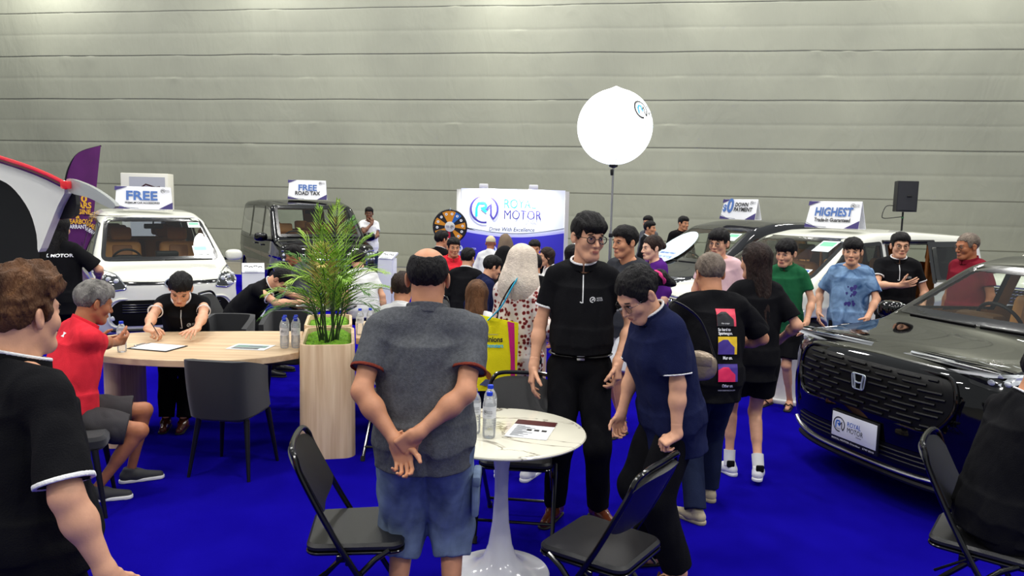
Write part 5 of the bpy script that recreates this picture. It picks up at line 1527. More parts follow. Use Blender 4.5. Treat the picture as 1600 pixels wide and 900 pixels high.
    def patch(name, kind, polys, parent=root, sub=.06, extra=None, smooth=True):
        A = Art()
        for p, m_ in polys: A.poly(p, m_)
        if extra: extra(A)
        o = A.build(name, FN[kind], parent, sub=sub)
        if smooth: o.data.polygons.foreach_set('use_smooth', [True] * len(o.data.polygons))
        return o
    sp['detail'](root, patch, FN, sp)
    # panel gaps
    for nm, kind, path in sp.get('gaps', []):
        A = Art(); A.put(stroke_geo(path, .008), FRIT); A.build(nm, FN[kind], body, sub=.05)
    for kind, x, z in sp.get('handles', []):
        p0 = Vector(FN[kind](x, z)); s_ = 1 if kind == 'L' else -1
        m = MB(); m.box(p0 + Vector((0, s_ * .022, 0)), (.20, .022, .03), .009); m.box(p0 + Vector((.085, s_ * .008, 0)), (.03, .03, .026), .006); m.box(p0 + Vector((-.085, s_ * .008, 0)), (.03, .03, .026), .006); m.build('door_handle', sp.get('handle_m', sp['paint']), root)
    # wheels
    for wx_ in wx:
        for s_ in (-1, 1):
            c = Vector((wx_, s_ * (hwid - .125), wr)); wroot = MB(); prof = [(wr * .63, -.10), (wr * .9, -.105), (wr * .985, -.085), (wr, -.05), (wr, .05), (wr * .985, .085), (wr * .9, .105), (wr * .63, .10)]
            wroot.lathe(prof, c, 36, 'Y', False, False); ty = wroot.build('wheel', TYRE, root)
            m = MB(); yo = s_ * .07
            m.lathe([(wr * .66, -.08), (wr * .66, .08)], c, 36, 'Y', False, False)
            m.lathe([(wr * .64, 0), (wr * .68, 0), (wr * .68, .012), (wr * .64, .012)], c + Vector((0, yo + .01, 0)), 36, 'Y', False, False)
            m.ball(c + Vector((0, yo, 0)), (.05, .02, .05), 12, 8)
            for k in range(10):
                a = 2 * pi * k / 10; m.tube([c + Vector((.03 * cos(a), yo, .03 * sin(a))), c + Vector((wr * .65 * cos(a + .12), yo, wr * .65 * sin(a + .12)))], [.016, .011], 6)
            m.build('rim', sp.get('rim', RIM), ty)
            m = MB(); m.lathe([(0, -.06), (wr * .6, -.06), (wr * .6, -.05), (0, -.05)], c, 24, 'Y', False, False); m.build('brake_disc', PLAST, ty)
    # mirrors
    for s_ in (-1, 1):
        mx, mz = sp['mirror']; p = Vector(FN['L' if s_ > 0 else 'R'](mx, mz))
        mm_ = MB(); c = p + Vector((.02, s_ * .15, .04))
        V_, Q_ = cubesphere(8); sup = np.sign(V_) * np.abs(V_) ** .72; sup[:, 0] *= np.where(sup[:, 0] > 0, .10, .04); sup[:, 1] *= .115; sup[:, 2] *= .078
        mm_.add([c + Vector(q) for q in sup], [tuple(q) for q in Q_]); mr = mm_.build('door_mirror', sp.get('mirror_m', sp['paint']), root)
        m = MB(); m.tube([p + Vector((0, -s_ * .02, -.02)), p + Vector((0, s_ * .08, -.01))], .022, 8); m.build('mirror_stalk', PLAST, mr)
        m = MB(); m.box(c + Vector((-.036, 0, 0)), (.008, .17, .11), .003); m.build('mirror_glass', CHROME, mr)
    # cabin
    fl = MB(); fl.box((-.2, 0, .34), (L * .72, W - .26, .06), .02); fl.build('cabin_floor', PLAST, root)
    cx = sp['cowl']; zt = float(top(np.array([cx]))[0])
    m = MB(); m.grid(lambda u, v: (cx + .02 - .62 * u, (v - .5) * (W - .30), zt - .07 + .02 * sin(pi * u) - .22 * max(0, u - .7) / .3), 12, 10, DTH); m.build('dashboard', sp.get('dash_m', DASH), root, angle=60)
    sy = -.36 if sp.get('rhd', True) else .36
    m = MB(); m.box((cx - .50, sy, zt + .0), (.16, .34, .09), .04); m.build('instrument_hood', sp.get('hood_m', PLAST), root)
    st = MB(); c = Vector((cx - .72, sy, zt - .05)); R_ = Matrix.Rotation(radians(-62), 3, 'Y')
    st.tube([c + R_ @ Vector((.18 * cos(a), .18 * sin(a), 0)) for a in np.linspace(0, 2 * pi, 28, endpoint=False)], .015, 8, closed=True)
    for a in (0, pi, -pi / 2): st.tube([c, c + R_ @ Vector((.0 + .17 * sin(a), .17 * cos(a), 0))], .014, 6)
    st.ball(c, (.05, .05, .04), 12, 8); st.build('steering_wheel', PLAST, root)
    for (sx, syy, w_) in sp['seats']:
        m = MB(); m.box((sx, syy, .62), (.50, w_, .16), .06, seg=3); se = m.build('seat', TAN, root)
        R_ = Matrix.Rotation(radians(-12), 3, 'Y'); m = MB(); m.box((sx - .30, syy, .93), (.15, w_ * .96, .60), .06, seg=3, rot=R_); m.build('seat_back', TAN, se)
        m = MB(); m.box((sx - .265, syy, .93), (.13, w_ * .5, .50), .03, seg=2, rot=R_); m.build('seat_panel', TAN2, se)
        for hy in ([0] if w_ < .7 else [-.3 * w_, .3 * w_]):
            m = MB(); m.box((sx - .375, syy + hy, 1.34), (.10, .27, .19), .045, seg=3, rot=R_); m.tube([(sx - .37, syy + hy - .06, 1.18), (sx - .375, syy + hy - .06, 1.3)], .008, 6); m.tube([(sx - .37, syy + hy + .06, 1.18), (sx - .375, syy + hy + .06, 1.3)], .008, 6); m.build('headrest', TAN, se)
    rm = MB(); zc = float(top(np.array([sp['roof_x']]))[0]); rm.box((sp['roof_x'] + .02, 0, zc - .15), (.03, .24, .07), .015); rm.tube([(sp['roof_x'] + .02, 0, zc - .12), (sp['roof_x'] + .06, 0, zc - .05)], .01, 6); rm.build('rear_view_mirror', PLAST, root)
    # wipers
    for y0, y1 in ((.62, .02), (-.02, -.6)):
        pts = [Vector(fnF(y0 + (y1 - y0) * t, sp['wiper'][0] + sp['wiper'][1] * t, 6)) for t in np.linspace(0, 1, 8)]
        m = MB(); m.tube(pts, .009, 6); m.build('wiper', PLAST, root)
    bpy.data.objects.remove(full)
    return root, FN, patch

def car_sign(label, lines, loc, rz, z, w=.78, hh=.36, tilt=14):
    root = empty('roof_sign', (loc[0], loc[1], z), radians(rz), label, 'sign')
    bd = mat('sign_white', rgb(236, 237, 240), .35); m = MB(); t = radians(tilt); dy = hh * sin(t); dz = hh * cos(t)
    for s in (-1, 1):
        m.grid(lambda u, v: (w * (u - .5) * (1 - .06 * v), s * dy * (1 - v), .006 + dz * v), 1, 1, .008)
    m.box((0, 0, .003), (w, dy * 2, .006)); m.build('folded_board', bd, root, smooth=False)
    A = Art(); PURP = mat('print_purple_band', rgb(58, 48, 110), .5)
    A.poly([(-w / 2, hh), (-w / 2 + .16, hh), (-w / 2, hh - .06)], PURP); A.poly([(w / 2 - .18, 0), (w / 2, 0), (w / 2, .10)], PURP); A.poly([(-w / 2, 0), (-w / 2 + .2, 0), (-w / 2, .05)], PURP)
    A.put(stroke_geo([(-w / 2, .07), (-w / 2 + .12, .02), (-w / 2 + .3, .008)], .006), GREY_INK)
    logo_mark(A, w * .33, hh - .055, .03, INK, INK, INK); A.text('ROYAL', INK, w * .41, hh - .045, .02, width=.05); A.text('MOTOR', INK, w * .41, hh - .067, .02, width=.05)
    for (b, m_, x, y, s_, wd) in lines: A.text(b, m_, x, y, s_, bold=.03, width=wd)
    A.build('sign_print', plane_fn((0, -dy - .0095, .006), (1, 0, 0), (0, dy, dz), .001), root)
    return root
SB1 = mat('sign_blue', rgb(70, 110, 176), .5)

# ---- black compact SUV in the foreground
def det_suv(root, patch, FN, sp):
    # grille field of staggered bars
    g = rounded([(-.54, .58), (.54, .58), (.63, .74), (.59, .90), (-.59, .90), (-.63, .74)], .09)
    gm = mat('grille_black', rgb(8, 8, 9), .45, spec=.3); pg = patch('grille', 'F', [(g, gm)], sub=.05)
    bars = MB(); rng = random.Random(2); fn = FN['F']
    for r in range(9):
        z = .60 + r * .035; lim = .52 + .10 * (1 - abs(z - .74) / .17)
        x = -lim + (.07 if r % 2 else .0)
        while x < lim - .05:
            x2 = min(x + .15, lim - .02)
            if not (abs((x + x2) / 2) < .09 and .69 < z < .83):
                pts = [Vector(fn(x + (x2 - x) * t, z, 3)) for t in (0, .5, 1)]; bars.tube(pts, [.0085] * 3, 6)
            x = x2 + .05
    bars.build('grille_bars', mat('bar_black', rgb(12, 12, 13), .5, spec=.3), pg)
    m = MB(); m.tube([Vector(fn(a, b, 4)) for a, b in rounded([(-.55, .565), (.55, .565), (.65, .74), (.605, .915), (-.605, .915), (-.65, .74)], .10)], .012, 8, closed=True); m.build('grille_surround', GLOSSB, pg)
    # badge: rounded frame with a tapering H
    o = Vector(fn(0, .765, 0)); m = MB(); ex = .018
    fr_ = [(-.058, .05), (-.045, -.052), (.045, -.052), (.058, .05)]
    P3 = lambda a, b: Vector((o.x + ex, a, o.z + b))
    m.tube([P3(a, b) for a, b in rounded(fr_, .02)], .0045, 8, closed=True)
    m.tube([P3(-.040, .046), P3(-.030, .0), P3(-.026, -.048)], [.0075, .006, .007], 8); m.tube([P3(.040, .046), P3(.030, .0), P3(.026, -.048)], [.0075, .006, .007], 8); m.tube([P3(-.03, -.004), P3(0, -.009), P3(.03, -.004)], .006, 8)
    m.build('badge', BADGE, root)
    # headlights
    for s in (-1, 1):
        q = [(s * .66, .90), (s * .60, .965), (s * .80, .985), (s * .885, .995), (s * .885, .90), (s * .80, .87)]
        hl = patch('headlight', 'F', [(rounded(q if s > 0 else q[::-1], .02), GLOSSB)], sub=.03)
        A = Art(); A.poly(rounded([(s * .64, .950), (s * .88, .972), (s * .88, .958), (s * .70, .938)][::s], .008), LAMP); A.build('light_strip', lambda x, y, l=0: FN['F'](x, y, 3), hl, sub=.03)
        m = MB()
        for k in range(2): c = Vector(FN['F'](s * (.745 + .06 * k), .918, 0)); m.ball(c, (.016, .022, .018), 12, 8)
        m.build('lamp_lens', LAMP, hl)
        sd = 'L' if s > 0 else 'R'
        q = [(2.0, .985), (1.62, 1.0), (1.66, .955), (1.98, .89)]
        patch('side_lamp', sd, [(rounded(q, .02), LAMP)], sub=.04)
    # lower grille, silver lip
    lg = patch('lower_intake', 'F', [(rounded([(-.70, .30), (.70, .30), (.60, .42), (-.60, .42)], .04), gm)], sub=.05)
    m = MB()
    for z in (.33, .36, .39): m.tube([Vector(FN['F'](a, z, 1)) for a in np.linspace(-.62, .62, 14)], .006, 6)
    m.build('intake_bars', PLAST, lg)
    m = MB(); m.tube([Vector(FN['F'](a, .252 + .05 * abs(a / .78) ** 4, 0)) for a in np.linspace(-.78, .78, 24)], .016, 8, flat=.8); m.build('silver_lip', mat('satin_silver', (.5, .51, .53), .3, metal=1.), root)
    m = MB(); m.tube([Vector(FN['F'](a, .205, 0)) for a in np.linspace(-.72, .72, 24)], .022, 8); m.build('lower_lip', PLAST, root)
    # plate
    px0 = Vector(FN['F'](0, .45, 0)).x + .015
    pr = empty('plate_holder', (0, 0, 0)); pr.parent = root
    bpy.data.objects.remove(pr)
    m = MB(); m.box((px0, .0, .425), (.018, .40, .215), .006); pl_ = m.build('number_plate', PLAST, root)
    m = MB(); m.box((px0 + .010, 0, .437), (.004, .38, .165), .002); pw = m.build('plate_face', mat('plate_white', rgb(226, 228, 234), .35), pl_)
    A = Art(); logo_full(A, -.125, .440, .052, INK, BLUE_INK, INK); A.text('ROYAL MOTOR Grandeur   6749 8010', WHITE_INK, 0, .337, .018, width=.36)
    A.build('plate_print', plane_fn((px0 + .0125, 0, 0), (0, 1, 0), (0, 0, 1), .0012), pl_)
    patch('bumper_gap', 'F', [], extra=lambda A: A.put(stroke_geo([(-.60, .94), (0, .955), (.60, .94)], .008), FRIT))
    # bonnet shut line and protective film edge
HR = dict(name='compact_suv', L=4.33, W=1.79, top=[(-2.165, .86), (-2.0, 1.02), (-1.75, 1.28), (-1.3, 1.47), (-.4, 1.575), (.1, 1.565), (.42, 1.50), (1.12, 1.085), (1.3, 1.055), (1.75, 1.01), (2.02, .955), (2.165, .90)],
          plan=[(-2.165, .80), (-1.6, .885), (0, .89), (1.5, .885), (2.165, .82)], tumble=[(0, .97), (.3, 1.0), (.75, 1.0), (.95, .975), (1.05, .93), (1.5, .735), (1.6, .69)],
          front=[(0, 2.04), (.2, 2.09), (.4, 2.14), (.6, 2.16), (.85, 2.135), (.95, 2.08), (1.02, 1.98), (2, 1.5)], rear=[(0, -2.1), (.5, -2.16), (1.0, -2.12), (1.3, -1.9), (2, -1.2)], bow=.26, kf=.05, ks=.06, crown=.045, wheels=(1.30, -1.31), wr=.335, cowl=1.14,
          paint=paint('paint_black', rgb(5, 5, 6)), mirror=(.82, 1.03), rhd=True, roof_x=.30, wiper=(1.10, -.0), crease=.80, rim=mat('rim_dark', (.12, .12, .13), .25, metal=1.), dash_m=mat('dash_tan', rgb(150, 104, 52), .55), hood_m=mat('hood_brown', rgb(96, 66, 36), .5),
          windows=[('F', rounded([(-.74, 1.11), (.74, 1.11), (.575, 1.475), (-.575, 1.475)], .05), 'clear'),
                   ('L', rounded([(.98, 1.10), (-.10, 1.06), (-.10, 1.47), (.36, 1.44)][::1], .04), 'clear'), ('R', rounded([(.98, 1.10), (-.10, 1.06), (-.10, 1.47), (.36, 1.44)], .04), 'clear'),
                   ('L', rounded([(-.18, 1.06), (-1.1, 1.09), (-1.0, 1.40), (-.18, 1.47)], .04), 'clear'), ('R', rounded([(-.18, 1.06), (-1.1, 1.09), (-1.0, 1.40), (-.18, 1.47)], .04), 'clear'), ('B', rounded([(-.55, 1.12), (.55, 1.12), (.48, 1.36), (-.48, 1.36)], .04), 'clear')],
          seats=[(.25, .37, .50), (.25, -.37, .50), (-.75, 0, 1.25)], detail=det_suv, handles=[('L', .05, .92), ('L', -.95, .95), ('R', .05, .92)],
          gaps=[('door_gap', 'L', [(1.02, 1.05), (1.0, .45), (.9, .36), (-.1, .34), (-.14, 1.04)]), ('door_gap', 'R', [(1.02, 1.05), (1.0, .45), (.9, .36), (-.1, .34), (-.14, 1.04)]), ('bonnet_gap', 'L', [(1.05, 1.03), (1.9, .985)]), ('bonnet_gap', 'R', [(1.05, 1.03), (1.9, .985)])])
suv, SUVF, _ = make_car(HR, 'glossy black compact SUV nearest the camera at right, plate reading ROYAL MOTOR', (4.33, 5.52), 200, h=.016)

# ---- white people carrier facing us
def det_mpv(root, patch, FN, sp):
    F = FN['F']; gm = mat('grille_dark', rgb(14, 14, 15), .8, spec=.1)
    q = [(-.60, .62), (.60, .62), (.70, .50), (.66, .30), (-.66, .30), (-.70, .50)]
    g = patch('lower_grille', 'F', [(rounded(q, .09), gm)], sub=.06)
    m = MB()
    for z in (.565, .535, .505, .475): m.tube([Vector(F(a, z, 2)) for a in np.linspace(-.56, .56, 16)], .008, 6)
    m.build('grille_slats', GLOSSB, g)
    m = MB(); m.tube([Vector(F(a, b, 1)) for a, b in rounded([(a_ * 1.05, .46 + (b_ - .46) * 1.1) for a_, b_ in q], .10)], .014, 8, closed=True); m.build('grille_surround', sp['paint'], g)
    st = patch('nose_strip', 'F', [(rounded([(-.56, .80), (.56, .80), (.56, .845), (.12, .835), (-.12, .835), (-.56, .845)], .01), GLOSSB)], sub=.05)
    c = Vector(F(0, .82, 0)) + Vector((.02, 0, 0)); m = MB()
    def ell3(rx, rz_, r=.0075, cy=0., cz=0.): m.tube([c + Vector((0, cy + rx * cos(a), cz + rz_ * sin(a))) for a in np.linspace(0, 2 * pi, 24, endpoint=False)], r, 6, closed=True)
    ell3(.090, .062); ell3(.050, .024, .006, 0, .025); ell3(.022, .052, .006); m.build('badge', BADGE, root)
    m = MB(); m.lathe([(0, 0), (.082, 0), (.082, .006), (0, .006)], (0, 0, 0), 24); bk = MB(); bk.add([(c.x - .006, c.y + .085 * cos(a), c.z + .057 * sin(a)) for a in np.linspace(0, 2 * pi, 24, endpoint=False)], [tuple(range(24))]); bk.build('badge_back', GLOSSB, root)
    for s in (-1, 1):
        q = [(s * .50, .76), (s * .60, .925), (s * .80, .975), (s * .83, .90), (s * .80, .80), (s * .66, .735)]
        hl = patch('headlight', 'F', [(rounded(q[::s], .04), mat('lamp_dark', rgb(40, 42, 44), .1, coat=1.))], sub=.04)
        m = MB(); m.tube([Vector(F(a, b, 3)) for a, b in rounded(q, .04)], .008, 6, closed=True); m.build('lamp_rim', CHROME, hl)
        m = MB()
        for k, (a, b) in enumerate(((.61, .85), (.69, .87), (.755, .885))): m.ball(Vector(F(s * a, b, 2)), (.018, .030, .030), 12, 8)
        m.build('lamp_lens', LAMP, hl)
        m = MB(); m.ball(Vector(F(s * .69, .785, 2)), (.016, .05, .026), 12, 8); m.build('indicator', AMB if s < 0 else LAMP, hl)
        m = MB(); m.ball(Vector(F(s * .66, .40, 0)), (.01, .03, .03), 12, 8); m.build('fog_lamp', LAMP, root)
    m = MB(); m.tube([Vector(F(a, .245, 0)) for a in np.linspace(-.68, .68, 20)], .02, 8); m.build('lower_lip', PLAST, root)
def sticker(root, FN, kind, x, z, w, h_, m_, name='windscreen_sticker'):
    A = Art(); A.poly([(x - w / 2, z - h_ / 2), (x + w / 2, z - h_ / 2), (x + w / 2, z + h_ / 2), (x - w / 2, z + h_ / 2)], mat('sticker_white', rgb(214, 224, 226), .5)); A.poly([(x - w * .4, z), (x + w * .4, z), (x + w * .4, z + h_ * .4), (x - w * .4, z + h_ * .4)], m_)
    A.build(name, lambda a, b, l=0: FN[kind](a, b, 4 + l), root, sub=.05)
WHITEP = paint('paint_white', rgb(222, 222, 210))
SI = dict(name='people_carrier', L=4.26, W=1.695, top=[(-2.13, 1.3), (-2.05, 1.58), (-1.6, 1.655), (-.6, 1.70), (.1, 1.675), (.52, 1.60), (1.36, 1.02), (1.5, 1.0), (1.8, .97), (2.0, .92), (2.13, .86)],
          plan=[(-2.13, .79), (-1.6, .84), (0, .845), (1.5, .84), (2.13, .78)], tumble=[(0, .96), (.3, 1.0), (.8, 1.0), (1.0, .975), (1.1, .945), (1.55, .80), (1.7, .74)],
          front=[(0, 1.98), (.2, 2.05), (.4, 2.11), (.6, 2.12), (.8, 2.10), (.92, 2.03), (1.0, 1.90), (2, 1.4)], rear=[(0, -2.05), (.5, -2.12), (1.0, -2.1), (1.5, -2.0), (2, -1.8)], bow=.24, kf=.07, ks=.10, crown=.05, wheels=(1.30, -1.28), wr=.31, cowl=1.34,
          paint=WHITEP, mirror=(.98, 1.04), roof_x=.45, wiper=(1.05, .0), crease=.80,
          windows=[('F', rounded([(-.71, 1.05), (.71, 1.05), (.60, 1.575), (-.60, 1.575)], .08), 'clear')] +
          [(s, rounded([(1.12, 1.06), (.30, 1.03), (.30, 1.54), (.58, 1.50)], .04), 'clear') for s in 'LR'] + [(s, rounded([(.22, 1.03), (-.85, 1.05), (-.85, 1.55), (.22, 1.55)], .05), 'dark') for s in 'LR'] + [(s, rounded([(-.95, 1.06), (-1.75, 1.12), (-1.70, 1.50), (-.95, 1.55)], .05), 'dark') for s in 'LR'] + [('B', rounded([(-.6, 1.08), (.6, 1.08), (.52, 1.5), (-.52, 1.5)], .05), 'clear')],
          seats=[(.42, .37, .52), (.42, -.37, .52), (-.50, .34, .62), (-.50, -.34, .62), (-1.25, 0, 1.2)], detail=det_mpv, handles=[('R', .35, .95), ('R', -.8, .95)],
          gaps=[('door_gap', s, [(1.18, 1.0), (1.10, .40), (.26, .34), (.24, 1.02)]) for s in 'LR'] + [('roof_gap', 'R', [(.5, 1.60), (-1.9, 1.60)])])
wm_, WMF, _ = make_car(SI, 'white people carrier facing us at left with tan seats and an accessories sign', (-5.34, 10.85), -57, h=.02)
sticker(wm_, WMF, 'F', .50, 1.49, .16, .07, mat('sticker_green', rgb(110, 190, 150), .5)); sticker(wm_, WMF, 'F', .50, 1.16, .20, .11, mat('sticker_blue', rgb(150, 190, 220), .5))
m = MB(); m.box((.95, .1, 1.09), (.16, .28, .10), .02); m.build('dash_screen', PLAST, wm_)
car_sign('white folded FREE sign for car accessories on the white people carrier roof', [('FREE', SB1, -.03, .185, .18, .40), ('PREMIUM CAR ACCESSORIES', INK, -.02, .085, .036, .44)], (-5.27, 10.6), 22, 1.695, w=.74, hh=.32)

# ---- black van
def det_van(root, patch, FN, sp):
    F = FN['F']; g = patch('grille', 'F', [(rounded([(-.50, .42), (.50, .42), (.62, .86), (.55, .98), (-.55, .98), (-.62, .86)], .05), GLOSSB)], sub=.06)
    m = MB()
    for z in (.55, .66, .77, .88): m.tube([Vector(F(a, z, 3)) for a in np.linspace(-.48, .48, 14)], .012, 6)
    for s in (-1, 1): m.tube([Vector(F(s * a, b, 3)) for a, b in ((.50, .42), (.60, .60), (.62, .86), (.52, .99), (.80, 1.02))], .016, 6)
    m.build('chrome_grille_frame', CHROME, g)
    m = MB(); c = Vector(F(0, 1.02, 2)); m.tube([c + Vector((.01, .055 * cos(a), .035 * sin(a))) for a in np.linspace(0, 2 * pi, 20, endpoint=False)], .006, 6, closed=True); m.build('badge', CHROME, root)
    for s in (-1, 1):
        q = [(s * .62, .80), (s * .60, .99), (s * .82, 1.02), (s * .84, .84)]
        hl = patch('headlight', 'F', [(rounded(q[::s], .03), mat('lamp_dark', rgb(40, 42, 44), .1, coat=1.))], sub=.04)
        m = MB()
        for k in range(3): m.ball(Vector(F(s * (.66 + .06 * k), .955, 2)), (.015, .024, .024), 12, 8)
        for k in range(3): m.ball(Vector(F(s * (.66 + .06 * k), .87, 2)), (.015, .024, .020), 12, 8)
        m.build('lamp_lens', LAMP, hl)
    m = MB(); m.tube([Vector(F(a, .30, 0)) for a in np.linspace(-.68, .68, 20)], .016, 8); m.build('chrome_lip', CHROME, root)
VX = dict(name='van', L=4.70, W=1.73, top=[(-2.35, 1.5), (-2.28, 1.80), (-1.9, 1.86), (-.6, 1.895), (.4, 1.88), (.90, 1.80), (1.62, 1.20), (1.75, 1.17), (2.1, 1.12), (2.28, 1.06), (2.35, 1.0)],
          plan=[(-2.35, .83), (-1.6, .862), (0, .865), (1.5, .86), (2.35, .80)], tumble=[(0, .97), (.3, 1.0), (.9, 1.0), (1.12, .985), (1.2, .965), (1.75, .875), (1.9, .84)],
          front=[(0, 2.22), (.2, 2.27), (.4, 2.33), (.8, 2.34), (1.0, 2.31), (1.1, 2.22), (2, 1.5)], rear=[(0, -2.28), (.5, -2.34), (1.2, -2.34), (1.8, -2.26), (2, -2.1)], bow=.22, kf=.05, ks=.07, crown=.03, wheels=(1.42, -1.42), wr=.32, cowl=1.64,
          paint=HR['paint'], mirror=(1.22, 1.18), roof_x=.82, wiper=(1.235, .0), crease=.92, sig=.05,
          windows=[('F', rounded([(-.74, 1.24), (.74, 1.24), (.68, 1.765), (-.68, 1.765)], .05), 'clear')] +
          [(s, rounded([(1.40, 1.20), (.55, 1.15), (.55, 1.75), (.92, 1.72)], .04), 'clear') for s in 'LR'] + [(s, rounded([(.45, 1.15), (-.70, 1.15), (-.70, 1.75), (.45, 1.75)], .05), 'clear') for s in 'LR'] + [(s, rounded([(-.80, 1.15), (-2.05, 1.18), (-2.0, 1.72), (-.80, 1.75)], .05), 'clear') for s in 'LR'] + [('B', rounded([(-.62, 1.2), (.62, 1.2), (.56, 1.7), (-.56, 1.7)], .05), 'clear')],
          seats=[(.72, .38, .52), (.72, -.38, .52), (-.40, .38, .56), (-.40, -.38, .56), (-1.35, 0, 1.25)], detail=det_van, handles=[('R', .60, 1.05), ('R', -.05, 1.05)],
          gaps=[('door_gap', s, [(1.50, 1.1), (1.40, .42), (.50, .36), (.50, 1.14)]) for s in 'LR'] + [('door_gap', s, [(.48, .36), (-.78, .36), (-.76, 1.14)]) for s in 'LR'])
van_, VF, _ = make_car(VX, 'glossy black boxy van beyond the palm with a ROAD TAX sign on top', (-4.20, 14.67), -61.4, h=.024)
car_sign('white folded FREE ROAD TAX sign standing on the black van roof', [('FREE', SB1, -.0, .22, .16, .34), ('ROAD TAX', INK, -.0, .115, .10, .46)], (-3.95, 14.25), 10, 1.893, w=.72, hh=.37)

# ---- dark grey people carrier and the white one in front of it, both with a side door slid open
def det_low(root, patch, FN, sp):
    F = FN['F']; cm = mat('chrome_mesh', (.62, .63, .64), .2, metal=1., bump=.8, bscale=90)
    g = patch('grille', 'F', [(rounded([(-.62, .58), (.62, .58), (.66, .80), (-.66, .80)], .05), GLOSSB)], sub=.06)
    m = MB()
    for k in range(22):
        a = -.60 + k * 1.2 / 21
        for z in (.62, .67, .72, .77): m.tube([Vector(F(a - .018, z, 3)), Vector(F(a + .018, z + .012, 3))], .006, 5)
    m.build('grille_studs', CHROME, g)
    for s in (-1, 1):
        q = [(s * .58, .82), (s * .60, .90), (s * .82, .94), (s * .83, .84), (s * .74, .78)]
        hl = patch('headlight', 'F', [(rounded(q[::s], .03), mat('lamp_dark', rgb(40, 42, 44), .1, coat=1.))], sub=.04)
        m = MB(); m.tube([Vector(F(a, b, 3)) for a, b in rounded(q, .03)], .007, 6, closed=True)
        for k in range(3): m.ball(Vector(F(s * (.65 + .06 * k), .865, 2)), (.015, .024, .022), 12, 8)
        m.build('lamp_lens', LAMP, hl)
    m = MB(); m.tube([Vector(F(a, .83, 0)) for a in np.linspace(-.60, .60, 20)], .012, 8); m.build('chrome_bar', CHROME, root)
    # the slid-back door on the left side
    fl_ = FN['L']; P = rounded([(.02, .34), (-.95, .34), (-.95, 1.52), (-.02, 1.52)], .06); sh = -.78
    hol = rounded([(-.04, 1.06), (-.86, 1.06), (-.86, 1.46), (-.06, 1.46)], .05)
    dr = empty('sliding_door', (0, 0, 0)); dr.parent = root
    def off(x, y, l=0): p = Vector(fl_(x, y, 0)); return Vector((p.x + sh, p.y + .07 + .001 * l, p.z))
    A = Art(); A.poly(rounded([(.02, .34), (-.95, .34), (-.95, 1.03), (.02, 1.03)], .05), sp['paint']); A.put(stroke_geo([(.0, 1.02), (-.01, 1.50), (-.93, 1.50), (-.93, 1.02)], .07), FRIT); A.build('door_skin', off, dr, sub=.06)
    A = Art(); A.poly(hol, GLASSD); A.build('door_window', off, dr, sub=.1)
    m = MB(); m.tube([Vector(fl_(x, 1.535, 2)) for x in np.linspace(.05, -1.0, 12)], .022, 6); m.build('door_rail', PLAST, root)
    for xx in (-.02, -.92):
        m = MB(); m.box((xx, .70, .95), (.06, .03, 1.1), .01); m.build('door_jamb', TAN2, root)
def LOWSPEC(nm, paint_, H=1.70, L=4.55):
    k = H / 1.70; X = L / 2
    return dict(name=nm, L=L, W=1.70, top=[(-X, 1.3), (-X + .08, 1.56), (-X + .5, 1.64 * k), (-.7, 1.69 * k), (.1, 1.68 * k), (.55, 1.60 * k), (1.45, 1.08), (1.6, 1.045), (X - .35, .99), (X - .15, .94), (X, .86)],
          plan=[(-X, .79), (-1.6, .845), (0, .85), (1.5, .84), (X, .78)], tumble=[(0, .96), (.3, 1.0), (.8, 1.0), (1.0, .98), (1.08, .95), (1.55, .82), (1.7, .76)],
          front=[(0, X - .12), (.2, X - .06), (.4, X - .01), (.7, X), (.85, X - .03), (.95, X - .12), (1.02, X - .28), (2, 1.4)], rear=[(0, -X + .05), (.5, -X), (1.0, -X + .01), (1.5, -X + .1), (2, -X + .3)], bow=.26, kf=.06, ks=.08, crown=.05, wheels=(1.38, -1.36), wr=.32, cowl=1.46,
          paint=paint_, mirror=(1.02, 1.06), roof_x=.50, wiper=(1.11, .0), crease=.80, lin_m=TAN2,
          windows=[('F', rounded([(-.72, 1.115), (.72, 1.115), (.62, 1.575 * k), (-.62, 1.575 * k)], .06), 'clear')] + [(s, rounded([(1.25, 1.07), (.08, 1.04), (.08, 1.53), (.62, 1.50)], .04), 'clear') for s in 'LR'] +
          [('L', rounded([(.0, .40), (-.95, .40), (-.95, 1.53), (.0, 1.53)], .06), 'open'), ('R', rounded([(-.04, 1.04), (-.95, 1.05), (-.95, 1.53), (-.04, 1.53)], .05), 'clear')] + [(s, rounded([(-1.06, 1.07), (-X + .35, 1.12), (-X + .38, 1.48), (-1.06, 1.52)], .05), 'dark') for s in 'LR'] + [('B', rounded([(-.6, 1.08), (.6, 1.08), (.52, 1.5), (-.52, 1.5)], .05), 'clear')],
          seats=[(.50, .37, .52), (.50, -.37, .52), (-.35, .37, .56), (-.35, -.37, .56), (-1.3, 0, 1.2)], detail=det_low, handles=[('L', .15, .95)],
          gaps=[('door_gap', s, [(1.30, 1.02), (1.22, .40), (.10, .34), (.06, 1.02)]) for s in 'LR'])
GREYP = paint('paint_graphite', rgb(34, 35, 38))
dk_, DF, _ = make_car(LOWSPEC('people_carrier', GREYP, 1.74, 4.4), 'dark graphite people carrier at back right with a round white card on its windscreen', (3.70, 11.75), 210, h=.024)
A = Art(); n_ = 28; rr_ = .40
A.poly([(-.36 + rr_ * .78 * cos(t), 1.26 + rr_ * .62 * sin(t)) for t in np.linspace(0, 2 * pi, n_, endpoint=False)], mat('card_pale_blue', rgb(206, 226, 236), .5))
A.text('ROYAL MOTOR', BLUE_INK, -.36, 1.12, .05, width=.4); A.text('DRIVE AWAY TODAY', BLUE_INK, -.36, 1.18, .03, width=.36)
fF = DF['F']
def cardf(x, y, l=0): return fF(x, y, 2 + l) + Vector((.02 + .001 * l, 0, .02 + .001 * l))
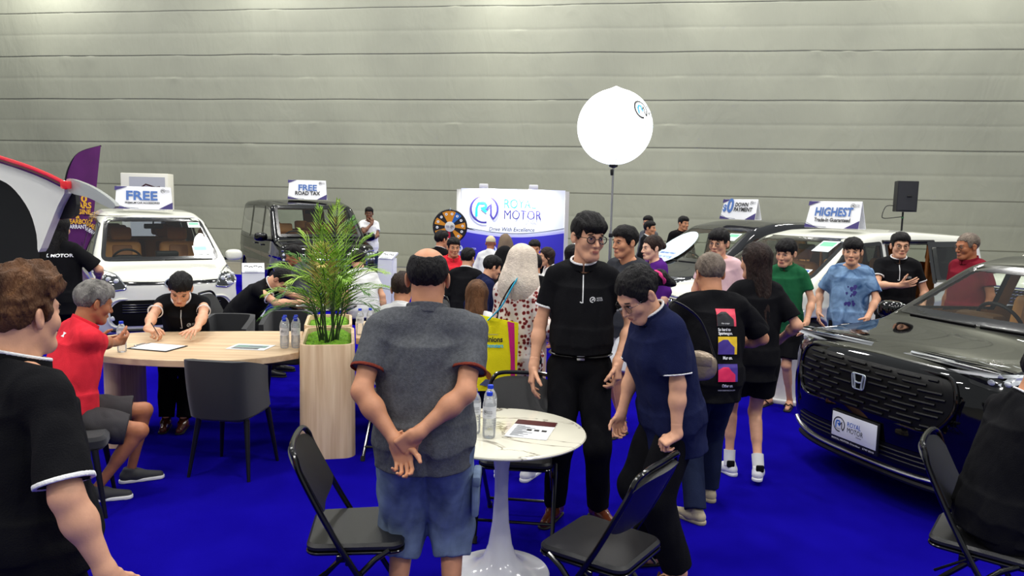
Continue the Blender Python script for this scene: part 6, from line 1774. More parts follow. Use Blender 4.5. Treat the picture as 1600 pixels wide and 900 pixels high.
cdm = A.build('round_card', cardf, None, sub=.08); cdm.matrix_world = dk_.matrix_basis.copy(); tag(cdm, 'large round pale blue card lying on the dark car windscreen', 'card')
sol = cdm.modifiers.new('thick', 'SOLIDIFY'); sol.thickness = .006
sticker(dk_, DF, 'F', .46, 1.48, .20, .10, mat('sticker_green', rgb(110, 190, 150), .5))
car_sign('white folded sign reading $0 DOWN PAYMENT on the dark people carrier roof', [('$', SB1, -.27, .17, .14, .07), ('0', SB1, -.17, .20, .30, .12), ('DOWN', INK, .04, .225, .085, .24), ('PAYMENT', INK, .08, .15, .085, .34)], (3.46, 11.35), -56, 1.735, w=.66, hh=.31)
we_, WF, _ = make_car(LOWSPEC('people_carrier', WHITEP, 1.68, 4.7), 'white people carrier with open sliding door and a trade-in sign on its roof', (4.15, 9.58), 210, h=.02)
sticker(we_, WF, 'F', .44, 1.47, .22, .12, mat('sticker_green', rgb(110, 190, 150), .5)); sticker(we_, WF, 'F', .52, 1.17, .20, .09, mat('sticker_blue2', rgb(60, 100, 190), .5))
car_sign('white folded sign reading HIGHEST Trade-In Guaranteed on the white people carrier roof', [('HIGHEST', SB1, .0, .20, .15, .50), ('Trade-In Guaranteed', INK, .0, .10, .065, .48)], (4.02, 9.30), -54, 1.675, w=.72, hh=.34)
far_ = copy_tree(we_); far_.location = (9.55, 11.9, 0); tag(far_, 'white people carrier cut off by the right edge, only a corner visible', 'car')
# ---- white hatchback at the left edge with its tailgate raised
def det_hatch(root, patch, FN, sp):
    B = FN['B']
    for s in (-1, 1):
        # projection x axis of the rear view runs towards the car's right (-y)
        m = MB(); pts = rounded([(s * .62, .93), (s * .80, 1.0), (s * .84, .93), (s * .82, .80), (s * .70, .82)], .03)
        tl = patch('tail_lamp', 'B', [(pts[::s], REDL)], sub=.03)
        m.tube([Vector(B(a, b, 3)) for a, b in pts], .008, 6, closed=True); m.build('lamp_tube', mat('lamp_glow', rgb(255, 90, 70), .3, emit=(1, .12, .06), estr=1.2), tl)
        sd = 'L' if s < 0 else 'R'
        patch('tail_lamp_side', sd, [(rounded([(-2.12, .82), (-1.92, .90), (-1.95, 1.0), (-2.10, 1.0)], .03), REDL)], sub=.03)
    patch('rear_bumper_trim', 'B', [(rounded([(-.7, .26), (.7, .26), (.62, .40), (-.62, .40)], .04), PLAST)])
    for nm in ('front_lamp',):
        for s in (-1, 1): patch('headlight', 'F', [(rounded([(s * .58, .82), (s * .60, .90), (s * .82, .94), (s * .83, .84)][::s], .03), LAMP)], sub=.04)
    patch('grille', 'F', [(rounded([(-.5, .5), (.5, .5), (.55, .75), (-.55, .75)], .05), GLOSSB)])
HB = dict(HR); HB.update(name='hatchback', paint=paint('paint_pearl', rgb(228, 228, 224)), detail=det_hatch, lin_m=mat('dark_lining', rgb(30, 30, 32), .8), handles=[],
    windows=HR['windows'][:5] + [('B', rounded([(-.55, .72), (.55, .72), (.50, 1.36), (-.50, 1.36)], .06), 'open')])
hb_, HBF, _ = make_car(HB, 'white hatchback at the left edge, tailgate raised, red lamp showing beside the near man', (-4.03, 2.30), 183, h=.026)
def gate():
    def q(px, py, Y):
        d = _f * F_PX + _r * (px - 800) - _u * (py - 450); p = Vector((0, 0, CAM_H)) + d * (Y / d.y); return p
    inv = hb_.matrix_basis.inverted()
    g = empty('tailgate', (0, 0, 0)); g.parent = hb_
    def slab(name, poly, Y, t, m_, parent=g, lean=.0015, n=3):
        P = [(a.x, a.y) for a in catmull([(a, b, 0) for a, b in poly], n, closed=True)]
        N = len(P); f = [inv @ q(x, y, Y + lean * (105 - x)) for x, y in P]; off = Vector((0, t, 0)); off = (inv.to_3x3() @ off)
        k = [v + off for v in f]; mb = MB(); mb.add(f + k, [tuple(range(N)), tuple(range(2 * N - 1, N - 1, -1))] + [(i, (i + 1) % N, (i + 1) % N + N, i + N) for i in range(N)])
        return mb.build(name, m_, parent, smooth=False)
    slab('gate_frame', [(-90, 228), (-30, 242), (30, 258), (70, 274), (101, 294), (90, 322), (74, 362), (60, 394), (57, 366), (46, 330), (24, 298), (0, 281), (-50, 266), (-90, 262)], 3.05, .05, HB['paint'])
    slab('gate_trim', [(-90, 258), (-50, 263), (0, 278), (26, 296), (49, 328), (60, 366), (62, 392), (58, 430), (52, 462), (-90, 470)], 3.09, .05, mat('gate_trim_dark', rgb(7, 8, 11), .5, spec=.2))
    slab('gate_strut', [(86, 302), (108, 298), (118, 303), (117, 336), (98, 342), (62, 346), (70, 330), (82, 312)], 3.12, .03, mat('strut_dark', rgb(22, 22, 25), .6), n=2)
    slab('spoiler', [(104, 280), (122, 283), (150, 296), (179, 318), (175, 326), (160, 320), (138, 309), (108, 300)], 3.06, .03, mat('spoiler_grey', rgb(168, 172, 172), .15, coat=.6))
    pts = [inv @ q(x, y, 3.03 + .0015 * (105 - x)) for x, y in ((-90, 222), (-40, 234), (0, 246), (40, 259), (75, 273), (103, 287))]
    m = MB(); m.tube(catmull(pts, 5), .0085, 8); m.build('light_bar', REDL, g)
    pts = [p + Vector((0, 0, -.014)) for p in pts]; m = MB(); m.tube(catmull(pts, 5), .011, 8); m.build('light_bar_trim', mat('trim_wine', rgb(70, 10, 16), .2, coat=.8), g)
    m = MB(); m.box(inv @ q(104, 289, 3.04), (.03, .05, .035), .008); m.build('lamp_end', REDL, g)
gate()
# ------------------------------------------------------------------ the people
def polo(m=C_BLK, **k):
    d = dict(m=m, trim=C_TRIM, collar=m, ctrim=C_TRIM, placket=C_TRIM, chestlogo=C_TRIM); d.update(k); return d
def tee(m, **k):
    d = dict(m=m, neck=.02, open=-.004); d.update(k); return d
SB = mat('shoe_brown', rgb(92, 44, 24), .25, coat=.4); SG = mat('shoe_grey', rgb(120, 116, 108), .6); SBE = cloth('shoe_beige', rgb(176, 164, 136)); SWH = mat('shoe_white', rgb(226, 226, 226), .5)
SIT = dict(L=((.13, -.42), (0, -1, .7), 6, 0), R=((-.13, -.42), (0, -1, .7), -6, 0))
def sit(**k):
    d = dict(pel=.56, legs=SIT); d.update(k); return d
BLT = dict(m=C_BLK2)
DK = dict(m=C_JEAND)

# --- nearest
person('man at the left edge in a white-trimmed black polo, seen from behind', -1.38, 2.02, 150, 1.665, build=1.20, hair='quiff', hc=H_BRN, head=(12, 2, 0), sk=SK_L,
       top=polo(fold=.010, sleeve=.86, sw=.064), bottom=BLT, res=.8, seed=5, hs=1.0, arms=dict(R=dict(to=(-.37, -.02, .87), hint=(-.6, 1, -.2)), L=dict(to=(.25, -.06, .88))))
P = person('balding man in a grey polo and denim shorts, hands clasped behind his back', -.345, 2.98, 180, 1.70, build=1.20, fat=.02, hair='bald', sk=SK_M, head=(0, 6, 0), hs=1.04,
       top=dict(m=C_GRY, collar=C_GRY, trim=cloth('trim_rust', rgb(120, 52, 40)), fold=.011, hem=-.10, sleeve=.66, sw=.066, w=-.004), res=.8, seed=8,
       bottom=dict(m=C_JEAN, len=.66, fit=.026, name='denim_shorts', fold=.010, flare=1.12),
       arms=dict(L=dict(to=(.085, .215, .945), hint=(1, .35, -.2), palm=(.2, 1, .1), fd=(-.35, .10, -.9), pose='curl'), R=dict(to=(.005, .235, .985), hint=(-1, .35, -.2), palm=(.1, -1, .3), fd=(.75, .05, -.55), pose='grip')),
       legs=dict(L=((.12, .0), (0, -1, 0), 8, 0), R=((-.12, -.02), (0, -1, 0), -8, 0)), shoes=dict(kind='sneaker', m=SG, sole=SWH, sock=C_WHT))
m = MB()
kk = P['k']; px_ = P['legs']['R']
hp_, kn_ = px_[0], px_[1]; pc = hp_ + (kn_ - hp_) * .52 + _v((-.115, .03, 0))
m.box(pc, (.030, .15, .17), .012); pk = m.build('cargo_pocket', C_JEAN, P['root'])
m = MB(); m.box(pc + _v((-.004, 0, .07)), (.034, .156, .045), .01); m.build('pocket_flap', C_JEAN, pk)

tall = person('tall young man with round glasses in a black polo, standing in the centre looking right', .41, 4.27, -4, 1.835, build=.95, neck=.012, hair='fringe', head=(28, 6, 2), sk=SK_L, glasses=.0027, seed=3, res=.85, hs=1.06,
       top=polo(fold=.009, hem=.06, sleeve=.64, w=-.010, sw=.062), bottom=dict(m=C_BLK2, fit=.016, fold=.008, low=False), shoes=dict(m=SB),
       arms=dict(R=dict(to=(-.27, -.06, .93), hint=(-.5, 1, -.1), palm=(1, .3, 0), pose='relax'), L=dict(to=(.21, -.10, .98), hint=(1, .6, -.1), palm=(-.9, .4, 0), fd=(.05, -.25, -1), pose='curl')),
       legs=dict(R=((-.12, -.02), (0, -1, 0), -22, 0), L=((.14, -.02), (0, -1, 0), 34, 0)))
m = MB(); z_ = tall['pv'][2] + .055; m.tube([(tall['pv'][0] + .172 * cos(a), tall['pv'][1] + .136 * sin(a), z_) for a in np.linspace(0, 2 * pi, 40, endpoint=False)], .017, 8, closed=True, flat=.4)
bl = m.build('belt', mat('belt_leather', rgb(16, 15, 15), .3), tall['root'])
m = MB(); m.box((0, tall['pv'][1] - .143, z_), (.045, .008, .036), .003); m.build('buckle', STEEL, bl)

navy = person('woman in a navy polo with a ponytail, bending over the folding chair she holds', .80, 3.62, -72, 1.64, build=1.10, fem=True, lean=17, head=(8, 38, 0), hair='pony', hc=H_BLK, sk=SK_L, seed=21, res=.85, glasses=.0014, hs=1.10, pelshift=(.0, .02),
       top=dict(m=C_NVY, collar=C_NVY, trim=C_TRIM, tw=.004, ctrim=C_TRIM, fold=.011, hem=-.20, sleeve=.8, sw=.070, w=.01), bottom=dict(m=C_BLK2, fit=.022, flare=1.15),
       arms=dict(L=dict(tow=(.79, 3.38, .79), hint=(.3, 1, -.2), palm=(-.2, -.2, -1), fd=(-.1, -.85, -.5), pose='grip'), R=dict(to=(-.14, -.20, .78), hint=(-.5, 1, -.2), pose='curl')),
       shoes=dict(kind='sandal', m=mat('strap_brown', rgb(70, 40, 30), .5)))
T = lambda q: Vector(navy['head'] + navy['Rh'] @ (_v(q) * navy['hs']))
m = MB(); m.tube([T((.008 + .030 * cos(a), .128, -.008 + .030 * sin(a))) for a in np.linspace(0, 2 * pi, 18, endpoint=False)], .013, 8, closed=True); m.build('scrunchie', cloth('pink_scrunchie', rgb(226, 70, 130)), navy['root'])

person('man seated at the right edge in a white-trimmed black polo, facing right', 2.12, 3.08, 84, 1.72, build=.98, **sit(pel=.55), hair='short', lean=10, head=(0, 20, 0), sk=SK_M, seed=31, res=.9,
       top=polo(fold=.011), bottom=BLT, arms=dict(R=dict(to=(-.17, -.30, .80), hint=(-.3, 1, -.5), palm=(1, 0, -.4), pose='curl'), L=dict(to=(.10, -.38, .80), hint=(.7, .6, -.5), pose='curl')))

red = person('grey-haired man in a bright red polo and grey shorts seated at the desk end', -2.72, 4.42, 112, 1.72, build=1.08, **sit(pel=.55, legs=dict(L=((.16, -.36), (0, -1, .8), 6, 0), R=((-.12, -.20), (0, -1, .8), -6, 0))), hair='short', hc=H_GRY, lean=14, side=0, twist=24, head=(28, 16, 0), sk=SK_T, seed=41, res=.9, hs=1.06,
       top=dict(m=C_RED, collar=C_RED, fold=.010, sleeve=.72), bottom=dict(m=cloth('shorts_charcoal', rgb(62, 60, 62)), len=.42, fit=.022, name='shorts'),
       arms=dict(R=dict(tow=(-2.70, 5.14, .83), hint=(-.9, .5, -.6), palm=(.5, -.2, .1), fd=(.75, -.65, 0), pose='curl'), L=dict(tow=(-2.90, 5.12, .83), hint=(.9, .3, -.5), palm=(-.7, .6, .1), fd=(.35, -.9, 0), pose='curl')),
       shoes=dict(kind='sneaker', m=mat('shoe_charcoal', rgb(54, 54, 56), .7), sole=SWH))
A = Art()
A.poly([(-.02, -.01), (.02, -.01), (.006, .004), (.018, .018), (-.004, .010), (-.018, .020), (-.006, .004)], WHITE_INK)
A.build('back_emblem', surf_fn(red['shirt'], red['nb'] + red['Rc'] @ _v((-.03, .12, -.06)), red['Rc'] @ _v((-1, 0, 0)), red['Rc'] @ unit((0, -.15, 1)), .003, .3), red['shirt'], sub=.01)

wr = person('young man in a black polo writing on a clipboard at the left desk', -2.84, 6.42, 14, 1.72, build=1.04, **sit(pel=.56, legs=dict(L=((.05, -.62), (0, -1, .9), 0, 0), R=((-.09, -.58), (0, -1, .9), 0, 0))), hair='short', lean=34, head=(2, 38, 6), sk=SK_L, seed=51, res=1.1, hs=1.08,
       top=polo(fold=.010), bottom=BLT, shoes=dict(m=SB),
       arms=dict(R=dict(tow=(-2.78, 5.50, .80), hint=(-1, .1, -.1), palm=(.6, -.3, -.8), fd=(.75, -.6, -.12), pose='pen'), L=dict(tow=(-2.42, 5.55, .785), hint=(1, .2, -.1), palm=(0, 0, -1), fd=(-.25, -.95, -.05), pose='spread')))
h_ = wr['arms']['R']; tipq = h_['wr'] + h_['fd'] * .10
m = MB(); m.tube([Vector(tipq + _v((.02, -.03, -.025))), Vector(tipq + _v((-.05, .05, .06)))], [.002, .0045], 8); 
pen = m.build('pen', mat('pen_black', rgb(16, 16, 20), .3)); M_ = Matrix.Translation((-2.84, 6.42, 0)) @ Matrix.Rotation(radians(14), 4, 'Z'); pen.data.transform(M_)
tag(pen, 'black pen in the right hand of the man writing on the clipboard', 'pen')

# --- middle distance
def floral():
    m = cloth('floral_blouse', rgb(222, 212, 204))
    nt = m.node_tree; b = nt.nodes['Principled BSDF']; tc = nt.nodes.new('ShaderNodeTexCoord')
    v = nt.nodes.new('ShaderNodeTexVoronoi'); v.inputs['Scale'].default_value = 26; v.feature = 'DISTANCE_TO_EDGE'
    v2 = nt.nodes.new('ShaderNodeTexVoronoi'); v2.inputs['Scale'].default_value = 34; v2.feature = 'F1'
    n = nt.nodes.new('ShaderNodeTexNoise'); n.inputs['Scale'].default_value = 30
    for q in (v, v2, n): nt.links.new(tc.outputs['Object'], q.inputs['Vector'])
    r = nt.nodes.new('ShaderNodeValToRGB'); e = r.color_ramp.elements
    e[0].position = .36; e[0].color = (*rgb(104, 30, 34), 1); e[1].position = .56; e[1].color = (*rgb(222, 212, 204), 1)
    k = r.color_ramp.elements.new(.45); k.color = (*rgb(168, 92, 84), 1)
    ad = nt.nodes.new('ShaderNodeMath'); ad.operation = 'MULTIPLY_ADD'; ad.inputs[1].default_value = .5
    nt.links.new(n.outputs[0], ad.inputs[0]); nt.links.new(v2.outputs['Distance'], ad.inputs[2])
    sb = nt.nodes.new('ShaderNodeMath'); sb.operation = 'SUBTRACT'; sb.inputs[1].default_value = .17
    nt.links.new(ad.outputs[0], sb.inputs[0])
    nt.links.new(sb.outputs[0], r.inputs[0]); nt.links.new(r.outputs[0], b.inputs[0]); return m
CREAM = cloth('scarf_cream', rgb(214, 200, 184), bump=.6, bscale=90, nscale=30)
hw = person('woman in a cream headscarf and floral blouse with a yellow tote bag, seen from behind', .05, 4.95, 160, 1.62, build=.95, fem=True, head=(-14, 10, 0), sk=SK_L, seed=61, res=1.1, hs=1.06,
       scarf=(CREAM, .17), top=dict(m=floral(), sleeve=1.75, hem=-.26, fold=.014, w=.0, fit=.016), bottom=dict(m=C_BLK2, fit=.02),
       arms=dict(R=dict(to=(-.20, -.10, .96), hint=(-.3, 1, -.2)), L=dict(to=(.10, -.22, 1.04), hint=(.2, 1, -.4), pose='curl')), shoes=dict(kind='sneaker', m=SWH, sole=SWH))

person('man in a charcoal T-shirt and pale shorts looking left, behind the tall man', .95, 6.10, -48, 1.73, hair='short', head=(-14, 4, 0), sk=SK_M, seed=71, res=1.2, hs=1.06,
       top=tee(cloth('tee_charcoal', rgb(52, 54, 60)), hem=-.10), bottom=dict(m=cloth('shorts_pale', rgb(206, 208, 212)), len=.44, fit=.03, name='shorts'),
       shoes=dict(kind='sandal', m=mat('strap_black', rgb(20, 20, 20), .5)), legs=dict(L=((.10, -.14), (0, -1, 0), 10, 0), R=((-.12, .10), (0, -1, 0), -6, 0)))
person('woman in a purple top with her dark hair in a bun, looking left', 1.46, 7.6, -68, 1.60, fem=True, hair='bun', hc=H_DKB, head=(-8, 4, 0), sk=SK_P, seed=72, res=1.5, hs=1.06,
       top=tee(cloth('top_purple', rgb(84, 34, 124)), sleeve=1.5, hem=-.1), bottom=BLT, arms=dict(R=dict(to=(-.05, -.28, 1.15), hint=(-.8, .3, -.8), pose='curl')))
old = person('grey-haired man from behind in a black T-shirt with colourful car prints on the back', 1.22, 4.42, 184, 1.62, build=1.14, hair='grey_short', hc=H_SLT, head=(6, 14, 0), lean=6, sk=SK_M, seed=73, res=1.0, hs=1.06,
       top=tee(C_BLK, hem=-.14, sleeve=.86, sw=.078, w=.012, fold=.012), bottom=dict(m=C_JEAND, fit=.02), shoes=dict(kind='sneaker', m=SBE, sole=SBE),
       arms=dict(R=dict(to=(-.20, -.22, 1.0), hint=(-1, .6, -.3), pose='curl'), L=dict(to=(.20, -.22, 1.0), hint=(1, .6, -.3), pose='curl')), legs=dict(L=((.10, .12), (0, -1, 0), 40, 0), R=((-.10, -.22), (0, -1, 0), 0, 0)))
PK = mat('print_pink', rgb(230, 70, 92), .6); YE = mat('print_yellow', rgb(240, 200, 40), .6); PU = mat('print_purple', rgb(70, 50, 140), .6); MG = mat('print_magenta', rgb(226, 40, 90), .6); DG = mat('print_dark', rgb(36, 36, 40), .6)
A = Art(); w_ = .062
for (yc, c1, c2) in ((0.0, PK, DG), (-.165, YE, PU), (-.325, PU, MG)):
    A.poly([(-w_, yc - .052), (w_, yc - .052), (w_, yc + .052), (-w_, yc + .052)], c1)
    A.poly([(-w_, yc - .052), (w_ * .72, yc - .052), (w_ * .72, yc - .01), (w_ * .3, yc + .012), (0, yc + .034), (-w_ * .5, yc + .034), (-w_, yc + .016)], c2)
    A.put(stroke_geo([(-w_ * .8, yc + .01), (-w_ * .4, yc + .027), (0, yc + .025), (w_ * .3, yc + .004)], .005), INK)
    A.text('the coupe', WHITE_INK, -w_ * .2, yc - .035, .014, width=.05)
A.text('So hard to', WHITE_INK, -.02, -.072, .024, bold=.03, width=.078); A.text('Sportwagon.', WHITE_INK, -.013, -.094, .024, bold=.03, width=.09)
A.text('Mur on.', WHITE_INK, .0, -.238, .026, bold=.03, width=.06); A.text('Other on.', WHITE_INK, .0, -.402, .026, bold=.03, width=.07)
A.text('WWW.SPORTWAGON.COM', WHITE_INK, .0, -.43, .012, width=.11)
A.build('back_print', surf_fn(old['shirt'], old['nb'] + old['Rc'] @ _v((-.045, .16, -.115)), old['Rc'] @ _v((-1, 0, 0)), old['Rc'] @ unit((0, -.05, 1)), .004, .35), old['shirt'], sub=.014)

dress = person('long-haired woman in a short black dress walking away in white sneakers', 1.67, 5.02, 176, 1.66, build=.98, fem=True, hair='straight_back', hc=H_DKB, head=(28, 4, 0), sk=SK_L, seed=74, res=1.0, hs=1.05,
       top=tee(C_BLK, hem=-.16, sleeve=.8, sw=.07, w=.0), bottom=dict(m=C_BLK2, len=.30, fit=.03, flare=1.15, name='skirt', fold=.003),
       arms=dict(R=dict(to=(-.22, -.12, .98), hint=(-.6, 1, -.2)), L=dict(to=(.18, -.22, 1.05), hint=(.8, 1, -.3), pose='curl')), legs=dict(R=((-.06, .06), (0, -1, 0), -20, .03), L=((.10, -.10), (0, -1, 0), 30, 0)),
       shoes=dict(kind='sneaker', m=SWH, sole=SWH, sock=C_WHT, sockh=.09, pitchR=0))
for c_ in list(children_of(dress['root'])):
    if c_.name.startswith('shoe'):
        V_ = [v.co.copy() for v in c_.data.vertices]; ysh = max(v.y for v in V_)
        q = dress['legs']['L' if sum(v.x for v in V_) / len(V_) > 0 else 'R'][2]
        m = MB(); m.box((q[0], q[1] + .045, q[2] + .005), (.055, .022, .05), .01); m.build('heel_tab', C_BLK, c_)

green = person('boy in a dark green polo and black shorts standing by the black car', 2.58, 6.95, -36, 1.62, build=.94, hair='fringe', head=(-8, 10, 3), sk=SK_L, seed=75, res=1.2, hs=1.06,
       top=dict(m=cloth('polo_green', rgb(30, 92, 58)), collar=MATS['polo_green'], hem=-.12, fold=.011, w=.012, placket=None), bottom=dict(m=C_BLK2, len=.42, fit=.03, name='shorts'),
       arms=dict(L=dict(to=(.24, -.10, .86), hint=(.6, 1, 0)), R=dict(to=(-.22, -.06, .86))), shoes=dict(kind='sandal', m=mat('strap_black', rgb(20, 20, 20), .5)))
def tiedye():
    m = cloth('tie_dye_blue', rgb(90, 130, 178)); nt = m.node_tree; b = nt.nodes['Principled BSDF']; tc = nt.nodes.new('ShaderNodeTexCoord')
    n = nt.nodes.new('ShaderNodeTexNoise'); n.inputs['Scale'].default_value = 6; n.inputs['Detail'].default_value = 5; n.inputs['Distortion'].default_value = 1.2
    r = nt.nodes.new('ShaderNodeValToRGB'); e = r.color_ramp.elements; e[0].position = .32; e[0].color = (*rgb(44, 74, 116), 1); e[1].position = .66; e[1].color = (*rgb(142, 176, 214), 1)
    nt.links.new(tc.outputs['Object'], n.inputs[0]); nt.links.new(n.outputs[0], r.inputs[0]); nt.links.new(r.outputs[0], b.inputs[0]); return m
td = person('boy in a pale blue tie-dyed T-shirt standing beside the white car', 3.24, 7.05, -24, 1.64, build=.96, hair='fringe', head=(-6, 3, 0), sk=SK_L, seed=76, res=1.2, hs=1.05,
       top=tee(tiedye(), hem=-.14, sleeve=.75, sw=.068, w=.012, fold=.012), bottom=BLT, arms=dict(L=dict(to=(.16, -.20, .90), hint=(1, .8, 0), pose='curl'), R=dict(to=(-.26, -.05, .9))))
A = Art()
rr = random.Random(4)
for k_ in range(16):
    a_, b_, r_ = rr.uniform(-.05, .05), rr.uniform(-.12, .1), rr.uniform(.006, .018); A.poly([(a_ + r_ * cos(t) * (1 + .3 * sin(3 * t)), b_ + 1.4 * r_ * sin(t)) for t in np.linspace(0, 2 * pi, 12, endpoint=False)], NAVY_INK)
A.build('chest_print', surf_fn(td['shirt'], td['nb'] + td['Rc'] @ _v((0, -.14, -.24)), (1, 0, 0), (0, 0, 1), .003, .35), td['shirt'], sub=.014)
person('young man with glasses in a black polo gesturing with one hand by the sliding door', 3.94, 7.55, -18, 1.69, build=1.04, hair='short', head=(4, 2, 0), sk=SK_L, glasses=.0013, seed=77, res=1.3, hs=1.05,
       top=polo(fold=.008), bottom=BLT, arms=dict(R=dict(to=(-.02, -.32, 1.17), hint=(-1, .2, -.7), palm=(.2, .9, .5), fd=(.9, -.25, .25), pose='spread'), L=dict(to=(.22, -.18, .95), pose='relax')))
person('grey-haired man with glasses in a maroon shirt behind the black car, facing left', 4.42, 7.15, -78, 1.72, build=1.08, hair='grey_short', hc=H_SLT, head=(-4, 8, 0), sk=SK_T, glasses=.0013, seed=78, res=1.3, hs=1.04,
       top=dict(m=cloth('shirt_maroon', rgb(120, 24, 40)), collar=MATS['shirt_maroon']), bottom=dict(m=cloth('trousers_khaki', rgb(150, 136, 112))))
pb = person('boy with glasses in a pale pink shirt standing in front of the white bonnet', 1.96, 7.0, -30, 1.70, build=.96, hair='fringe', head=(-10, 4, 0), sk=SK_L, glasses=.0013, seed=79, res=1.3, hs=1.06,
       top=tee(cloth('tee_pink', rgb(228, 190, 194)), hem=-.1), bottom=BLT)
# --- left background
tw = person('long-haired woman in a black T-shirt with white lettering, back turned, by the white car', -4.28, 6.95, 186, 1.70, build=1.12, fem=True, hair='long', head=(0, 6, 0), sk=SK_L, seed=81, res=1.2, hs=1.06,
       top=tee(C_BLK, hem=-.14, sleeve=.85, sw=.075, w=.01), bottom=BLT, arms=dict(L=dict(to=(.24, -.24, 1.04), hint=(1, .4, -.4), pose='curl'), R=dict(to=(-.24, -.26, 1.06), hint=(-1, .4, -.4), pose='curl')))
A = Art(); A.text('ROYAL MOTOR', WHITE_INK, 0, 0, .042, bold=.03, width=.33)
A.build('back_lettering', surf_fn(tw['shirt'], tw['nb'] + tw['Rc'] @ _v((0, .14, -.10)), (-1, 0, 0), (0, 0, 1), .004, .35), tw['shirt'], sub=.014)
person('man in a black polo bent far forward over papers in front of the black van', -2.95, 7.85, 88, 1.74, build=1.1, **sit(pel=.56), lean=46, head=(-6, 58, 0), sk=SK_L, seed=82, res=1.3,
       top=polo(fold=.01), bottom=BLT, arms=dict(R=dict(to=(-.10, -.72, .80), hint=(-1, .3, -.3), palm=(0, 0, -1), pose='flat'), L=dict(to=(.12, -.75, .80), hint=(1, .3, -.3), palm=(0, 0, -1), pose='flat')))
person('person in a grey hooded top seated behind the palm, facing left', -2.50, 8.95, -96, 1.68, **sit(pel=.56), lean=12, head=(6, 16, 0), hair='short', sk=SK_T, seed=83, res=1.8,
       top=dict(m=cloth('hoodie_grey', rgb(78, 78, 84)), sleeve=1.8, collar=MATS['hoodie_grey'], fold=.014), bottom=DK, arms=dict(R=dict(to=(-.1, -.4, .8), pose='curl'), L=dict(to=(.1, -.4, .8), pose='curl')))
person('person in a white shirt seated under the palm fronds beside the hooded one', -1.72, 8.55, -150, 1.66, **sit(pel=.56), lean=20, head=(0, 20, 0), hair='short', seed=84, res=2.0, top=tee(C_WHT), bottom=DK)
person('dark-skinned man in a white T-shirt with hand on chin, standing by the far wall', -2.96, 15.2, 38, 1.79, hair='short', head=(-30, 4, 0), sk=SK_D, seed=85, res=2.2, top=tee(C_WHT, hem=-.1), bottom=DK,
       arms=dict(R=dict(to=(-.04, -.20, 1.44), hint=(-1, -.1, -.9), palm=(0, 1, 0), fd=(.2, .1, 1), pose='curl'), L=dict(to=(-.10, -.26, 1.12), hint=(1, -.1, -.6), palm=(0, 1, 0), fd=(-1, 0, 0), pose='curl')))
person('person in a white shirt seated just left of the balding man', -.83, 5.40, 172, 1.70, **sit(pel=.56), lean=8, head=(10, 10, 0), hair='short', hc=H_DKB, sk=SK_M, seed=86, res=1.3, top=dict(m=C_WHT, collar=C_WHT), bottom=DK,
       arms=dict(L=dict(to=(.2, -.4, .8)), R=dict(to=(-.2, -.4, .8))))
# --- crowd in the middle, near to far
person('woman with long brown hair seated with her back turned, above the yellow bag', -.27, 5.62, 184, 1.60, fem=True, **sit(pel=.54), hair='long', hc=H_BRN, head=(-6, 10, 0), seed=87, res=1.4, top=tee(C_WHT), bottom=DK)
person('dark-haired man in a navy jacket seated in profile, facing right', -.40, 7.95, 112, 1.70, **sit(pel=.55), lean=16, head=(4, 16, 0), seed=88, res=1.6, top=dict(m=C_NVY, collar=C_NVY, sleeve=1.85, fold=.013), bottom=BLT)
person('man in a black jacket with white collar seated just left of the tall man', .26, 7.95, 192, 1.72, **sit(pel=.55), lean=6, head=(14, 10, 0), sk=SK_M, seed=89, res=1.6, top=dict(m=C_BLK, collar=C_WHT, ctrim=C_WHT, sleeve=1.85, fold=.013), bottom=BLT)
person('woman with black hair and a white headband, looking away to the right', .64, 8.6, 128, 1.70, fem=True, **sit(pel=.64), lean=6, head=(-8, 6, 0), hair='bob', seed=90, res=1.8, top=dict(m=C_BLK, sleeve=1.85), bottom=BLT)
hb = PEOPLE[-1]; T = lambda q: Vector(hb['head'] + hb['Rh'] @ (_v(q) * hb['hs']))
m = MB(); m.tube([T((.092 * cos(a), -.01 + .02 * sin(a), .03 + .102 * sin(a))) for a in np.linspace(-.2, pi + .2, 24)], .008, 6); m.build('headband', C_WHT, hb['root'])
person('person under a black headscarf seated with back turned, near the cream headscarf', -.19, 9.0, 150, 1.64, fem=True, **sit(pel=.62), lean=18, head=(0, 10, 0), scarf=(C_BLK, .28), seed=91, res=1.8, top=dict(m=C_BLK, sleeve=1.85), bottom=BLT)
person('dark-haired person in a black coat seated below the man in red', -.57, 8.85, 168, 1.66, **sit(pel=.57), lean=6, head=(-12, 10, 0), seed=92, res=1.8, top=dict(m=C_BLK, collar=C_WHT, sleeve=1.85), bottom=BLT)
person('man in a red shirt facing us in the crowd below the prize wheel', -.79, 9.7, 12, 1.72, build=1.1, **sit(pel=.63), lean=4, head=(6, 4, 0), sk=SK_M, seed=93, res=1.7, top=dict(m=C_RED, collar=C_RED, sleeve=.8), bottom=BLT,
       arms=dict(R=dict(to=(-.05, -.36, .95), hint=(-1, .3, -.3), pose='curl')))
person('dark-haired man in a black polo seen from behind, just left of the man in red', -1.04, 10.4, 150, 1.74, **sit(pel=.68), lean=2, head=(-16, 4, 0), sk=SK_M, seed=94, res=2.0, top=polo(placket=None, chestlogo=None), bottom=BLT)
person('woman with glasses in a white top seated in profile, facing left', .54, 9.7, -78, 1.62, fem=True, **sit(pel=.58), lean=8, head=(0, 4, 0), hair='bob', hc=H_DKB, glasses=.0015, seed=95, res=1.8, top=dict(m=C_WHT, sleeve=1.7), bottom=DK)
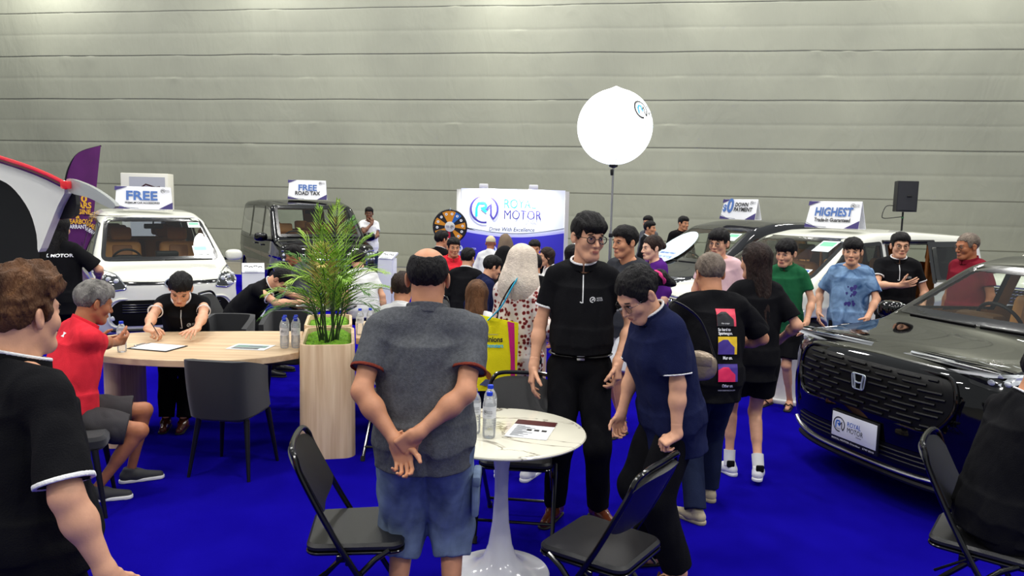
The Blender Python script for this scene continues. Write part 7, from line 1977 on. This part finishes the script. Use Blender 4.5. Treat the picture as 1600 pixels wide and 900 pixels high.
person('man facing us with clasped hands before his mouth, in front of the blue backdrop', .30, 10.7, 4, 1.70, **sit(pel=.60), lean=8, head=(0, 8, 0), sk=SK_M, seed=96, res=1.8, top=tee(C_BLK), bottom=BLT,
       arms=dict(R=dict(to=(-.04, -.28, 1.10), hint=(-1, -.2, -.6), palm=(1, 0, 0), fd=(.3, .1, 1), pose='curl'), L=dict(to=(.04, -.28, 1.10), hint=(1, -.2, -.6), palm=(-1, 0, 0), fd=(-.3, .1, 1), pose='curl')))
person('man in a cream cap and white shirt seated before the blue backdrop', -.40, 12.0, 158, 1.70, **sit(pel=.58), lean=10, head=(24, 4, 0), hair='cap', hc=cloth('cap_cream', rgb(206, 194, 158)), sk=SK_T, seed=97, res=2.2, top=dict(m=C_WHT, collar=C_WHT, sleeve=1.8), bottom=DK)
person('person in a grey-brown headscarf beside the man in the cream cap', -.13, 12.7, -150, 1.64, fem=True, **sit(pel=.62), head=(0, 4, 0), scarf=(cloth('scarf_taupe', rgb(116, 100, 84)), .24), seed=98, res=2.2, top=dict(m=C_GRY, sleeve=1.8), bottom=DK)
# --- far right background
person('farther of two men standing between purple top and dark car, grey jacket', 2.44, 13.4, -60, 1.76, head=(20, 0, 0), sk=SK_M, seed=101, res=2.4, top=dict(m=C_GRY, collar=C_GRY, sleeve=1.8), bottom=BLT)
person('nearer of the two far men, black jacket with white collar, facing right', 2.33, 12.8, 60, 1.67, head=(0, 0, 0), sk=SK_M, seed=102, res=2.4, top=dict(m=C_BLK, collar=C_WHT, sleeve=1.8), bottom=BLT)
person('dark-haired man in a black jacket standing behind the dark car windscreen', 3.0, 13.2, 20, 1.77, build=1.1, head=(10, 4, 0), sk=SK_M, seed=103, res=2.4, top=dict(m=C_BLK, collar=C_BLK, sleeve=1.8), bottom=BLT)

# ------------------------------------------------------------------ bags
root = empty('tote_bag', (-.10, 4.72, .66), radians(4), 'bright yellow tote bag with pink stripe and cyan strap hanging by the cream headscarf', 'bag')
YEL = cloth('bag_yellow', rgb(236, 222, 30), noise=.08)
m = MB()
def bagf(s_):
    return lambda u, v: ((u - .5) * (.285 - .03 * v) + .02 * v, s_ * (.055 * (1 - v) ** .6 * cos((u - .5) * 2.6) + .004), .50 * v + .015 * cos((u - .5) * 3) * (1 - v) - .05 * u * v)
V0 = []
m.grid(bagf(-1), 16, 14, .004); m.grid(lambda u, v: bagf(1)(1 - u, v), 16, 14, .004)
bb = m.build('bag_body', YEL, root, angle=70)
A = Art(); PKB = cloth('bag_pink', rgb(200, 40, 120)); BRB = cloth('bag_brown', rgb(128, 74, 34)); CYB = cloth('bag_cyan', rgb(60, 184, 220))
A.poly([(.075, .46), (.12, .45), (.135, .02), (.105, .0), (.10, .22)], PKB)
A.text('minions', INK, -.02, .345, .048, bold=.03, width=.13); A.text('monsters', CYB, -.005, .305, .036, bold=.03, width=.11); A.text('illumination', GREY_INK, -.02, .378, .014, width=.07)
A.poly([(-.12, .22), (-.09, .245), (-.07, .20), (-.085, .14), (-.11, .12)], BRB); A.poly([(-.07, .16), (-.03, .13), (-.01, .07), (-.03, .06), (-.06, .11)], BRB); A.poly([(-.10, .05), (.08, .03), (.07, .08), (-.06, .09)], mat('bag_slate', rgb(70, 76, 110), .7))
A.build('bag_print', surf_fn(bb, (0, -.2, 0), (1, 0, 0), (0, 0, 1), .003, .4), bb, sub=.02)
for s_ in (-1, 1):
    m = MB(); pts = catmull([(-.02 + .03 * s_, s_ * .03 , .47), (.03, s_ * .05, .56), (.10, s_ * .05 + .05, .68), (.14, .12, .72)], 6); m.tube(pts, .021, 8, flat=.22); m.build('strap', CYB if s_ < 0 else C_BLK, root)
root = empty('handbag', (1.03, 3.98, .93), radians(-20), 'small metallic taupe handbag hanging between the navy polo and the car print T-shirt', 'bag')
GB = mat('bag_taupe', rgb(150, 134, 116), .3, metal=.4, bump=.4, bscale=40)
m = MB(); V_, Q_ = cubesphere(10); sup = np.sign(V_) * np.abs(V_) ** .7; m.add([Vector((q[0] * .10, q[1] * .04, .085 + q[2] * .085 * (1 - .15 * abs(q[0])))) for q in sup], [tuple(q) for q in Q_]); m.build('bag_body', GB, root, angle=80)
m = MB(); m.box((0, -.040, .12), (.15, .006, .05), .002); m.build('flap', GB, root)
m = MB(); m.tube(catmull([(-.085, 0, .14), (-.13, -.10, .30), (-.15, -.16, .42), (-.12, -.10, .44), (.0, -.02, .34), (.085, 0, .14)], 6), .006, 6); m.build('strap', mat('strap_black_leather', rgb(14, 14, 14), .3), root)
bpy.context.view_layer.update()
